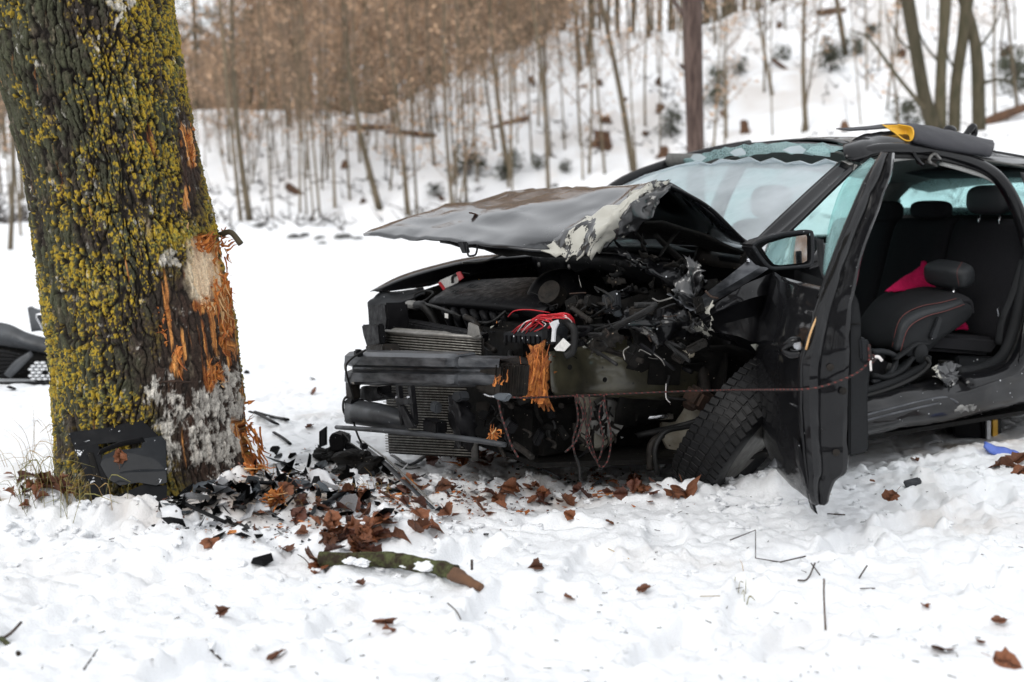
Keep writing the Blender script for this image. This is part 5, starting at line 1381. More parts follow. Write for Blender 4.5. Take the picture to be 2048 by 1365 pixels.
# upper load path: painted steel bar running up to the pillar foot
sheet('wing_support', [
    [S(1398, 606, .70), S(1450, 566, .71), S(1500, 526, .72), S(1530, 504, .74)],
    [S(1400, 596, .74), S(1454, 556, .75), S(1504, 516, .76), S(1536, 498, .77)],
    [S(1404, 604, .79), S(1460, 572, .79), S(1512, 540, .79), S(1545, 520, .80)],
    [S(1408, 616, .79), S(1464, 584, .79), S(1516, 552, .79), S(1548, 530, .80)]], M['steel'], car, th=.004, n=(3, 4), mode=('l', 'l'), label='bent steel bar rising to the pillar foot')
for (x, y) in ((1494, 522), (1507, 515)):
    lathe('bar_bolt', [(0, .010), (-.008, .010), (-.012, .005)], M['chrome'], car, Matrix.Translation(S(x, y, .765)) @ rotx(0, 0, math.pi / 2).to_4x4(), seg=8)
# crumpled near wing
wing = sheet('crumpled_wing', [
    [S(1396, 628, .76), S(1440, 600, .80), S(1490, 570, .84), S(1545, 545, .83)],
    [S(1402, 640, .80), S(1450, 618, .84), S(1505, 596, .90), S(1552, 588, .86)],
    [S(1414, 655, .80), S(1460, 645, .82), S(1512, 632, .87), S(1550, 618, .86)],
    [S(1424, 664, .78), S(1470, 672, .84), S(1512, 684, .88), S(1540, 650, .85)],
    [S(1420, 668, .72), S(1474, 690, .78), S(1520, 712, .82), S(1534, 690, .82)]], M['paint'], car, th=.003, n=(5, 6), mode=('l', 'c'), crumple=.012, cs=6, seed=17, label='crumpled black remains of the near front wing')
prism('torn_lip', [S(1502, 690, .885), S(1514, 688, .89), S(1528, 704, .90), S(1530, 712, .90), S(1516, 706, .89)], (0, .003, 0), M['primer'], wing, bev=0)
tube('wing_rim', [S(1520, 705, .86), S(1540, 680, .87), S(1552, 640, .88), S(1556, 600, .88), S(1562, 578, .88)], .004, M['steel'], wing)
sheet('wing_edge', [[S(1392, 600, .70), S(1410, 600, .76), S(1424, 604, .8)], [S(1396, 625, .74), S(1410, 628, .78), S(1420, 632, .8)], [S(1404, 655, .74), S(1412, 658, .78), S(1422, 662, .8)]], M['flake'], wing, th=.003, n=(6, 4), crumple=.02, cs=20, seed=25, edge=.02)
for j, (rows, m, sd) in enumerate([
        ([[(1256, 642), (1276, 630), (1296, 640)], [(1252, 656), (1282, 652), (1306, 666)], [(1270, 664), (1296, 672), (1318, 690)]], 'flake2', 41),
        ([[(1296, 640), (1340, 624), (1376, 622)], [(1300, 660), (1340, 650), (1380, 645)], [(1310, 690), (1345, 684), (1384, 670)]], 'paint_dirty', 42),
        ([[(1346, 586), (1372, 600), (1396, 618)], [(1340, 590), (1368, 606), (1390, 625)]], 'steel', 43),
        ([[(1372, 512), (1388, 524), (1398, 530)], [(1378, 545), (1390, 550), (1402, 548)], [(1376, 590), (1386, 592), (1396, 586)]], 'flake2', 44),
        ([[(1352, 560), (1370, 555), (1382, 560)], [(1350, 590), (1366, 588), (1384, 596)], [(1360, 610), (1376, 612), (1390, 610)]], 'flake2', 45),
        ([[(1378, 640), (1392, 630), (1404, 640)], [(1380, 655), (1394, 655), (1410, 660)], [(1390, 668), (1402, 672), (1420, 678)]], 'flake', 46),
        ([[(1240, 640), (1252, 620), (1300, 632)], [(1230, 660), (1262, 650), (1310, 655)]], 'paint_dirty', 47),
        ([[(1180, 690), (1200, 668), (1230, 662)], [(1196, 712), (1220, 690), (1246, 680)]], 'dark_metal', 48)]):
    sheet('torn_metal', [[S(x, y, .70 + .02 * (i % 2) + .015 * k) for k, (x, y) in enumerate(r)] for i, r in enumerate(rows)], M[m], car, th=.003, n=(6, 6), crumple=.022, cs=17, seed=sd, edge=.022)
for j in range(26):
    x, y = rc.uniform(1230, 1420), rc.uniform(500, 690); s = rc.uniform(6, 22)
    a = rc.uniform(0, 6.28)
    sheet('torn_strip', [[S(x, y, .62 + rc.uniform(0, .12)), S(x + s * math.cos(a), y + s * .7 * math.sin(a), .66), S(x + 2 * s * math.cos(a + .4), y + 1.4 * s * math.sin(a + .4), .68)], [S(x + 5, y + 8, .64), S(x + s * math.cos(a) + 5, y + s * .7 * math.sin(a) + 8, .66), S(x + 2 * s * math.cos(a + .4) + 3, y + 1.4 * s * math.sin(a + .4) + 4, .66)]], M[rc.choice(['dark_metal', 'paint_dirty', 'soot', 'soot', 'flake2'])], car, th=.003, n=(3, 5), crumple=.02, cs=22, seed=j + 60, edge=.012)
# wiper linkage and scuttle under the bonnet hinge
tube('wiper_motor', [S(1392, 508, .42), S(1432, 520, .46), S(1482, 528, .52)], [.035, .032, .022], M['dark_metal'], car, seg=12)
tube('bonnet_hinge', [S(1496, 500, .7), S(1488, 512, .69), S(1484, 528, .68)], [.012, .014, .012], M['soot'], car)
tube('scuttle_arm', [S(1310, 470, .6), S(1340, 500, .6), S(1378, 535, .62)], [.012, .016, .018], M['soot'], car, flat=.6)
tube('scuttle_arm', [S(1360, 460, .6), S(1340, 482, .6), S(1318, 515, .62)], [.010, .012, .010], M['soot'], car, flat=.6)
tube('scuttle_arm', [S(1270, 466, .58), S(1290, 490, .58)], [.012, .010], M['soot'], car, flat=.6)
tube('scuttle_arm', [S(1362, 484, .55), S(1385, 474, .5), S(1410, 476, .45)], .006, M['soot'], car)
sheet('crushed_scuttle', [[S(1240, 490, .6), S(1290, 520, .62), S(1360, 530, .66)], [S(1250, 510, .64), S(1300, 545, .68), S(1360, 570, .70)], [S(1290, 530, .6), S(1340, 570, .62), S(1370, 600, .64)]], M['paint_dirty'], car, th=.005, n=(6, 6), crumple=.03, cs=12, seed=77, edge=.03)
# front wheel, wrenched round and leaning
wc = S(1484, 856, .77)
wheel = empty('front_wheel', wc); wheel.parent = car
ax = WV(.70, -.47, -.54).normalized()
WR = frame(ax).to_4x4()
tyre = lathe('tyre', [(-.075, .200), (-.098, .225), (-.104, .262), (-.096, .295), (-.082, .309), (-.05, .315), (0, .317), (.05, .315), (.082, .309), (.096, .295), (.104, .262), (.098, .225), (.075, .200), (-.075, .198)], M['rubber'], wheel, WR, seg=72, label='winter tyre turned so its tread shows')
# tread blocks
TB = []
for (x0, w, sh) in ((-.076, .034, 0), (-.038, .035, .5), (0, .035, 0), (.038, .035, .5), (.076, .034, 0)):
    bm = bmesh.new(); bmesh.ops.create_cube(bm, size=1)
    bmesh.ops.transform(bm, matrix=Matrix.Diagonal((w, .0265, .010, 1)), verts=bm.verts)
    bmesh.ops.bevel(bm, geom=list(bm.edges), offset=.0015, segments=1, affect='EDGES')
    bmesh.ops.transform(bm, matrix=Matrix.Shear('XY', 4, (0, 0)) @ Matrix.Rotation(.25 if x0 < 0 else -.25 if x0 > 0 else 0, 4, 'Z'), verts=bm.verts)
    me = bpy.data.meshes.new('tread_block'); bm.to_mesh(me); bm.free(); me.materials.append(M['rubber'])
    for i in range(60):
        a = (i + sh) / 60 * 2 * math.pi
        o = link('tread_block', me, None, tyre)
        o.matrix_basis = WR @ Matrix.Rotation(a, 4, 'X') @ Matrix.Translation((x0, 0, (.3165 - abs(x0) * .075))) @ Matrix.Rotation(-(.25 if abs(x0) > .07 else 0) * (1 if x0 < 0 else -1) * .6, 4, 'Y')
lathe('rim', [(-.085, .205), (-.08, .195), (-.05, .188), (.04, .185), (.075, .19), (.08, .205)], M['alu'], wheel, WR, seg=48)
lathe('rim_blackout_disc', [(.055, .20), (.07, .185), (.074, .12), (.068, .05), (.07, .0)], M['soot'], wheel, WR, seg=40)  # dark disc added to black out the bright rim
lathe('rim_lip', [(-.094, .210), (-.098, .204), (-.092, .196), (-.084, .198)], M['chrome'], wheel, WR, seg=48)
lathe('brake_shield', [(.0, .02), (.004, .05), (.0, .10), (-.012, .135), (-.004, .15), (.03, .15)], M['shield'], wheel, Matrix.Translation(S(1384, 862, .60) - wc) @ frame(WV(.62, .75, .05)).to_4x4(), seg=40)
caliper_c = S(1402, 800, .70) - wc
box('brake_caliper', caliper_c, (.13, .09, .08), M['rust'], wheel, rot=rotx(.3, .4, .2), bev=.015)
lathe('caliper_piston', [(-.05, .022), (0, .026), (.02, .018)], M['rust'], wheel, Matrix.Translation(caliper_c + Vector((-.02, .05, -.02))) @ rotx(0, 0, 1.2).to_4x4(), seg=14)
tube('brake_hose', [caliper_c + Vector((-.05, .02, 0)), caliper_c + Vector((-.13, .05, .02)), caliper_c + Vector((-.12, .05, .1))], .006, M['hose'], wheel)
tube('control_arm', [S(1275, 872, .5), S(1320, 862, .58), S(1362, 852, .66), S(1402, 838, .7)], [.013, .014, .012, .008], M['hose'], car)
tube('torn_loom', [S(1315, 950, .68), S(1310, 900, .68), S(1330, 865, .68), S(1370, 855, .69), S(1410, 848, .7)], .010, M['hose'], car)
tube('torn_loom', [S(1300, 940, .66), S(1302, 890, .66), S(1325, 870, .66)], .014, M['dark_metal'], car)
tube('bare_wire', [S(1332, 768, .70), S(1332, 795, .72), S(1340, 806, .72)], .0022, M['white_wire'], car)

# open door, seen along its length from the rear edge
DD = 3.36
rows = [(306, 1766, 1786), (350, 1744, 1782), (400, 1720, 1764), (470, 1692, 1737), (520, 1672, 1722), (575, 1652, 1709), (620, 1637, 1701), (660, 1627, 1697), (720, 1607, 1696), (800, 1604, 1695), (860, 1607, 1694), (910, 1611, 1693), (945, 1615, 1690), (962, 1618, 1670), (988, 1621, 1659), (1004, 1625, 1655), (1010, 1632, 1648)]
door = empty('front_door', CW(1650, 1000, DD)); door.parent = car
do = door.location.copy()
dp_ = lambda x, y, d=0: CW(x, y, DD + d) - do
er = []
for (y, l, r) in rows:
    w = r - l
    er.append([dp_(l - 2, y, .03), dp_(l, y, .004), dp_(l + w * .16, y, -.012), dp_(l + w * .34, y, .0), dp_(l + w * .40, y, .014), dp_(l + w * .62, y, .010), dp_(l + w * .9, y, .012), dp_(r, y, .02), dp_(r + 1, y, .06)])
sheet('door_edge', er, M['paint'], door, th=.004, n=(4, 2), mode=('c', 'l'), crumple=.006, cs=9, seed=50, label='glossy black rear edge of the open door')
sk = []
for (y, l, r) in rows[5:]:
    a = D(l, y, DD)
    sk.append([a - CAR_M.to_3x3() @ Vector((0, 0, 0)), a + Vector((-.012, .22, .0)), a + Vector((.0, .55, .0)), a + Vector((.055, .92, .0))])
sk = [[CAR_I @ p - do for p in r] for r in sk]
sheet('door_skin', sk, M['paint'], door, th=.004, n=(4, 5), crumple=.006, cs=5, seed=51, label='outer skin of the open door')
# window frame upright and glass
fr_l = [(1640, 600), (1660, 545), (1684, 480), (1708, 420), (1736, 358), (1766, 308)]
tube('window_frame', [dp_(x + 4, y, .04) for x, y in fr_l], [.018, .018, .017, .016, .015, .013], M['paint'], door, seg=10)
gl_r = [(1656, 560), (1678, 490), (1700, 430), (1722, 375), (1752, 322)]
gl_l = [(1646, 545), (1655, 470), (1670, 410), (1694, 358), (1742, 316)]
sheet('door_glass', [[dp_(x, y, .05) for x, y in gl_r], [dp_((a[0] + b[0]) / 2, (a[1] + b[1]) / 2, .22) for a, b in zip(gl_r, gl_l)], [dp_(x, y, .42) for x, y in gl_l]], M['sideglass'], door, th=.004, n=(4, 5), label='teal tinted window of the open door')
tube('glass_channel', [dp_(1640, 480, .5), dp_(1643, 520, .48), dp_(1652, 552, .4), dp_(1664, 570, .2)], [.012, .012, .014, .012], M['trim'], door)
trim = prism('door_trim', [dp_(x, y, .035) for x, y in [(1698, 576), (1708, 584), (1718, 604), (1723, 640), (1723, 690), (1740, 700), (1742, 726), (1736, 800), (1738, 900), (1734, 906), (1698, 914)]], WV(.02, .75, .02), M['trim'], door, bev=.008, label='dark grained inner door trim')
prism('armrest', [dp_(x, y, .02) for x, y in [(1720, 676), (1734, 678), (1742, 690), (1744, 730), (1722, 722)]], WV(.02, .35, 0), M['plastic_grey'], trim, bev=.006)
tube('trim_seam', [dp_(1698, 650, .03), dp_(1722, 648, .03)], .002, M['soot'], trim, n=1)
tube('door_seal', [dp_(1612, 700, .0), dp_(1622, 664, .0), dp_(1640, 622, .01), dp_(1656, 592, .01)], .0035, M['wood_pale'], door)
tube('outer_handle', [dp_(1606, 682, .06) + WV(-.01, 0, 0), dp_(1584, 684, .06), dp_(1568, 697, .10), dp_(1580, 708, .08), dp_(1604, 708, .05)], [.013, .015, .014, .014, .012], M['paint'], door, seg=10)
prism('handle_cap', [dp_(x, y, .03) for x, y in [(1586, 688), (1604, 684), (1606, 700), (1590, 700)]], WV(0, .02, 0), M['chrome'], door, bev=.004)
for (x, y) in ((1660, 735), (1686, 782), (1672, 905)):
    lathe('edge_bolt', [(0, .011), (-.004, .012), (-.007, .006)], M['dark_metal'], door, Matrix.Translation(dp_(x, y, .005)) @ frame(WV(0, 1, 0)).to_4x4(), seg=10)
prism('bent_strip', [dp_(x, y, .01) for x, y in [(1594, 880), (1600, 890), (1630, 1010), (1636, 1030), (1630, 1026), (1600, 930)]], WV(0, .05, 0), M['plastic'], door, bev=.001)
tube('sill_strip', [dp_(1592, 822, .45), dp_(1586, 870, .42), dp_(1560, 915, .4), dp_(1545, 935, .38)], [.016, .018, .02, .02], M['steel'], door, flat=.3)
tube('sill_strip', [dp_(1598, 826, .40), dp_(1592, 876, .38), dp_(1574, 920, .36)], .006, M['alu'], door)
# door mirror
mo = [(1506, 492), (1520, 482), (1560, 470), (1600, 464), (1618, 464), (1624, 470), (1625, 512), (1622, 527), (1608, 533), (1560, 537), (1542, 536), (1530, 526), (1516, 508)]
MD = 4.02 - DD
mirror = prism('mirror_housing', [dp_(x, y, MD) for x, y in mo], WV(-.03, .10, .0), M['plastic'], door, bev=.012, seg=3, label='black mirror housing with its glass facing the rear')
mg = [(1524, 496), (1534, 488), (1570, 477), (1612, 470), (1614, 474), (1614, 522), (1606, 526), (1560, 531), (1548, 529), (1538, 518)]
prism('mirror_glass', [dp_(x, y, MD - .03 + (530 - y) * .00032) for x, y in mg], WV(0, .003, 0), M['mirror'], mirror, bev=0)
tube('mirror_rim', [dp_(x, y, MD - .028 + (530 - y) * .00032) for x, y in mo + mo[:1]], .007, M['plastic_grey'], mirror, n=3)
tube('mirror_foot', [dp_(1610, 530, MD + .02), dp_(1635, 520, MD + .04), dp_(1650, 500, MD + .1)], [.022, .026, .03], M['paint'], door)

# sill, floor, rear opening
sheet('sill', [
    [S(1690, 800, .70), S(1800, 772, .70), S(1900, 750, .70), S(1990, 728, .70), S(2060, 690, .70)],
    [S(1690, 815, .76), S(1800, 785, .76), S(1900, 762, .76), S(1990, 738, .76), S(2060, 705, .76)],
    [S(1690, 836, .80), S(1800, 806, .80), S(1900, 785, .81), S(1990, 758, .81), S(2060, 730, .81)],
    [S(1690, 848, .82), S(1800, 820, .82), S(1900, 800, .83), S(1990, 772, .84), S(2060, 752, .84)],
    [S(1690, 880, .80), S(1800, 852, .80), S(1900, 838, .80), S(1990, 812, .82), S(2060, 795, .83)],
    [S(1690, 886, .70), S(1800, 858, .70), S(1900, 843, .70), S(1990, 822, .72), S(2060, 805, .72)]], M['paint_dirty'], car, th=.005, n=(4, 6), crumple=.008, cs=9, seed=66, label='scuffed black sill below the open side')
tube('sill_groove', [S(1690, 842, .815), S(1800, 813, .815), S(1885, 795, .82), S(1915, 806, .83)], .006, M['steel'], car)
tube('sill_groove', [S(1690, 852, .825), S(1800, 824, .825), S(1880, 806, .83)], .005, M['steel'], car)
prism('tread_plate', [S(1738, 796, .72), S(1780, 785, .72), S(1784, 792, .75), S(1740, 803, .75)], (0, 0, .004), M['alu'], car, bev=.001)
tube('sill_trim', [S(1700, 790, .68), S(1760, 776, .68), S(1815, 752, .66), S(1850, 726, .64), S(1858, 712, .64)], [.02, .022, .024, .02, .014], M['trim'], car, seg=10)
tube('door_seal', [S(1700, 802, .72), S(1780, 778, .72), S(1835, 752, .72), S(1858, 730, .72), S(1852, 715, .72)], .010, M['hose'], car)
stub = sheet('pillar_base', [[S(1868, 732, .74), S(1890, 728, .72), S(1912, 734, .74)], [S(1872, 748, .78), S(1892, 750, .78), S(1914, 750, .77)], [S(1880, 758, .79), S(1896, 772, .80), S(1908, 764, .79)]], M['flake'], car, th=.004, n=(6, 6), crumple=.034, cs=26, seed=71, edge=.022, label='jagged primer-grey stump of the cut centre pillar')
lathe('pillar_hole', [(0, .035), (.03, .035)], M['soot'], stub, Matrix.Translation(S(1892, 722, .70)) @ rotx(0, math.pi / 2, 0).to_4x4(), seg=16)
sheet('sill_tear', [[S(1905, 815, .815), S(1930, 808, .83), S(1955, 812, .83)], [S(1912, 822, .83), S(1932, 822, .84), S(1952, 820, .835)]], M['bare'], car, th=.003, n=(4, 5), crumple=.015, cs=26, seed=72, edge=.012)
for (off_, r, m) in ((0, .030, 'trim'), (1, .014, 'hose'), (2, .040, 'paint')):
    tube('rear_opening_frame', [S(1915 + off_ * 6, 748 + off_ * 12, .69 + off_ * .05), S(1968 + off_ * 7, 738 + off_ * 12, .69 + off_ * .05), S(2006 + off_ * 9, 712 + off_ * 14, .69 + off_ * .05), S(2028 + off_ * 12, 660 + off_ * 14, .69 + off_ * .05), S(2044 + off_ * 14, 590 + off_ * 10, .69 + off_ * .05), S(2062 + off_ * 16, 500, .68 + off_ * .04)], r, M[m], car, seg=10)
sheet('rear_quarter', [[S(2030, 800, .80), S(2080, 770, .82), S(2250, 760, .85)], [S(2040, 700, .82), S(2100, 660, .84), S(2250, 650, .87)], [S(2060, 560, .78), S(2110, 540, .80), S(2250, 540, .83)], [S(2070, 440, .70), S(2110, 440, .72), S(2250, 440, .74)], [S(2040, 345, .60), S(2100, 356, .60), S(2220, 380, .58)]], M['paint'], car, th=.006, n=(4, 4))
sheet('floor', [[K(.35, -.74, .25), K(.35, .72, .25)], [K(2.3, -.74, .25), K(2.3, .72, .25)]], M['soot'], car, th=.02, n=(2, 2), mode=('l', 'l'))
sheet('underbody', [[K(-.4, -.7, .17), K(-.4, .5, .17)], [K(.4, -.75, .15), K(.4, .74, .15)], [K(3.3, -.75, .18), K(3.3, .74, .18)]], M['soot'], car, th=.02, n=(2, 2), mode=('l', 'l'))
sheet('far_doors', [[K(.4, -.84, .22), K(1.5, -.86, .2), K(2.6, -.85, .22)], [K(.4, -.88, .6), K(1.5, -.90, .6), K(2.6, -.88, .6)], [K(.45, -.82, .96), K(1.5, -.82, .97), K(2.7, -.80, .99)]], M['paint'], car, th=.05, n=(4, 4))
sheet('far_inner_trim', [[K(.4, -.72, .25), K(1.5, -.74, .25), K(2.9, -.72, .25)], [K(.45, -.74, .95), K(1.5, -.74, .96), K(2.9, -.72, .98)]], M['trim'], car, th=.02, n=(3, 4))
tube('far_belt_pillar', [K(1.5, -.8, .9), K(1.55, -.72, 1.2), K(1.6, -.62, 1.41)], .045, M['headliner'], car)
tube('far_rear_pillar', [K(2.7, -.8, .9), K(2.75, -.7, 1.15), K(2.85, -.58, 1.34)], .08, M['headliner'], car)
tube('far_roof_rail', [K(1.1, -.62, 1.40), K(1.9, -.62, 1.41), K(2.6, -.60, 1.36), K(3.1, -.56, 1.28)], .035, M['headliner'], car)
sheet('far_glass', [[K(.6, -.79, .97), K(1.5, -.79, .97), K(2.7, -.78, .98)], [K(1.15, -.64, 1.39), K(1.7, -.63, 1.41), K(2.6, -.62, 1.36)]], M['sideglass'], car, th=.004, n=(3, 4))
# hatch with its crazed window
HU = 3.02
hw = [(1784, 362), (1800, 357), (1960, 354), (2062, 356), (2120, 430), (1802, 430), (1792, 410)]
link('hatch_glass', mesh('hatch_glass', [F(x, y, HU + (430 - y) * -.0022) for x, y in hw], [tuple(range(len(hw)))], False), M['hatch'], car, label='crazed teal rear window')
sheet('hatch_lower', [[K(HU + .02, -.80, 1.15), K(HU + .02, .66, 1.15)], [K(HU + .10, -.82, .8), K(HU + .10, .68, .8)], [K(HU + .08, -.8, .2), K(HU + .08, .68, .2)]], M['soot'], car, th=.03, n=(3, 3))
sheet('hatch_header', [[K(2.62, -.62, 1.36), K(2.62, .58, 1.36)], [F(1780, 358, HU - .14), F(2075, 352, HU - .14)]], M['dark_cloth'], car, th=.02, n=(3, 3))
sheet('hatch_side_trim', [[K(2.62, -.66, 1.38), F(1786, 356, HU - .14)], [K(2.6, -.76, .95), F(1802, 432, HU)], [K(2.6, -.76, .5), K(HU, -.75, .6)]], M['dark_cloth'], car, th=.02, n=(3, 3))
prism('parcel_shelf', [K(2.42, -.7, 1.0), K(2.42, .62, 1.0), K(3.02, .62, 1.05), K(3.02, -.75, 1.05)], (0, 0, -.02), M['dark_cloth'], car, bev=.005)
def sbox(name, c, size, m, parent, e=3.2, rot=None, **kw):      # softly rounded cushion
    V, nu, nv = [], 28, 16
    f = lambda t: math.copysign(abs(t) ** (2 / e), t)
    for i in range(nv + 1):
        b = -math.pi / 2 + math.pi * i / nv
        for j in range(nu):
            a = 2 * math.pi * j / nu
            q = Vector((f(math.cos(b)) * f(math.cos(a)) * size[0] / 2, f(math.cos(b)) * f(math.sin(a)) * size[1] / 2, f(math.sin(b)) * size[2] / 2))
            V.append(Vector(c) + (rot @ q if rot is not None else q))
    Fs = [(i * nu + j, i * nu + (j + 1) % nu, (i + 1) * nu + (j + 1) % nu, (i + 1) * nu + j) for i in range(nv) for j in range(nu)]
    return link(name, mesh(name, V, Fs), M[m], parent, **kw)
# rear bench
bench = empty('rear_bench', K(2.2, 0, .3)); bench.parent = car
bo = bench.location.copy()
for (v0, v1) in ((-.70, -.25), (-.24, .14), (.15, .64)):
    vm, b = (v0 + v1) / 2, .045
    rows_ = []
    for (u, z) in ((2.22, .50), (2.25, .62), (2.31, .82), (2.37, 1.02), (2.42, 1.08), (2.47, 1.06)):
        rows_.append([K(u + .05, v0, z) - bo, K(u, v0 + .04, z) - bo, K(u + .015, vm, z) - bo, K(u, v1 - .04, z) - bo, K(u + .05, v1, z) - bo])
    sheet('backrest', rows_, M['dark_cloth'], bench, th=.03, n=(3, 3))
for (px_, py_, u, w, h) in ((1980, 400, 2.40, .25, .15), (1862, 420, 2.42, .24, .10), (1770, 424, 2.42, .22, .12)):
    c = F(px_, py_, u)
    sbox('headrest', c - bo, (.11, w, h), 'leather' if px_ > 1900 else 'dark_cloth', bench)
    for s_ in (-.06, .06):
        tube('headrest_post', [c - bo + Vector((0, s_, -h * .5)), c - bo + Vector((0, s_, -h * .5 - .07))], .005, M['chrome'], bench, n=1)
prism('cushion', [p - bo for p in (S(1860, 666, .60), S(1992, 676, .62), S(2000, 690, .62), S(1984, 712, .62), S(1852, 702, .60), S(1846, 690, .60))], (0, 1.2, .02), M['fabric'], bench, bev=.02, seg=3)
prism('bench_base', [p - bo for p in (S(1915, 712, .58), S(1990, 714, .60), S(1990, 745, .60), S(1918, 748, .58))], (0, 1.1, 0), M['plastic_grey'], bench, bev=.008)
# driver's seat, backrest thrown flat
seat = empty('driver_seat', S(1800, 780, .40)); seat.parent = car
so = seat.location.copy()
sp = lambda x, y, v: S(x, y, v) - so
br = [
    [sp(1846, 716, .63), sp(1835, 716, .60), sp(1800, 716, .40), sp(1770, 716, .20), sp(1764, 716, .14)],
    [sp(1796, 700, .64), sp(1786, 692, .60), sp(1752, 690, .40), sp(1722, 672, .20), sp(1716, 672, .14)],
    [sp(1812, 652, .64), sp(1800, 640, .60), sp(1776, 640, .40), sp(1742, 622, .20), sp(1736, 622, .14)],
    [sp(1846, 628, .64), sp(1836, 616, .60), sp(1812, 612, .40), sp(1776, 590, .20), sp(1770, 592, .14)],
    [sp(1892, 618, .63), sp(1884, 606, .58), sp(1860, 596, .40), sp(1822, 580, .20), sp(1816, 582, .14)],
    [sp(1926, 606, .61), sp(1918, 596, .57), sp(1896, 586, .40), sp(1866, 578, .22), sp(1860, 580, .16)],
    [sp(1940, 610, .60), sp(1938, 602, .56), sp(1918, 594, .40), sp(1890, 586, .24), sp(1884, 588, .18)],
    [sp(1940, 628, .60), sp(1944, 626, .56), sp(1926, 616, .40), sp(1898, 606, .24), sp(1890, 606, .18)]]
backrest = sheet('backrest', br, M['fabric'], seat, th=.02, n=(4, 4), label='charcoal seat back with red stitching lying flat')
sheet('side_panel', [[sp(1796, 700, .645), sp(1812, 652, .645), sp(1846, 628, .645), sp(1892, 618, .635), sp(1926, 606, .615), sp(1940, 612, .605)], [sp(1815, 712, .655), sp(1830, 672, .655), sp(1860, 650, .65), sp(1900, 634, .64), sp(1930, 622, .62), sp(1942, 622, .61)], [sp(1842, 722, .64), sp(1858, 700, .64), sp(1878, 680, .64), sp(1904, 662, .63), sp(1928, 645, .61), sp(1940, 632, .60)]], M['trim'], backrest, th=.01, n=(4, 4))
sheet('bolster', [[sp(1784, 694, .61), sp(1800, 640, .615), sp(1836, 617, .615), sp(1884, 607, .60), sp(1920, 597, .58)], [sp(1790, 700, .645), sp(1807, 650, .66), sp(1842, 626, .66), sp(1888, 615, .645), sp(1924, 603, .62)], [sp(1800, 702, .652), sp(1816, 656, .664), sp(1850, 634, .66), sp(1892, 622, .645), sp(1928, 610, .62)]], M['leather'], backrest, th=.008, n=(4, 5))
for l in ([(1784, 694, .622), (1800, 639, .628), (1836, 615, .628), (1884, 605, .612), (1922, 595, .59)], [(1801, 703, .662), (1817, 657, .675), (1851, 634, .672), (1893, 622, .657), (1929, 609, .63)]):
    tube('stitching', [sp(*p) for p in l], .0018, M['stitch'], backrest, seg=5)
prism('recline_lever', [sp(x, y, .655) for x, y in [(1872, 634), (1879, 634), (1880, 642), (1869, 676), (1860, 680), (1857, 674)]], (0, -.014, 0), M['plastic_grey'], seat, bev=.004)
lathe('recline_knob', [(0, .045), (-.03, .045), (-.04, .03), (-.042, .0)], M['trim'], seat, Matrix.Translation(sp(1832, 706, .64)) @ rotx(0, 0, math.pi / 2).to_4x4(), seg=28)
tube('seat_bracket', [sp(1848, 690, .64), sp(1826, 690, .65), sp(1806, 706, .66), sp(1788, 720, .66)], [.028, .03, .024, .02], M['trim'], seat, flat=.4)
tube('seat_side', [sp(1745, 752, .64), sp(1768, 756, .65), sp(1800, 740, .65), sp(1822, 716, .65)], [.03, .034, .034, .028], M['trim'], seat, flat=.45)
tube('seat_frame_bar', [sp(1744, 704, .64), sp(1768, 704, .65), sp(1788, 712, .65), sp(1790, 730, .65), sp(1778, 750, .65), sp(1745, 766, .65)], .014, M['plastic_grey'], seat)
prism('seat_cushion', [sp(x, y, .58) for x, y in [(1640, 660), (1700, 668), (1760, 700), (1790, 720), (1770, 762), (1640, 775)]], (0, .46, 0), M['fabric'], seat, bev=.03, seg=3)
hr = [[sp(1852, 548, .50), sp(1866, 526, .50), sp(1900, 517, .50), sp(1934, 518, .50), sp(1944, 534, .50), sp(1938, 568, .50), sp(1926, 584, .50), sp(1890, 582, .50), sp(1858, 574, .50)]]
headrest = sbox('headrest', sp(1898, 549, .40), (.13, .25, .125), 'leather', seat, 3.4, rotx(.1, -.25, 0))
for v_ in (.46, .34):
    tube('headrest_post', [sp(1908, 578, v_), sp(1906, 594, v_)], .006, M['chrome'], seat, n=1)
tube('stitching', [sp(1924, 524, .515), sp(1914, 545, .523), sp(1918, 572, .515)], .0012, M['stitch'], headrest, seg=5)
# belt and its buckle
tube('seat_belt', [S(2046, 520, .66), S(2024, 590, .66), S(2004, 640, .66), S(1996, 690, .66)], .018, M['trim'], car, flat=.15, seg=8)
box('belt_buckle', S(1997, 624, .665), (.02, .01, .045), M['chrome'], car, rot=rotx(0, -.3, 0), bev=.003)
# passenger seat and wheel, glimpsed through the screen
sbox('passenger_backrest', K(1.45, -.36, .78), (.18, .48, .64), 'fabric', car, 4, rotx(0, .28, 0))
sbox('passenger_headrest', K(1.58, -.36, 1.18), (.11, .26, .18), 'leather', car)
sheet('dashboard', [[K(.5, -.7, .93), K(.48, 0, .96), K(.5, .68, .93)], [K(.85, -.7, .95), K(.85, 0, .98), K(.85, .66, .96)], [K(.95, -.7, .80), K(.95, 0, .82), K(.95, .66, .82)], [K(.85, -.7, .5), K(.85, 0, .5), K(.85, .66, .5)]], M['trim'], car, th=.02, n=(4, 4))
lathe('steering_wheel', [(0, .17), (.012, .185), (.024, .17), (.012, .158), (0, .17)], M['leather'], car, Matrix.Translation(K(1.05, .36, .86)) @ rotx(0, .45, 0).to_4x4(), seg=40)
tube('aerial', [K(1.33, -.33, 1.33) + Vector((0, 0, .10)), K(1.33, -.33, 1.45) + Vector((0, 0, .03))], .002, M['rust'], car, n=1)
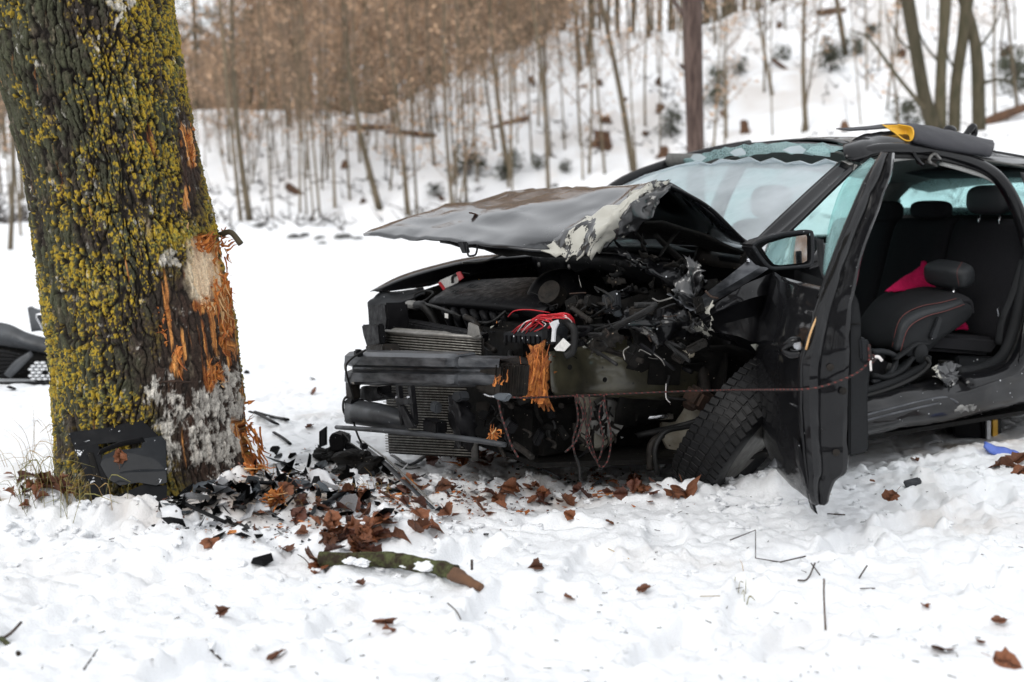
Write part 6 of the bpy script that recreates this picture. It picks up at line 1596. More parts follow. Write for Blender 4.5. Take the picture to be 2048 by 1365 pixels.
# ------------------------------------------------------------------ things on and around the car
def placed(name, me, m, loc, rot, label, cat, group=None, parent=None, sc=1.0):
    o = link(name, me, M[m] if m else None, parent, label, cat, group)
    o.location = loc
    o.rotation_euler = rot
    o.scale = (sc, sc, sc)
    return o
# black tarpaulin with a yellow lining folded over the roof edge
tarp = empty('protective_cover', CAR_M @ S(1850, 290, .55), 'folded black vinyl cover with yellow lining laid over the roof edge', 'cover')
to = CAR_I @ tarp.location
tp = lambda x, y, v: CAR_M.to_3x3() @ (S(x, y, v) - to)
sheet('cover_roll', [
    [tp(1770, 250, .30), tp(1830, 249, .38), tp(1900, 262, .40), tp(1985, 282, .42)],
    [tp(1800, 252, .46), tp(1836, 252, .52), tp(1905, 266, .54), tp(1988, 288, .54)],
    [tp(1826, 266, .56), tp(1838, 270, .62), tp(1905, 284, .64), tp(1986, 300, .63)],
    [tp(1822, 280, .60), tp(1836, 286, .64), tp(1900, 300, .66), tp(1980, 312, .64)],
    [tp(1812, 284, .54), tp(1830, 290, .56), tp(1895, 304, .57), tp(1974, 314, .56)]], M['vinyl'], tarp, th=.006, n=(5, 6), crumple=.006, cs=8, seed=5)
sheet('cover_flap', [[tp(1672, 258, .28), tp(1730, 254, .30), tp(1772, 249, .32), tp(1800, 250, .38)], [tp(1700, 262, .44), tp(1745, 259, .47), tp(1785, 256, .48), tp(1808, 258, .50)]], M['vinyl'], tarp, th=.005, n=(3, 5))
sheet('yellow_lining', [[tp(1766, 251, .44), tp(1790, 250, .5), tp(1816, 252, .55), tp(1827, 262, .60)], [tp(1786, 262, .50), tp(1800, 262, .52), tp(1814, 264, .54), tp(1826, 272, .60)], [tp(1802, 276, .54), tp(1808, 276, .545), tp(1816, 280, .56), tp(1822, 280, .61)]], M['yellow'], tarp, th=.004, n=(5, 5))
tube('lining_edge', [tp(1766, 250, .45), tp(1790, 266, .55), tp(1808, 280, .60), tp(1822, 281, .62), tp(1827, 268, .62), tp(1822, 255, .58), tp(1796, 250, .52)], .0035, M['yellow'], tarp)
# twisted scraps of door seal lying behind the cover
for (pts, lab) in (([(1888, 268, .1), (1896, 258, .1), (1906, 262, .1), (1900, 272, .1)], 'small glossy black scrap beside the roof cover'), ([(1928, 272, .1), (1938, 262, .1), (1946, 254, .1), (1948, 270, .1), (1936, 276, .1)], 'larger curled black scrap beside the roof cover')):
    tube('seal_scrap', [CAR_M @ S(*p) for p in pts], [.012, .02, .02, .012], M['paint'], label=lab, cat='scrap')
# pink cloth behind the driver's headrest
sheet('pink_cloth', [[CAR_M @ S(1768, 584, .30), CAR_M @ S(1800, 584, .25), CAR_M @ S(1852, 580, .20), CAR_M @ S(1905, 650, .30)], [CAR_M @ S(1800, 560, .16), CAR_M @ S(1826, 556, .13), CAR_M @ S(1858, 560, .12), CAR_M @ S(1920, 640, .20)], [CAR_M @ S(1826, 542, .06), CAR_M @ S(1842, 534, .05), CAR_M @ S(1856, 532, .05), CAR_M @ S(1930, 645, .15)]], M['pink'], None, th=.006, n=(6, 6), crumple=.012, cs=12, seed=6, label='crumpled bright pink cloth behind the flattened driver seat', cat='cloth')
sheet('pink_cloth', [[CAR_M @ S(1912, 655, .45), CAR_M @ S(1926, 644, .45), CAR_M @ S(1934, 652, .45)], [CAR_M @ S(1910, 662, .48), CAR_M @ S(1924, 660, .48), CAR_M @ S(1934, 662, .48)]], M['pink'], None, th=.008, n=(5, 5), crumple=.006, cs=20, seed=7, label='corner of pink cloth lying on the rear seat cushion', cat='cloth')
# guard rope tied from the bumper to the door
def rope(name, pts, r, label=None, cat=None, parent=None):
    V, Fs = tube_mesh(name, pts, r, 8, 14)
    me = mesh(name, V, Fs)
    k = len(V) // 8
    P = np.array(V).reshape(k, 8, 3).mean(1); s = np.concatenate([[0], np.cumsum(np.linalg.norm(np.diff(P, axis=0), axis=1))])
    ph = (s[:, None] / .022 + np.arange(8)[None] / 8.0) % 1.0
    row = (np.floor(s[:, None] / .022 + np.arange(8)[None] / 8.0) % 2)
    red = ((ph < .30) & (np.arange(8)[None] % 4 < 2)).astype(float)
    c = np.array([.022, .015, .014]) * (1 - red[..., None]) + np.array([.17, .036, .032]) * red[..., None]
    set_col(me, c.reshape(-1, 3))
    return link(name, me, M['rope'], parent, label, cat)
rp = empty('guard_rope', CAR_M @ F(985, 793, -.66), 'black rope flecked with red, strung from the bumper to the door', 'rope')
ro = rp.location.copy()
rw = lambda p: CAR_M @ p - ro
line = [F(1015, 795, -.64), F(1060, 796, -.56), S(1150, 792, .66), S(1250, 788, .74), S(1340, 784, .84), S(1440, 781, .98)]
line = [rw(p) for p in line] + [D(1540, 780, 3.50) - ro, D(1610, 779, 3.32) - ro, D(1650, 772, 3.31) - ro, D(1690, 758, 3.33) - ro, D(1720, 742, 3.36) - ro, D(1746, 716, 3.40) - ro]
fine = [tuple(p) for p in cr([tuple(p) for p in line], 6)]
rope('strand', fine, .0036, parent=rp)
for k, xs_ in enumerate([[(1150, 792), (1156, 840), (1146, 880), (1150, 910), (1158, 935)], [(1152, 790), (1168, 800), (1172, 850), (1186, 900), (1200, 934), (1216, 920), (1222, 870), (1212, 820), (1208, 790)], [(1178, 790), (1182, 830), (1172, 870), (1180, 900), (1196, 920), (1206, 880), (1198, 830), (1206, 800)], [(1154, 792), (1166, 830), (1160, 860), (1150, 885), (1130, 905)]]):
    pts = [tuple(rw(S(x, y, .69 + .012 * k + .01 * (i % 2)))) for i, (x, y) in enumerate(xs_)]
    rope('loop', [tuple(p) for p in cr(pts, 4)], .0038, parent=rp)
rope('tail', [tuple(p) for p in cr([tuple(rw(F(x, y, u))) for x, y, u in ((996, 800, -.66), (1002, 830, -.66), (1012, 860, -.66), (1022, 890, -.64), (1036, 915, -.62))], 4)], .004, parent=rp)
tube('loose_end', [rw(S(1150, 910, .72)), rw(S(1158, 930, .72)), rw(S(1160, 960, .73))], .005, M['hose'], rp)
prism('cleat', [rw(F(x, y, -.68)) for x, y in ((984, 792), (994, 787), (1012, 788), (1016, 793), (1008, 804), (992, 800))], CAR_M.to_3x3() @ Vector((.02, 0, 0)), M['grey_pl'], rp, bev=.004)
tube('cleat_hook', [rw(F(x, y, -.67)) for x, y in ((968, 789), (978, 793), (988, 794))], .004, M['chrome'], rp)
tube('knot_tail', [D(1744, 716, 3.38) - ro, D(1756, 714, 3.37) - ro, D(1764, 722, 3.37) - ro], .005, M['white_wire'], rp)
tube('knot_tail', [D(1742, 718, 3.38) - ro, D(1741, 726, 3.37) - ro, D(1742, 742, 3.37) - ro], .0035, M['white_wire'], rp)
rope('knot', [tuple(D(x, y, 3.375) - ro) for x, y in ((1738, 722), (1744, 712), (1750, 718), (1742, 724), (1740, 714), (1738, 690))], .005, parent=rp)
# big orange splinter of the tree stuck in the chassis leg
def chip(pos, up, ln, n, lab, spread=.14, wd=1.2, group=None):
    e = empty('wood_splinter', pos, lab, 'splinter', group)
    for i in range(n):
        d = Vector(up) + Vector((random.gauss(0, spread), random.gauss(0, spread * .6), random.gauss(0, spread)))
        b = Vector((random.gauss(0, .014), random.gauss(0, .005), random.uniform(-.2, .2) * ln))
        splinter(b - d.normalized() * ln * .5, d, ln * random.uniform(.5, 1.15), wd * random.uniform(.6, 1.6), e, random.random() < .12, 'fibre')
    return e
bs = chip(CAR_M @ S(1077, 750, .665), (.04, 0, 1), .15, 40, 'large orange wood splinter wedged upright in the crushed front', .10, 1.3)
sb = lambda x, y, v: CAR_M @ S(x, y, v) - bs.location
sheet('wood_slab', [[sb(1062, 706, .60), sb(1076, 690, .61), sb(1090, 704, .60)], [sb(1060, 730, .63), sb(1076, 728, .645), sb(1094, 726, .63)], [sb(1060, 760, .63), sb(1076, 764, .645), sb(1096, 760, .63)], [sb(1064, 782, .62), sb(1080, 800, .63), sb(1096, 806, .62)]], M['wood'], bs, th=.008, n=(8, 10), crumple=.022, cs=34, seed=3, edge=.04)
chip(CAR_M @ F(985, 866, -.64), (.2, 0, .8), .05, 14, 'small orange wood tuft caught below the rope cleat', .5, .7)
chip(CAR_M @ F(998, 758, -.66), (.1, 0, 1), .04, 8, 'orange wood tuft caught on the crash box', .3, .6)
# black stabilising block under the sill
blk = empty('support_block', G(1945, 878), 'black stepped rescue block with yellow and white stripes under the sill', 'block')
bo_ = blk.location.copy(); bd = bo_.y
bp_ = lambda x, y, d=0: D(x, y, bd + d) - bo_
prism('block_body', [bp_(x, y) for x, y in ((1905, 838), (1964, 838), (1968, 878), (1908, 876))], (.10, .32, .02), M['plastic'], blk, bev=.008)
prism('block_end', [bp_(1962, 838, -.012), bp_(2004, 838, .10), bp_(2004, 874, .10), bp_(1966, 880, -.012)], (0, .05, 0), M['plastic'], blk, bev=.006)
prism('yellow_stripe', [bp_(1986, 841, .02), bp_(1996, 840, .05), bp_(1996, 877, .05), bp_(1986, 879, .02)], (0, .02, 0), M['yellow'], blk, bev=.002)
prism('white_stripe', [bp_(1974, 842, -.012), bp_(1982, 842, .01), bp_(1982, 880, .01), bp_(1974, 880, -.012)], (0, .02, 0), M['white_pl'], blk, bev=.002)
prism('block_step', [bp_(x, y, .05) for x, y in ((1890, 845), (1912, 840), (1914, 872), (1894, 866))], (.05, .2, 0), M['plastic'], blk, bev=.008)
# glove and other litter on the trampled snow
g = G(2005, 905)
sheet('rubber_glove', [[D(1970, 884, g.y + .06), D(1990, 896, g.y + .03), D(2015, 900, g.y + .02), D(2038, 906, g.y)], [D(1968, 892, g.y), D(1988, 904, g.y - .03), D(2014, 910, g.y - .03), D(2040, 914, g.y - .03)]], M['blue'], None, th=.014, n=(5, 5), crumple=.012, cs=22, seed=9, label='crumpled blue rubber glove on the trampled snow', cat='glove')
g = G(1862, 888)
sheet('plastic_offcut', [[D(1838, 878, g.y + .10) + Vector((0, 0, .0)), D(1866, 868, g.y + .10), D(1880, 880, g.y + .08)], [D(1848, 892, g.y), D(1872, 884, g.y), D(1898, 890, g.y - .01)]], M['white_pl'], None, th=.005, n=(4, 4), label='pale plastic offcut lying on snow beside the sill', cat='offcut')
g = G(1830, 972)
prism('metal_fragment', [D(x, y, g.y - .01) for x, y in ((1810, 970), (1842, 962), (1846, 966), (1836, 974), (1814, 980))], (0, .03, .01), M['steel'], None, bev=.004, label='small dark metal fragment lying on snow beyond the door', cat='fragment')
# ------------------------------------------------------------------ torn-off bumper behind the tree
bm_o = G(60, 768)
BD = bm_o.y
bumper = empty('torn_bumper', bm_o, 'torn-off front bumper with grille lying behind the big tree', 'bumper')
bb = lambda x, y, d=0.0: D(x, y, BD + d) - bm_o
sheet('bumper_skin', [[bb(-90, 640, .30), bb(-20, 644, .18), bb(20, 650, .10), bb(60, 668, .05), bb(140, 688, .0)], [bb(-90, 668, .22), bb(-20, 668, .10), bb(20, 672, .04), bb(60, 688, .0), bb(140, 706, -.04)], [bb(-90, 700, .26), bb(-20, 690, .14), bb(20, 694, .08), bb(60, 700, .04), bb(140, 716, .0)]], M['bumper'], bumper, th=.008, n=(5, 5))
sheet('bumper_back', [[bb(-90, 690, .3), bb(0, 690, .16), bb(60, 700, .12), bb(150, 712, .06)], [bb(-90, 765, .3), bb(0, 762, .16), bb(60, 764, .12), bb(150, 764, .06)]], M['soot'], bumper, th=.01, n=(3, 4))
sheet('grille_surround', [[bb(56, 616, .06), bb(64, 614, .05), bb(78, 620, .04), bb(150, 630, .0)], [bb(60, 640, .04), bb(72, 634, .0), bb(84, 632, -.01), bb(150, 640, -.03)], [bb(64, 664, .04), bb(84, 662, .0), bb(96, 668, -.01), bb(150, 680, -.03)]], M['bumper'], bumper, th=.008, n=(4, 4))
tube('chrome_frame', [bb(150, 622, -.02), bb(100, 630, -.02), bb(74, 630, -.02), bb(82, 652, -.03), bb(100, 674, -.04), bb(150, 684, -.04)], .007, M['chrome'], bumper, n=3)
for i in range(4):
    tube('grille_bar', [bb(82 + i * 3, 636 + i * 9, -.01), bb(150, 640 + i * 10, -.02)], .006, M['plastic'], bumper, n=2)
for i in range(7):
    tube('lower_slat', [bb(-90, 700 + i * 8.5, .06), bb(-10, 702 + i * 8.5, .0), bb(20, 706 + i * 7, -.02), bb(50, 712 + i * 5, -.02)], [.010, .012, .012, .006], M['plastic'], bumper, n=3, flat=.7)
sheet('fog_lamp_wing', [[bb(8, 748, -.05), bb(30, 722, -.06), bb(62, 702, -.05)], [bb(20, 758, -.05), bb(40, 738, -.07), bb(66, 712, -.06)]], M['bumper'], bumper, th=.008, n=(3, 4))
for r in range(6):
    for c_ in range(7):
        me_ = None
        o = box('snow_filled_mesh', bb(62 + c_ * 12 + (r % 2) * 5, 726 + r * 6.5, -.04 + .002 * c_), (.034, .03, .014), M['snow'] if (r * 7 + c_ * 3) % 9 else M['plastic'], bumper, bev=.006)
        set_col(o.data, np.tile(SNOW_C, (len(o.data.vertices), 1)))
tube('lower_lip', [bb(-90, 768, .04), bb(0, 768, -.02), bb(60, 767, -.05), bb(160, 768, -.06)], [.02, .022, .02, .018], M['plastic'], bumper, n=3, flat=.6)
# ------------------------------------------------------------------ debris at the foot of the tree
PD = 3.70
panel = empty('broken_panel', D(240, 1045, PD), 'large broken black plastic panel propped against the tree foot', 'panel')
po = panel.location.copy()
pp = lambda x, y, d=0.0: D(x, y, PD + d) - po
def plate(nm, pts, m, d=0.0, lean=.0009, th=.004):
    return prism(nm, [pp(x, y, d + (1040 - y) * lean) for x, y in pts], (.0, th, .0), M[m], panel, bev=.0012, seg=1)
plate('upper_band', [(135, 866), (215, 856), (282, 838), (318, 874), (300, 882), (240, 884), (190, 890), (150, 900)], 'panel', .0)
plate('left_band', [(148, 896), (196, 888), (204, 920), (214, 960), (222, 1020), (224, 1042), (206, 1044), (188, 1010), (170, 950)], 'panel', -.004)
plate('middle_plate', [(206, 912), (228, 902), (282, 896), (286, 878), (322, 872), (332, 884), (334, 966), (312, 972), (276, 966), (240, 972), (216, 960), (200, 930)], 'panel2', -.012)
plate('lower_plate', [(218, 1000), (262, 980), (290, 968), (334, 972), (332, 1010), (310, 1050), (270, 1056), (222, 1046)], 'panel', -.006)
plate('slot', [(174, 904), (186, 906), (214, 1000), (216, 1030), (208, 1030)], 'soot', -.008)
sheet('fold', [[pp(196, 910, -.01), pp(240, 894, .0), pp(290, 884, .0)], [pp(200, 900, -.03), pp(240, 884, -.03), pp(286, 874, -.02)]], M['plastic'], panel, th=.003, n=(3, 4))

def shard_mesh(seed, k=None, bend=.15, asp=1.0):
    r = random.Random(seed); k = k or r.randint(4, 7)
    pts = [(math.cos(t) * r.uniform(.55, 1.1), math.sin(t) * r.uniform(.5, 1.0) * asp) for t in sorted(r.uniform(0, 6.28) if False else (2 * math.pi * i / k + r.uniform(-.3, .3)) for i in range(k))]
    bm = bmesh.new()
    vs = [bm.verts.new((x, y, bend * x * x + .1 * y)) for x, y in pts]
    c0 = bm.verts.new((0, 0, -.05)); fs = [bm.faces.new((vs[i], vs[(i + 1) % k], c0)) for i in range(k)]
    bmesh.ops.solidify(bm, geom=fs, thickness=.06)
    bmesh.ops.recalc_face_normals(bm, faces=bm.faces)
    me = bpy.data.meshes.new('shard'); bm.to_mesh(me); bm.free()
    return me
SH = {}
def shard(px, py, s, m, lab, seed, grp, asp=1.0, tilt=.5, cat='shard', nm='plastic_shard'):
    key = (seed % 9, m, asp)
    if key not in SH:
        SH[key] = shard_mesh(seed % 9, asp=asp); SH[key].materials.append(M[m])
    g = G(px, py)
    r = random.Random(seed)
    return placed(nm, SH[key], None, (g.x, g.y, g.z + s * .25), (r.gauss(0, tilt), r.gauss(0, tilt), r.uniform(0, 6.28)), lab, cat, grp, sc=s)
rd = random.Random(11)
HEAP = 'broken plastic in the heap at the tree foot'
for i in range(290):
    a = rd.random()
    px, py = (rd.gauss(430, 70), rd.gauss(995, 32)) if a < .5 else (rd.gauss(630, 75), rd.gauss(955, 38)) if a < .85 else (rd.gauss(760, 60), rd.gauss(975, 35))
    if py < 900 or px < 320: continue
    m = rd.choices(['plastic', 'plastic_grey', 'grey_pl', 'white_pl', 'soot'], [5, 2.5, 1.6, 3.2, 2])[0]
    lab = {'plastic': 'black plastic shard in the debris heap at the tree foot', 'soot': 'sooty black scrap in the debris heap at the tree foot', 'plastic_grey': 'charcoal plastic shard in the debris heap at the tree foot', 'grey_pl': 'slate-blue plastic shard in the debris heap at the tree foot', 'white_pl': 'white plastic shard in the debris heap at the tree foot'}[m]
    shard(px, py, rd.uniform(.014, .062), m, lab, 300 + i, HEAP + ' (' + m.split('_')[0] + ')', asp=rd.choice([1.0, .45, .25]))
# larger pieces one can tell apart
def bar(pts, r, m, lab, nm='plastic_strip', flat=.35, cat='strip', grp=None):
    P = [G(x, y, dz) for x, y, dz in pts]
    return tube(nm, P, r, M[m], None, seg=8, n=4, flat=flat, label=lab, cat=cat, group=grp)
bar([(716, 905, .05), (760, 940, .05), (810, 985, .04), (866, 1028, .02)], [.010, .014, .014, .010], 'bumper', 'long grooved black trim strip slanting across the debris')
bar([(718, 902, .058), (762, 936, .06), (812, 980, .052), (866, 1024, .03)], [.003, .004, .004, .003], 'alu', 'thin bright edge strip lying along the long black trim', flat=1)
bar([(322, 998, .03), (380, 1030, .03), (452, 1058, .02)], .009, 'plastic', 'black bar below the broken panel', flat=.7)
bar([(500, 975, .02), (545, 978, .02), (585, 984, .02)], .012, 'plastic', 'short black bar between the white shards', flat=.6)
bar([(640, 1028, .02), (680, 1004, .03), (708, 992, .03)], .012, 'plastic', 'black bar pointing at the white bracket', flat=.6)
bar([(785, 920, .02), (820, 934, .01), (860, 918, .03)], .014, 'bumper', 'curved dark trim piece below the radiator', flat=.35)
bar([(790, 930, .005), (815, 940, .005), (840, 938, .005)], .008, 'plastic', 'thin black sliver under the curved dark trim', flat=.3)
bar([(330, 965, .03), (370, 955, .035), (408, 944, .04)], .016, 'plastic', 'black ribbed bar resting against the trunk foot', flat=.5)
bar([(510, 832, .02), (545, 842, .02), (575, 848, .02)], .013, 'plastic', 'black strip on the snow past the splintered trunk edge', flat=.6)
bar([(548, 870, .01), (565, 880, .01), (580, 892, .01)], .010, 'plastic', 'short black stick near the splintered roots', flat=.6)
bar([(500, 835, .03), (520, 838, .02), (552, 856, .02)], .022, 'plastic', 'bent black plate on the snow past the splintered trunk edge', flat=.25)
bar([(1075, 938, .01), (1100, 950, .01), (1122, 962, .01)], .004, 'steel', 'thin dark metal rod lying before the wheel', flat=1)
for (rows_, m, lab) in [
        ([[(570, 925), (600, 908), (632, 912)], [(576, 938), (610, 930), (640, 930)]], 'white_pl', 'smooth white bumper foam lump in the heap'),
        ([[(616, 950), (636, 938), (652, 945)], [(634, 980), (656, 962), (664, 962)], [(660, 992), (672, 988), (682, 984)]], 'white_pl', 'tapering white plastic blade in the heap'),
        ([[(700, 940), (708, 938), (716, 942)], [(702, 970), (708, 968), (712, 972)], [(700, 1000), (708, 1000), (714, 1000)]], 'white_pl', 'upright white bracket with a black back in the heap'),
        ([[(655, 995), (672, 985), (690, 980)], [(668, 1006), (684, 1000), (700, 992)]], 'grey_pl', 'blue-grey plate beside the white bracket'),
        ([[(330, 985), (390, 968), (440, 962)], [(345, 1010), (400, 996), (420, 990)]], 'grey_pl', 'flat slate plate below the frosted bark'),
        ([[(416, 965), (450, 955), (468, 952)], [(418, 992), (452, 984), (466, 980)]], 'grey_pl', 'small slate box side below the frosted bark'),
        ([[(322, 1018), (345, 1012), (362, 1020)], [(330, 1060), (350, 1062), (364, 1050)], [(345, 1080), (356, 1082), (366, 1078)]], 'white_pl', 'crumpled white film below the broken panel'),
        ([[(455, 992), (480, 975), (500, 970)], [(470, 1000), (490, 996), (502, 985)]], 'white_pl', 'white triangular shard beside the frosted bark'),
        ([[(485, 1010), (520, 1002), (535, 1010)], [(490, 1022), (520, 1024), (540, 1020)]], 'white_pl', 'lobed white shard beside the orange wood tuft')]:
    ys_ = [G(x, y).y for r in rows_ for x, y in r]; d0 = sum(ys_) / len(ys_)
    nr_ = len(rows_)
    sheet('plastic_piece', [[D(x, y, d0 + .05 * (nr_ - 1 - 2 * i) / nr_) for x, y in r] for i, r in enumerate(rows_)], M[m], None, th=.006, n=(4, 4), crumple=.008, cs=25, seed=len(lab), edge=.006, label=lab, cat='shard')
# torn module with a slotted grey plate, and the dirty lump behind it
mod = empty('torn_module', G(680, 925), 'torn black electrical module with a slotted upright plate', 'module')
mo_ = mod.location.copy(); md = mo_.y
mm = lambda x, y, d=0: D(x, y, md + d) - mo_
for (pts) in ([(638, 864), (653, 853), (654, 866), (640, 876)], [(638, 876), (654, 866), (654, 890), (638, 896)], [(638, 864), (642, 862), (642, 896), (638, 896)], [(650, 855), (654, 853), (654, 890), (650, 890)]):
    prism('slotted_plate', [mm(x, y, -.02) for x, y in pts], (0, .006, 0), M['plastic_grey'], mod, bev=.001)
prism('module_body', [mm(x, y) for x, y in ((656, 878), (664, 866), (690, 874), (688, 900), (660, 904))], (.02, .07, 0), M['plastic'], mod, bev=.006)
prism('module_arm', [mm(x, y, .02) for x, y in ((690, 884), (700, 888), (736, 912), (728, 918), (688, 900))], (0, .03, 0), M['plastic'], mod, bev=.004)
prism('module_fin', [mm(x, y, .0) for x, y in ((684, 866), (694, 876), (698, 884), (684, 880))], (0, .02, 0), M['plastic'], mod, bev=.002)
g = G(715, 950)
o = placed('grimy_lump', lump('grimy_lump', .10, 5, .55, 4, .5), 'soot', (g.x, g.y + .05, g.z + .03), (0, 0, .4), 'grimy black lump of engine debris beside the long trim strip', 'debris')
g = G(655, 925)
o = placed('grimy_lump', lump('grimy_lump', .06, 8, .6, 4, .5), 'soot', (g.x, g.y + .05, g.z + .02), (0, 0, .4), 'smaller black debris lump beside the smooth white foam', 'debris')
chip(G(432 + 120, 1012, .02), (.9, 0, .2), .08, 22, 'orange tuft of torn wood fibre in the debris heap', .5, .9)
chip(G(555, 1000, .02), (.5, 0, .4), .06, 14, 'second orange tuft of torn fibre below the white shards', .5, .8)
chip(G(515, 945, .02), (.7, 0, -.1), .06, 14, 'brown-orange bark flakes at the root edge', .4, 1.2)
for i, (px, py) in enumerate([(1010, 915), (1040, 918), (960, 912), (1090, 925), (1120, 912), (1215, 990), (910, 930), (830, 985), (790, 1000)]):
    chip(G(px, py, .01), (random.choice([-1, 1]), random.gauss(0, .4), .1), .09, 6, 'thin orange wood sliver lying under the crushed front', .25, .6, 'wood slivers under the crushed front')
lathe('rubber_grommet', [(-.006, .018), (.004, .024), (.008, .016), (.004, .008), (-.004, .008)], M['hose'], None, Matrix.Translation(G(481, 1022, .015)) @ rotx(0, 1.9, 1.2).to_4x4(), seg=20, label='round black rubber grommet in the heap', cat='grommet')
o = shard(524, 1128, .045, 'plastic', 'jagged black plastic shard lying alone on the snow', 901, None)
for i, (px, py, s, lab) in enumerate([(1192, 972, .035, 'small slate shard lying before the front wheel'), (625, 760, .03, 'small dark shard on the far snow'), (495, 748, .03, 'black scrap beside the trunk on the far snow'), (25, 780, .04, 'flat black scrap before the torn bumper'), (88, 745, .03, 'dark scrap near the torn bumper'), (605, 1042, .03, 'slate sliver among the brown leaves'), (610, 1013, .03, 'small slate tile in the heap'), (1360, 960, .03, 'dark shard against the front tyre')]):
    shard(px, py, s, 'grey_pl' if i in (0, 5, 6) else 'plastic', lab, 920 + i, None)
# ------------------------------------------------------------------ leaves, twigs, grass
def leaf_mesh(seed):
    r = random.Random(seed)
    out = [(0, -.85), (.16, -.62), (.46, -.66), (.56, -.36), (.88, -.22), (.76, .06), (.80, .40), (.50, .48), (.30, .74), (0, 1.0)]
    pts = [(x * r.uniform(.8, 1.15), y * r.uniform(.9, 1.1)) for x, y in out]
    curl, roll, tw = r.uniform(.05, .6), r.uniform(-.35, .35), r.uniform(-.4, .4)
    f = lambda x, y: (x * (1 - .2 * abs(curl)), y, curl * x * x + roll * y * y + tw * x * y + .05 * math.sin(7 * x + seed) - .04 * (abs(x) < .01))
    k = len(pts); V = [f(0, y) for x, y in pts] + [f(x, y) for x, y in pts] + [f(-x * r.uniform(.8, 1.15), y) for x, y in pts]
    bm = bmesh.new(); vs = [bm.verts.new(v) for v in V]
    for i in range(k - 1):
        for o in (k, 2 * k):
            q = [vs[i], vs[o + i], vs[o + i + 1], vs[i + 1]]
            try: bm.faces.new(q)
            except ValueError: pass
    bmesh.ops.remove_doubles(bm, verts=bm.verts, dist=1e-4)
    bmesh.ops.subdivide_edges(bm, edges=bm.edges[:], cuts=1, smooth=.3)
    tv = [bm.verts.new(v) for v in ((-.02, -.8, .0), (.02, -.8, .0), (.03, -1.35, .12), (-.01, -1.35, .12))]; bm.faces.new(tv)
    me = bpy.data.meshes.new('leaf'); bm.to_mesh(me); bm.free()
    me.polygons.foreach_set('use_smooth', [True] * len(me.polygons))
    return me
LV = [leaf_mesh(i) for i in range(7)]
LV2 = [m.copy() for m in LV]
for m_ in LV: m_.materials.append(M['leaf'])
for m_ in LV2: m_.materials.append(M['leaf_dark'])
def leaf(px, py, s, lab, grp, tilt=.35, lift=.012, dark=False, rx=None):
    g = G(px, py)
    me = random.choice(LV2 if dark else LV); s *= .82
    return placed('dead_leaf', me, None, (g.x, g.y, g.z + lift), (random.gauss(0, tilt) if rx is None else rx, random.gauss(0, tilt), random.uniform(0, 6.28)), lab, 'leaf', grp, sc=s)
SINGLE = [(1780, 1000, .05), (1884, 1306, .045), (2010, 1332, .05), (1140, 1038, .035), (770, 1250, .05), (420, 1090, .05), (625, 790, .06), (620, 858, .04), (555, 1320, .04), (445, 1232, .03), (1290, 1185, .03), (1138, 1203, .03), (1220, 1052, .025), (720, 1175, .03), (1075, 1140, .035), (2010, 935, .09), (2035, 925, .08), (2040, 948, .06), (245, 912, .05), (965, 438, .0), (1830, 925, .03), (1745, 968, .02), (1060, 985, .02), (1300, 1010, .02), (1560, 1290, .0), (1250, 1290, .0), (1850, 1220, .02), (2000, 1250, .03), (1960, 1290, .02), (780, 1268, .03), (590, 1230, .0), (340, 1215, .0), (866, 1062, .055), (845, 1060, .05), (970, 1030, .08), (640, 1140, .06), (1370, 985, .085), (1345, 990, .06)]
for (px, py, s) in SINGLE:
    if s: leaf(px, py, s, 'single brown dead leaf lying on the snow', 'single dead leaves on the snow')
HEAPS = [
    (48, (715, 1080, 55, 24), (.035, .065), 'brown leaf in the wet leaf heap behind the mossy branch', 'leaf heap behind the mossy branch'),
    (22, (75, 985, 45, 22), (.03, .06), 'brown leaf beside the grass tuft at the tree foot', 'leaves by the grass tuft'),
    (30, (1000, 918, 75, 10), (.03, .06), 'rusty brown leaf trodden under the crushed front', 'leaves under the crushed front'),
    (22, (810, 1000, 75, 20), (.03, .06), 'brown leaf scattered around the long trim strip', 'leaves around the trim strip'),
    (26, (1050, 995, 70, 12), (.025, .055), 'brown leaf in the leafy patch before the car', 'leaves in the patch before the car'),
    (16, (1270, 985, 32, 10), (.03, .06), 'brown leaf beside the front tyre', 'leaves beside the front tyre'),
    (13, (600, 1030, 60, 20), (.02, .05), 'brown leaf between the plastic shards', 'leaves among the shards'),
    (5, (245, 905, 25, 6), (.03, .05), 'brown leaf on the broken panel side of the trunk', 'leaves by the broken panel')]
for (n, (cx, cy, sx, sy), (s0, s1), lab, grp) in HEAPS[:-1]:
    for i in range(n):
        leaf(random.gauss(cx, sx), random.gauss(cy, sy), random.uniform(s0, s1), lab, grp, .45, random.uniform(.008, .035), random.random() < .45)
p = D(240, 913, PD + .08); placed('dead_leaf', LV[2], None, p, (1.2, .4, .9), 'orange leaf stuck on the broken black panel', 'leaf', sc=.035)
p = CAR_M @ S(948, 438, -.25); placed('dead_leaf', LV[1], None, p + Vector((0, 0, .02)), (.1, .3, .9), 'small brown leaf lying on the black bonnet', 'leaf', sc=.03)
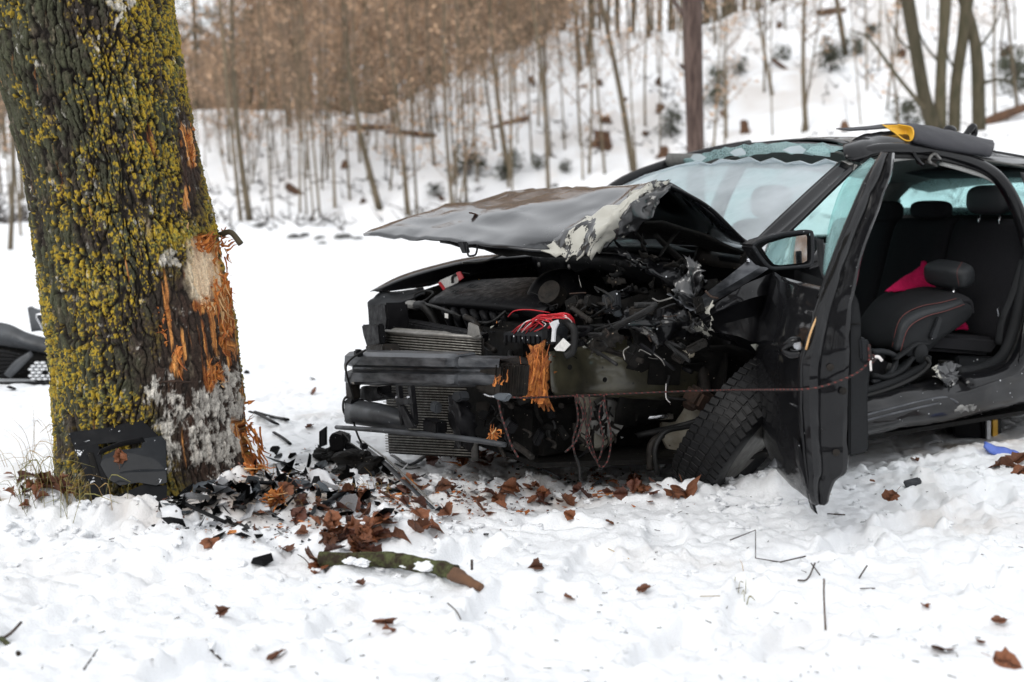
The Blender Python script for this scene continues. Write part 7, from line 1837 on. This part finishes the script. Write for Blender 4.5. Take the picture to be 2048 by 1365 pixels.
# mossy branch in the snow
B1, B2, B3, B4 = G(640, 1138, .03), G(760, 1142, .035), G(860, 1152, .03), G(962, 1188, .02)
br_ = empty('mossy_branch', B1, 'thick mossy branch with a broken orange end lying in the snow', 'branch')
def rough_tube(nm, pts, r, m, par, k=.14, sd=0, n=10, seg=18):
    V, Fs = tube_mesh(nm, pts, r, seg, n)
    V = np.array(V); c = V.reshape(-1, seg, 3).mean(1).repeat(seg, 0); d = V - c
    V = c + d * (1 + k * fbm(V[:, 0] * 22, V[:, 1] * 60, V[:, 2] * 60, s=sd, o=4) + k * .8 * noise(V[:, 0] * 9, V[:, 1] * 9, V[:, 2] * 9, s=sd + 5))[:, None]
    return link(nm, mesh(nm, V, Fs), M[m], par)
rough_tube('branch_wood', [p - B1 for p in (B1, B2, B3, (B3 + B4) / 2 + Vector((0, 0, .01)))], [.024, .027, .026, .022], 'mossy', br_, .35, 3)
rough_tube('bare_end', [p - B1 for p in ((B3 + B4) / 2 + Vector((-.01, 0, .01)), B4)], [.021, .015], 'stump', br_, .45, 9)
tube('side_shoot', [(B3 + B4) / 2 - B1 + Vector((.05, 0, .02)), (B3 + B4) / 2 - B1 + Vector((.05, 0, .05))], .004, M['twig'], br_, n=1)
for i, (px, py, s) in enumerate([(700, 1136, .02), (722, 1138, .025), (850, 1148, .03), (812, 1144, .02)]):
    q = G(px, py + 8); o = link('snow_patch', lump('snow_patch', s, 60 + i, .45, 3, .5), M['snow'], br_); o.location = Vector((q.x, q.y, q.z + .035)) - B1
    set_col(o.data, np.tile(SNOW_C, (len(o.data.vertices), 1)))
leaf(632, 1135, .05, 'brown leaf lying over the thick end of the mossy branch', None, .8, .03)
# twigs and stalks one can tell apart
for (pts, r, m, lab) in [
        ([(1460, 1082, .04), (1511, 1062, .10), (1511, 1118, .01), (1560, 1126, .01), (1612, 1114, .03)], .0035, 'twig', 'angular dry stalk bent like a step in the snow'),
        ([(1648, 1160, .10), (1648, 1200, .05), (1651, 1262, .0)], .004, 'stump', 'upright reddish stalk standing in the snow'),
        ([(1595, 1162, .01), (1615, 1160, .02), (1630, 1128, .06)], .004, 'twig', 'dark twig raised out of the snow beside the reddish stalk'),
        ([(1622, 1128, .06), (1640, 1152, .02)], .003, 'twig', 'short dark twig crossing the raised one'),
        ([(1718, 1158, .02), (1734, 1133, .07)], .004, 'twig', 'lone dark twig stub slanting from the snow'),
        ([(0, 1282, .02), (22, 1268, .03), (42, 1247, .06)], .007, 'twig', 'forked grey twig at the snow edge'),
        ([(2, 1278, .03), (38, 1312, .01)], .010, 'mossy', 'mossy twig crossing the forked grey one'),
        ([(168, 1342, .01), (195, 1303, .02)], .004, 'twig', 'straight dark twig below the footprints'),
        ([(420, 1302, .02), (442, 1322, .01)], .005, 'twig', 'stubby dark twig lying flat on the snow'),
        ([(895, 1210, .03), (912, 1225, .02), (922, 1242, .01)], .003, 'twig', 'thin forked twig near the mossy branch end'),
        ([(1216, 1100, .01), (1258, 1120, .01)], .002, 'straw', 'pale dry stem lying flat on the snow'),
        ([(1400, 1195, .01), (1440, 1195, .01)], .002, 'straw', 'short pale stem lying before the bent stalk'),
        ([(940, 1060, .01), (962, 1095, .01)], .002, 'straw', 'pale grass stem between leaf heap and car'),
        ([(1720, 1180, .01), (1750, 1180, .01)], .003, 'twig', 'short flat twig beside the lone stub'),
        ([(560, 1100, .03), (600, 1115, .03), (618, 1130, .02)], .0022, 'twig', 'thin arched twig before the leaf heap'),
        ([(1655, 1030, .0), (1690, 1032, .01)], .004, 'twig', 'tiny twig beside the door tip'),
        ([(145, 800, .1), (158, 770, .25)], .003, 'twig', 'dark stalk standing behind the tree foot')]:
    gd = max((G(x, y) for x, y, dz in pts), key=lambda q: -q.y)
    up = max(dz for x, y, dz in pts) > .035
    tube('dry_twig', [D(x, y, gd.y + (.03 * i if dz > .035 else 0)) + Vector((0, 0, .002)) if up else G(x, y, .004) for i, (x, y, dz) in enumerate(pts)], r * .62, M[m], None, seg=6, n=1 if len(pts) > 3 else 3, label=lab, cat='twig')
acc = Acc(); rs = np.random.default_rng(44)
for i in range(420):
    px, py = rs.uniform(-20, 2060), 1365 - 420 * rs.uniform(0, 1) ** 1.4
    if i % 2: px, py = rs.normal(1100, 420), rs.normal(985, 35)
    if i % 5 == 0: px, py = rs.normal(550, 140), rs.normal(1010, 40)
    r_ = ray(px, py)
    t = (0 - CAMH) / r_.z
    if not (1.5 < t < 8): continue
    x, y = r_.x * t, r_.y * t
    z = h1(x, y); a = rs.uniform(0, 6.28); ln = rs.uniform(.004, .024)
    V, Fs = tube_mesh('c', [(x, y, z + .002), (x + math.cos(a) * ln, y + math.sin(a) * ln, z + .004)], [.0014, .0008], 4, 1); acc.add(V, Fs)
link('bark_crumbs', acc.mesh('bark_crumbs'), M['twig'], kind='stuff', label='tiny dark bark crumbs and needles strewn over the snow', cat='crumbs')
# tiny mixed fragments trodden into the heap and under the crushed front
acc = Acc(); cols = []
pal = np.array([[.008, .008, .009], [.012, .012, .014], [.03, .034, .04], [.6, .6, .6], [.34, .11, .03], [.16, .05, .02], [.10, .035, .018], [.45, .17, .045]])
for i in range(3200):
    k = rs.random()
    px, py = (rs.normal(455, 80), rs.normal(1005, 34)) if k < .35 else (rs.normal(640, 90), rs.normal(975, 42)) if k < .62 else (rs.normal(850, 120), rs.normal(990, 24)) if k < .75 else (rs.normal(1060, 140), rs.normal(940, 26)) if k < .94 else (rs.normal(90, 60), rs.normal(990, 20))
    r_ = ray(px, py); t = (0.03 - CAMH) / r_.z
    if not (2.5 < t < 7): continue
    x, y = r_.x * t, r_.y * t
    s = rs.uniform(.003, .014); a = rs.uniform(0, 6.28, 4) * .15 + np.arange(4) * 1.57; st = rs.uniform(.3, 1)
    th_ = rs.uniform(0, 6.28); q = np.stack([np.cos(a) * s * rs.uniform(.6, 1.6), np.sin(a) * s * st, rs.normal(0, s * .35, 4)], 1)
    R_ = np.array([[math.cos(th_), -math.sin(th_), 0], [math.sin(th_), math.cos(th_), 0], [0, 0, 1]])
    acc.add(q @ R_.T + np.array([x, y, h1(x, y) + .004]), [(0, 1, 2, 3)])
    c_ = pal[int(rs.choice(8, p=[.2, .15, .1, .1, .13, .14, .1, .08] if k < .62 else [.08, .06, .02, .02, .26, .26, .2, .1]))]
    cols += [c_ * rs.uniform(.7, 1.3)] * 4
cm = acc.mesh('debris_crumbs', False); set_col(cm, np.array(cols))
M['chips'] = vcol_mat('mixed_chips', .5)
link('debris_crumbs', cm, M['chips'], kind='stuff', label='tiny plastic, bark and leaf fragments trodden into the snow', cat='debris')
# loose snow clods
acc = Acc(); base = [lump('c', 1, 30 + i, .65, 3, .75) for i in range(4)]
bv = [np.array([v.co for v in m_.vertices]) for m_ in base]; bf = [np.array([list(p.vertices) for p in m_.polygons]) for m_ in base]
for i in range(420):
    px, py = rs.uniform(-20, 2060), 1340 - 420 * rs.uniform(0, 1) ** .8
    if i % 2: px, py = [(rs.normal(1500, 110), rs.normal(985, 25)), (rs.normal(160, 120), rs.normal(1060, 22)), (rs.normal(800, 130), rs.normal(1040, 40)), (rs.normal(1100, 200), rs.normal(955, 25))][int(rs.integers(0, 4))]
    r_ = ray(px, py); t = (0.03 - CAMH) / r_.z
    if not (1.5 < t < 8): continue
    x, y = r_.x * t, r_.y * t; k = i % 4; s = rs.uniform(.004, .014) * (1.7 if i % 2 else 1)
    a = rs.uniform(0, 6.28); R_ = np.array([[math.cos(a), -math.sin(a), 0], [math.sin(a), math.cos(a), 0], [0, 0, 1]])
    acc.add(bv[k] @ R_.T * s + np.array([x, y, h1(x, y) + s * .12]), bf[k])
cm = acc.mesh('snow_clods'); set_col(cm, np.tile(SNOW_C, (len(cm.vertices), 1)))
link('snow_clods', cm, M['snow'], kind='stuff', label='loose clods of snow thrown up around the crash', cat='snow')
for m_ in base: bpy.data.meshes.remove(m_)
# grass tuft and stalks at the left foot of the tree
def blades(name, cx, cy, n, hgt, sx, m, lab, d0=None):
    g0 = G(cx, cy); e = empty(name, g0, lab, 'grass')
    for i in range(n):
        b = Vector((random.gauss(0, sx), random.gauss(0, .05), 0)); h = hgt * random.uniform(.5, 1.2); a = random.uniform(0, 6.28); k = random.uniform(.2, 1.1)
        z = h1(g0.x + b.x, g0.y + b.y) - g0.z
        tube('grass_blade', [b + Vector((0, 0, z)), b + Vector((math.cos(a) * h * k * .3, math.sin(a) * h * k * .2, z + h * .6)), b + Vector((math.cos(a) * h * k, math.sin(a) * h * k * .5, z + h * (.9 if k < .6 else .45)))], [.0028, .0024, .0008], M[m if random.random() < .7 else 'straw'], e, seg=4, n=3, flat=.35)
blades('grass_tuft', 95, 975, 70, .16, .09, 'grass', 'tuft of long yellow-green grass at the tree foot')
blades('dry_stalks', 60, 945, 16, .24, .14, 'straw', 'thin dry stalks standing behind the grass tuft')
blades('dry_stalks', 105, 905, 10, .22, .05, 'straw', 'feathery straw seed head beside the trunk')
blades('grass_sprig', 1478, 1168, 6, .05, .015, 'grass', 'tiny green grass sprig in the snow')
blades('grass_wisp', 1640, 990, 6, .03, .02, 'straw', 'dry grass wisp beside the door tip')
blades('grass_wisp', 790, 985, 14, .08, .10, 'straw', 'dry straw wisps among the leaves by the trim strip')
blades('grass_wisp', 590, 990, 12, .07, .10, 'straw', 'dry straw wisps among the plastic shards')
# unseen road added behind the viewer, with thickened trees, to darken reflections
link('road', mesh('road', [(-60, -9.5, .16), (60, -9.5, .16), (60, -2.2, .14), (-60, -2.2, .14)], [(0, 1, 2, 3)], False), mat('wet_asphalt', (.03, .03, .032), (.05, .05, .052), .45, scale=3, bump=.3, bscale=60), kind='structure', label='unseen asphalt road added behind the viewer to darken reflections')
for i in range(70):
    x, y = random.uniform(-30, 30), random.uniform(-24, -11)
    put_tree(random.choice(['conifer', 'conifer', 'conifer', 'old', 'beech']), x, y, h1(x, y), random.uniform(.7, 1.1), random.gauss(0, .03), 0, 'tree of the far roadside row mirrored in the car windows', 'roadside trees behind the viewer', thick=1.5)
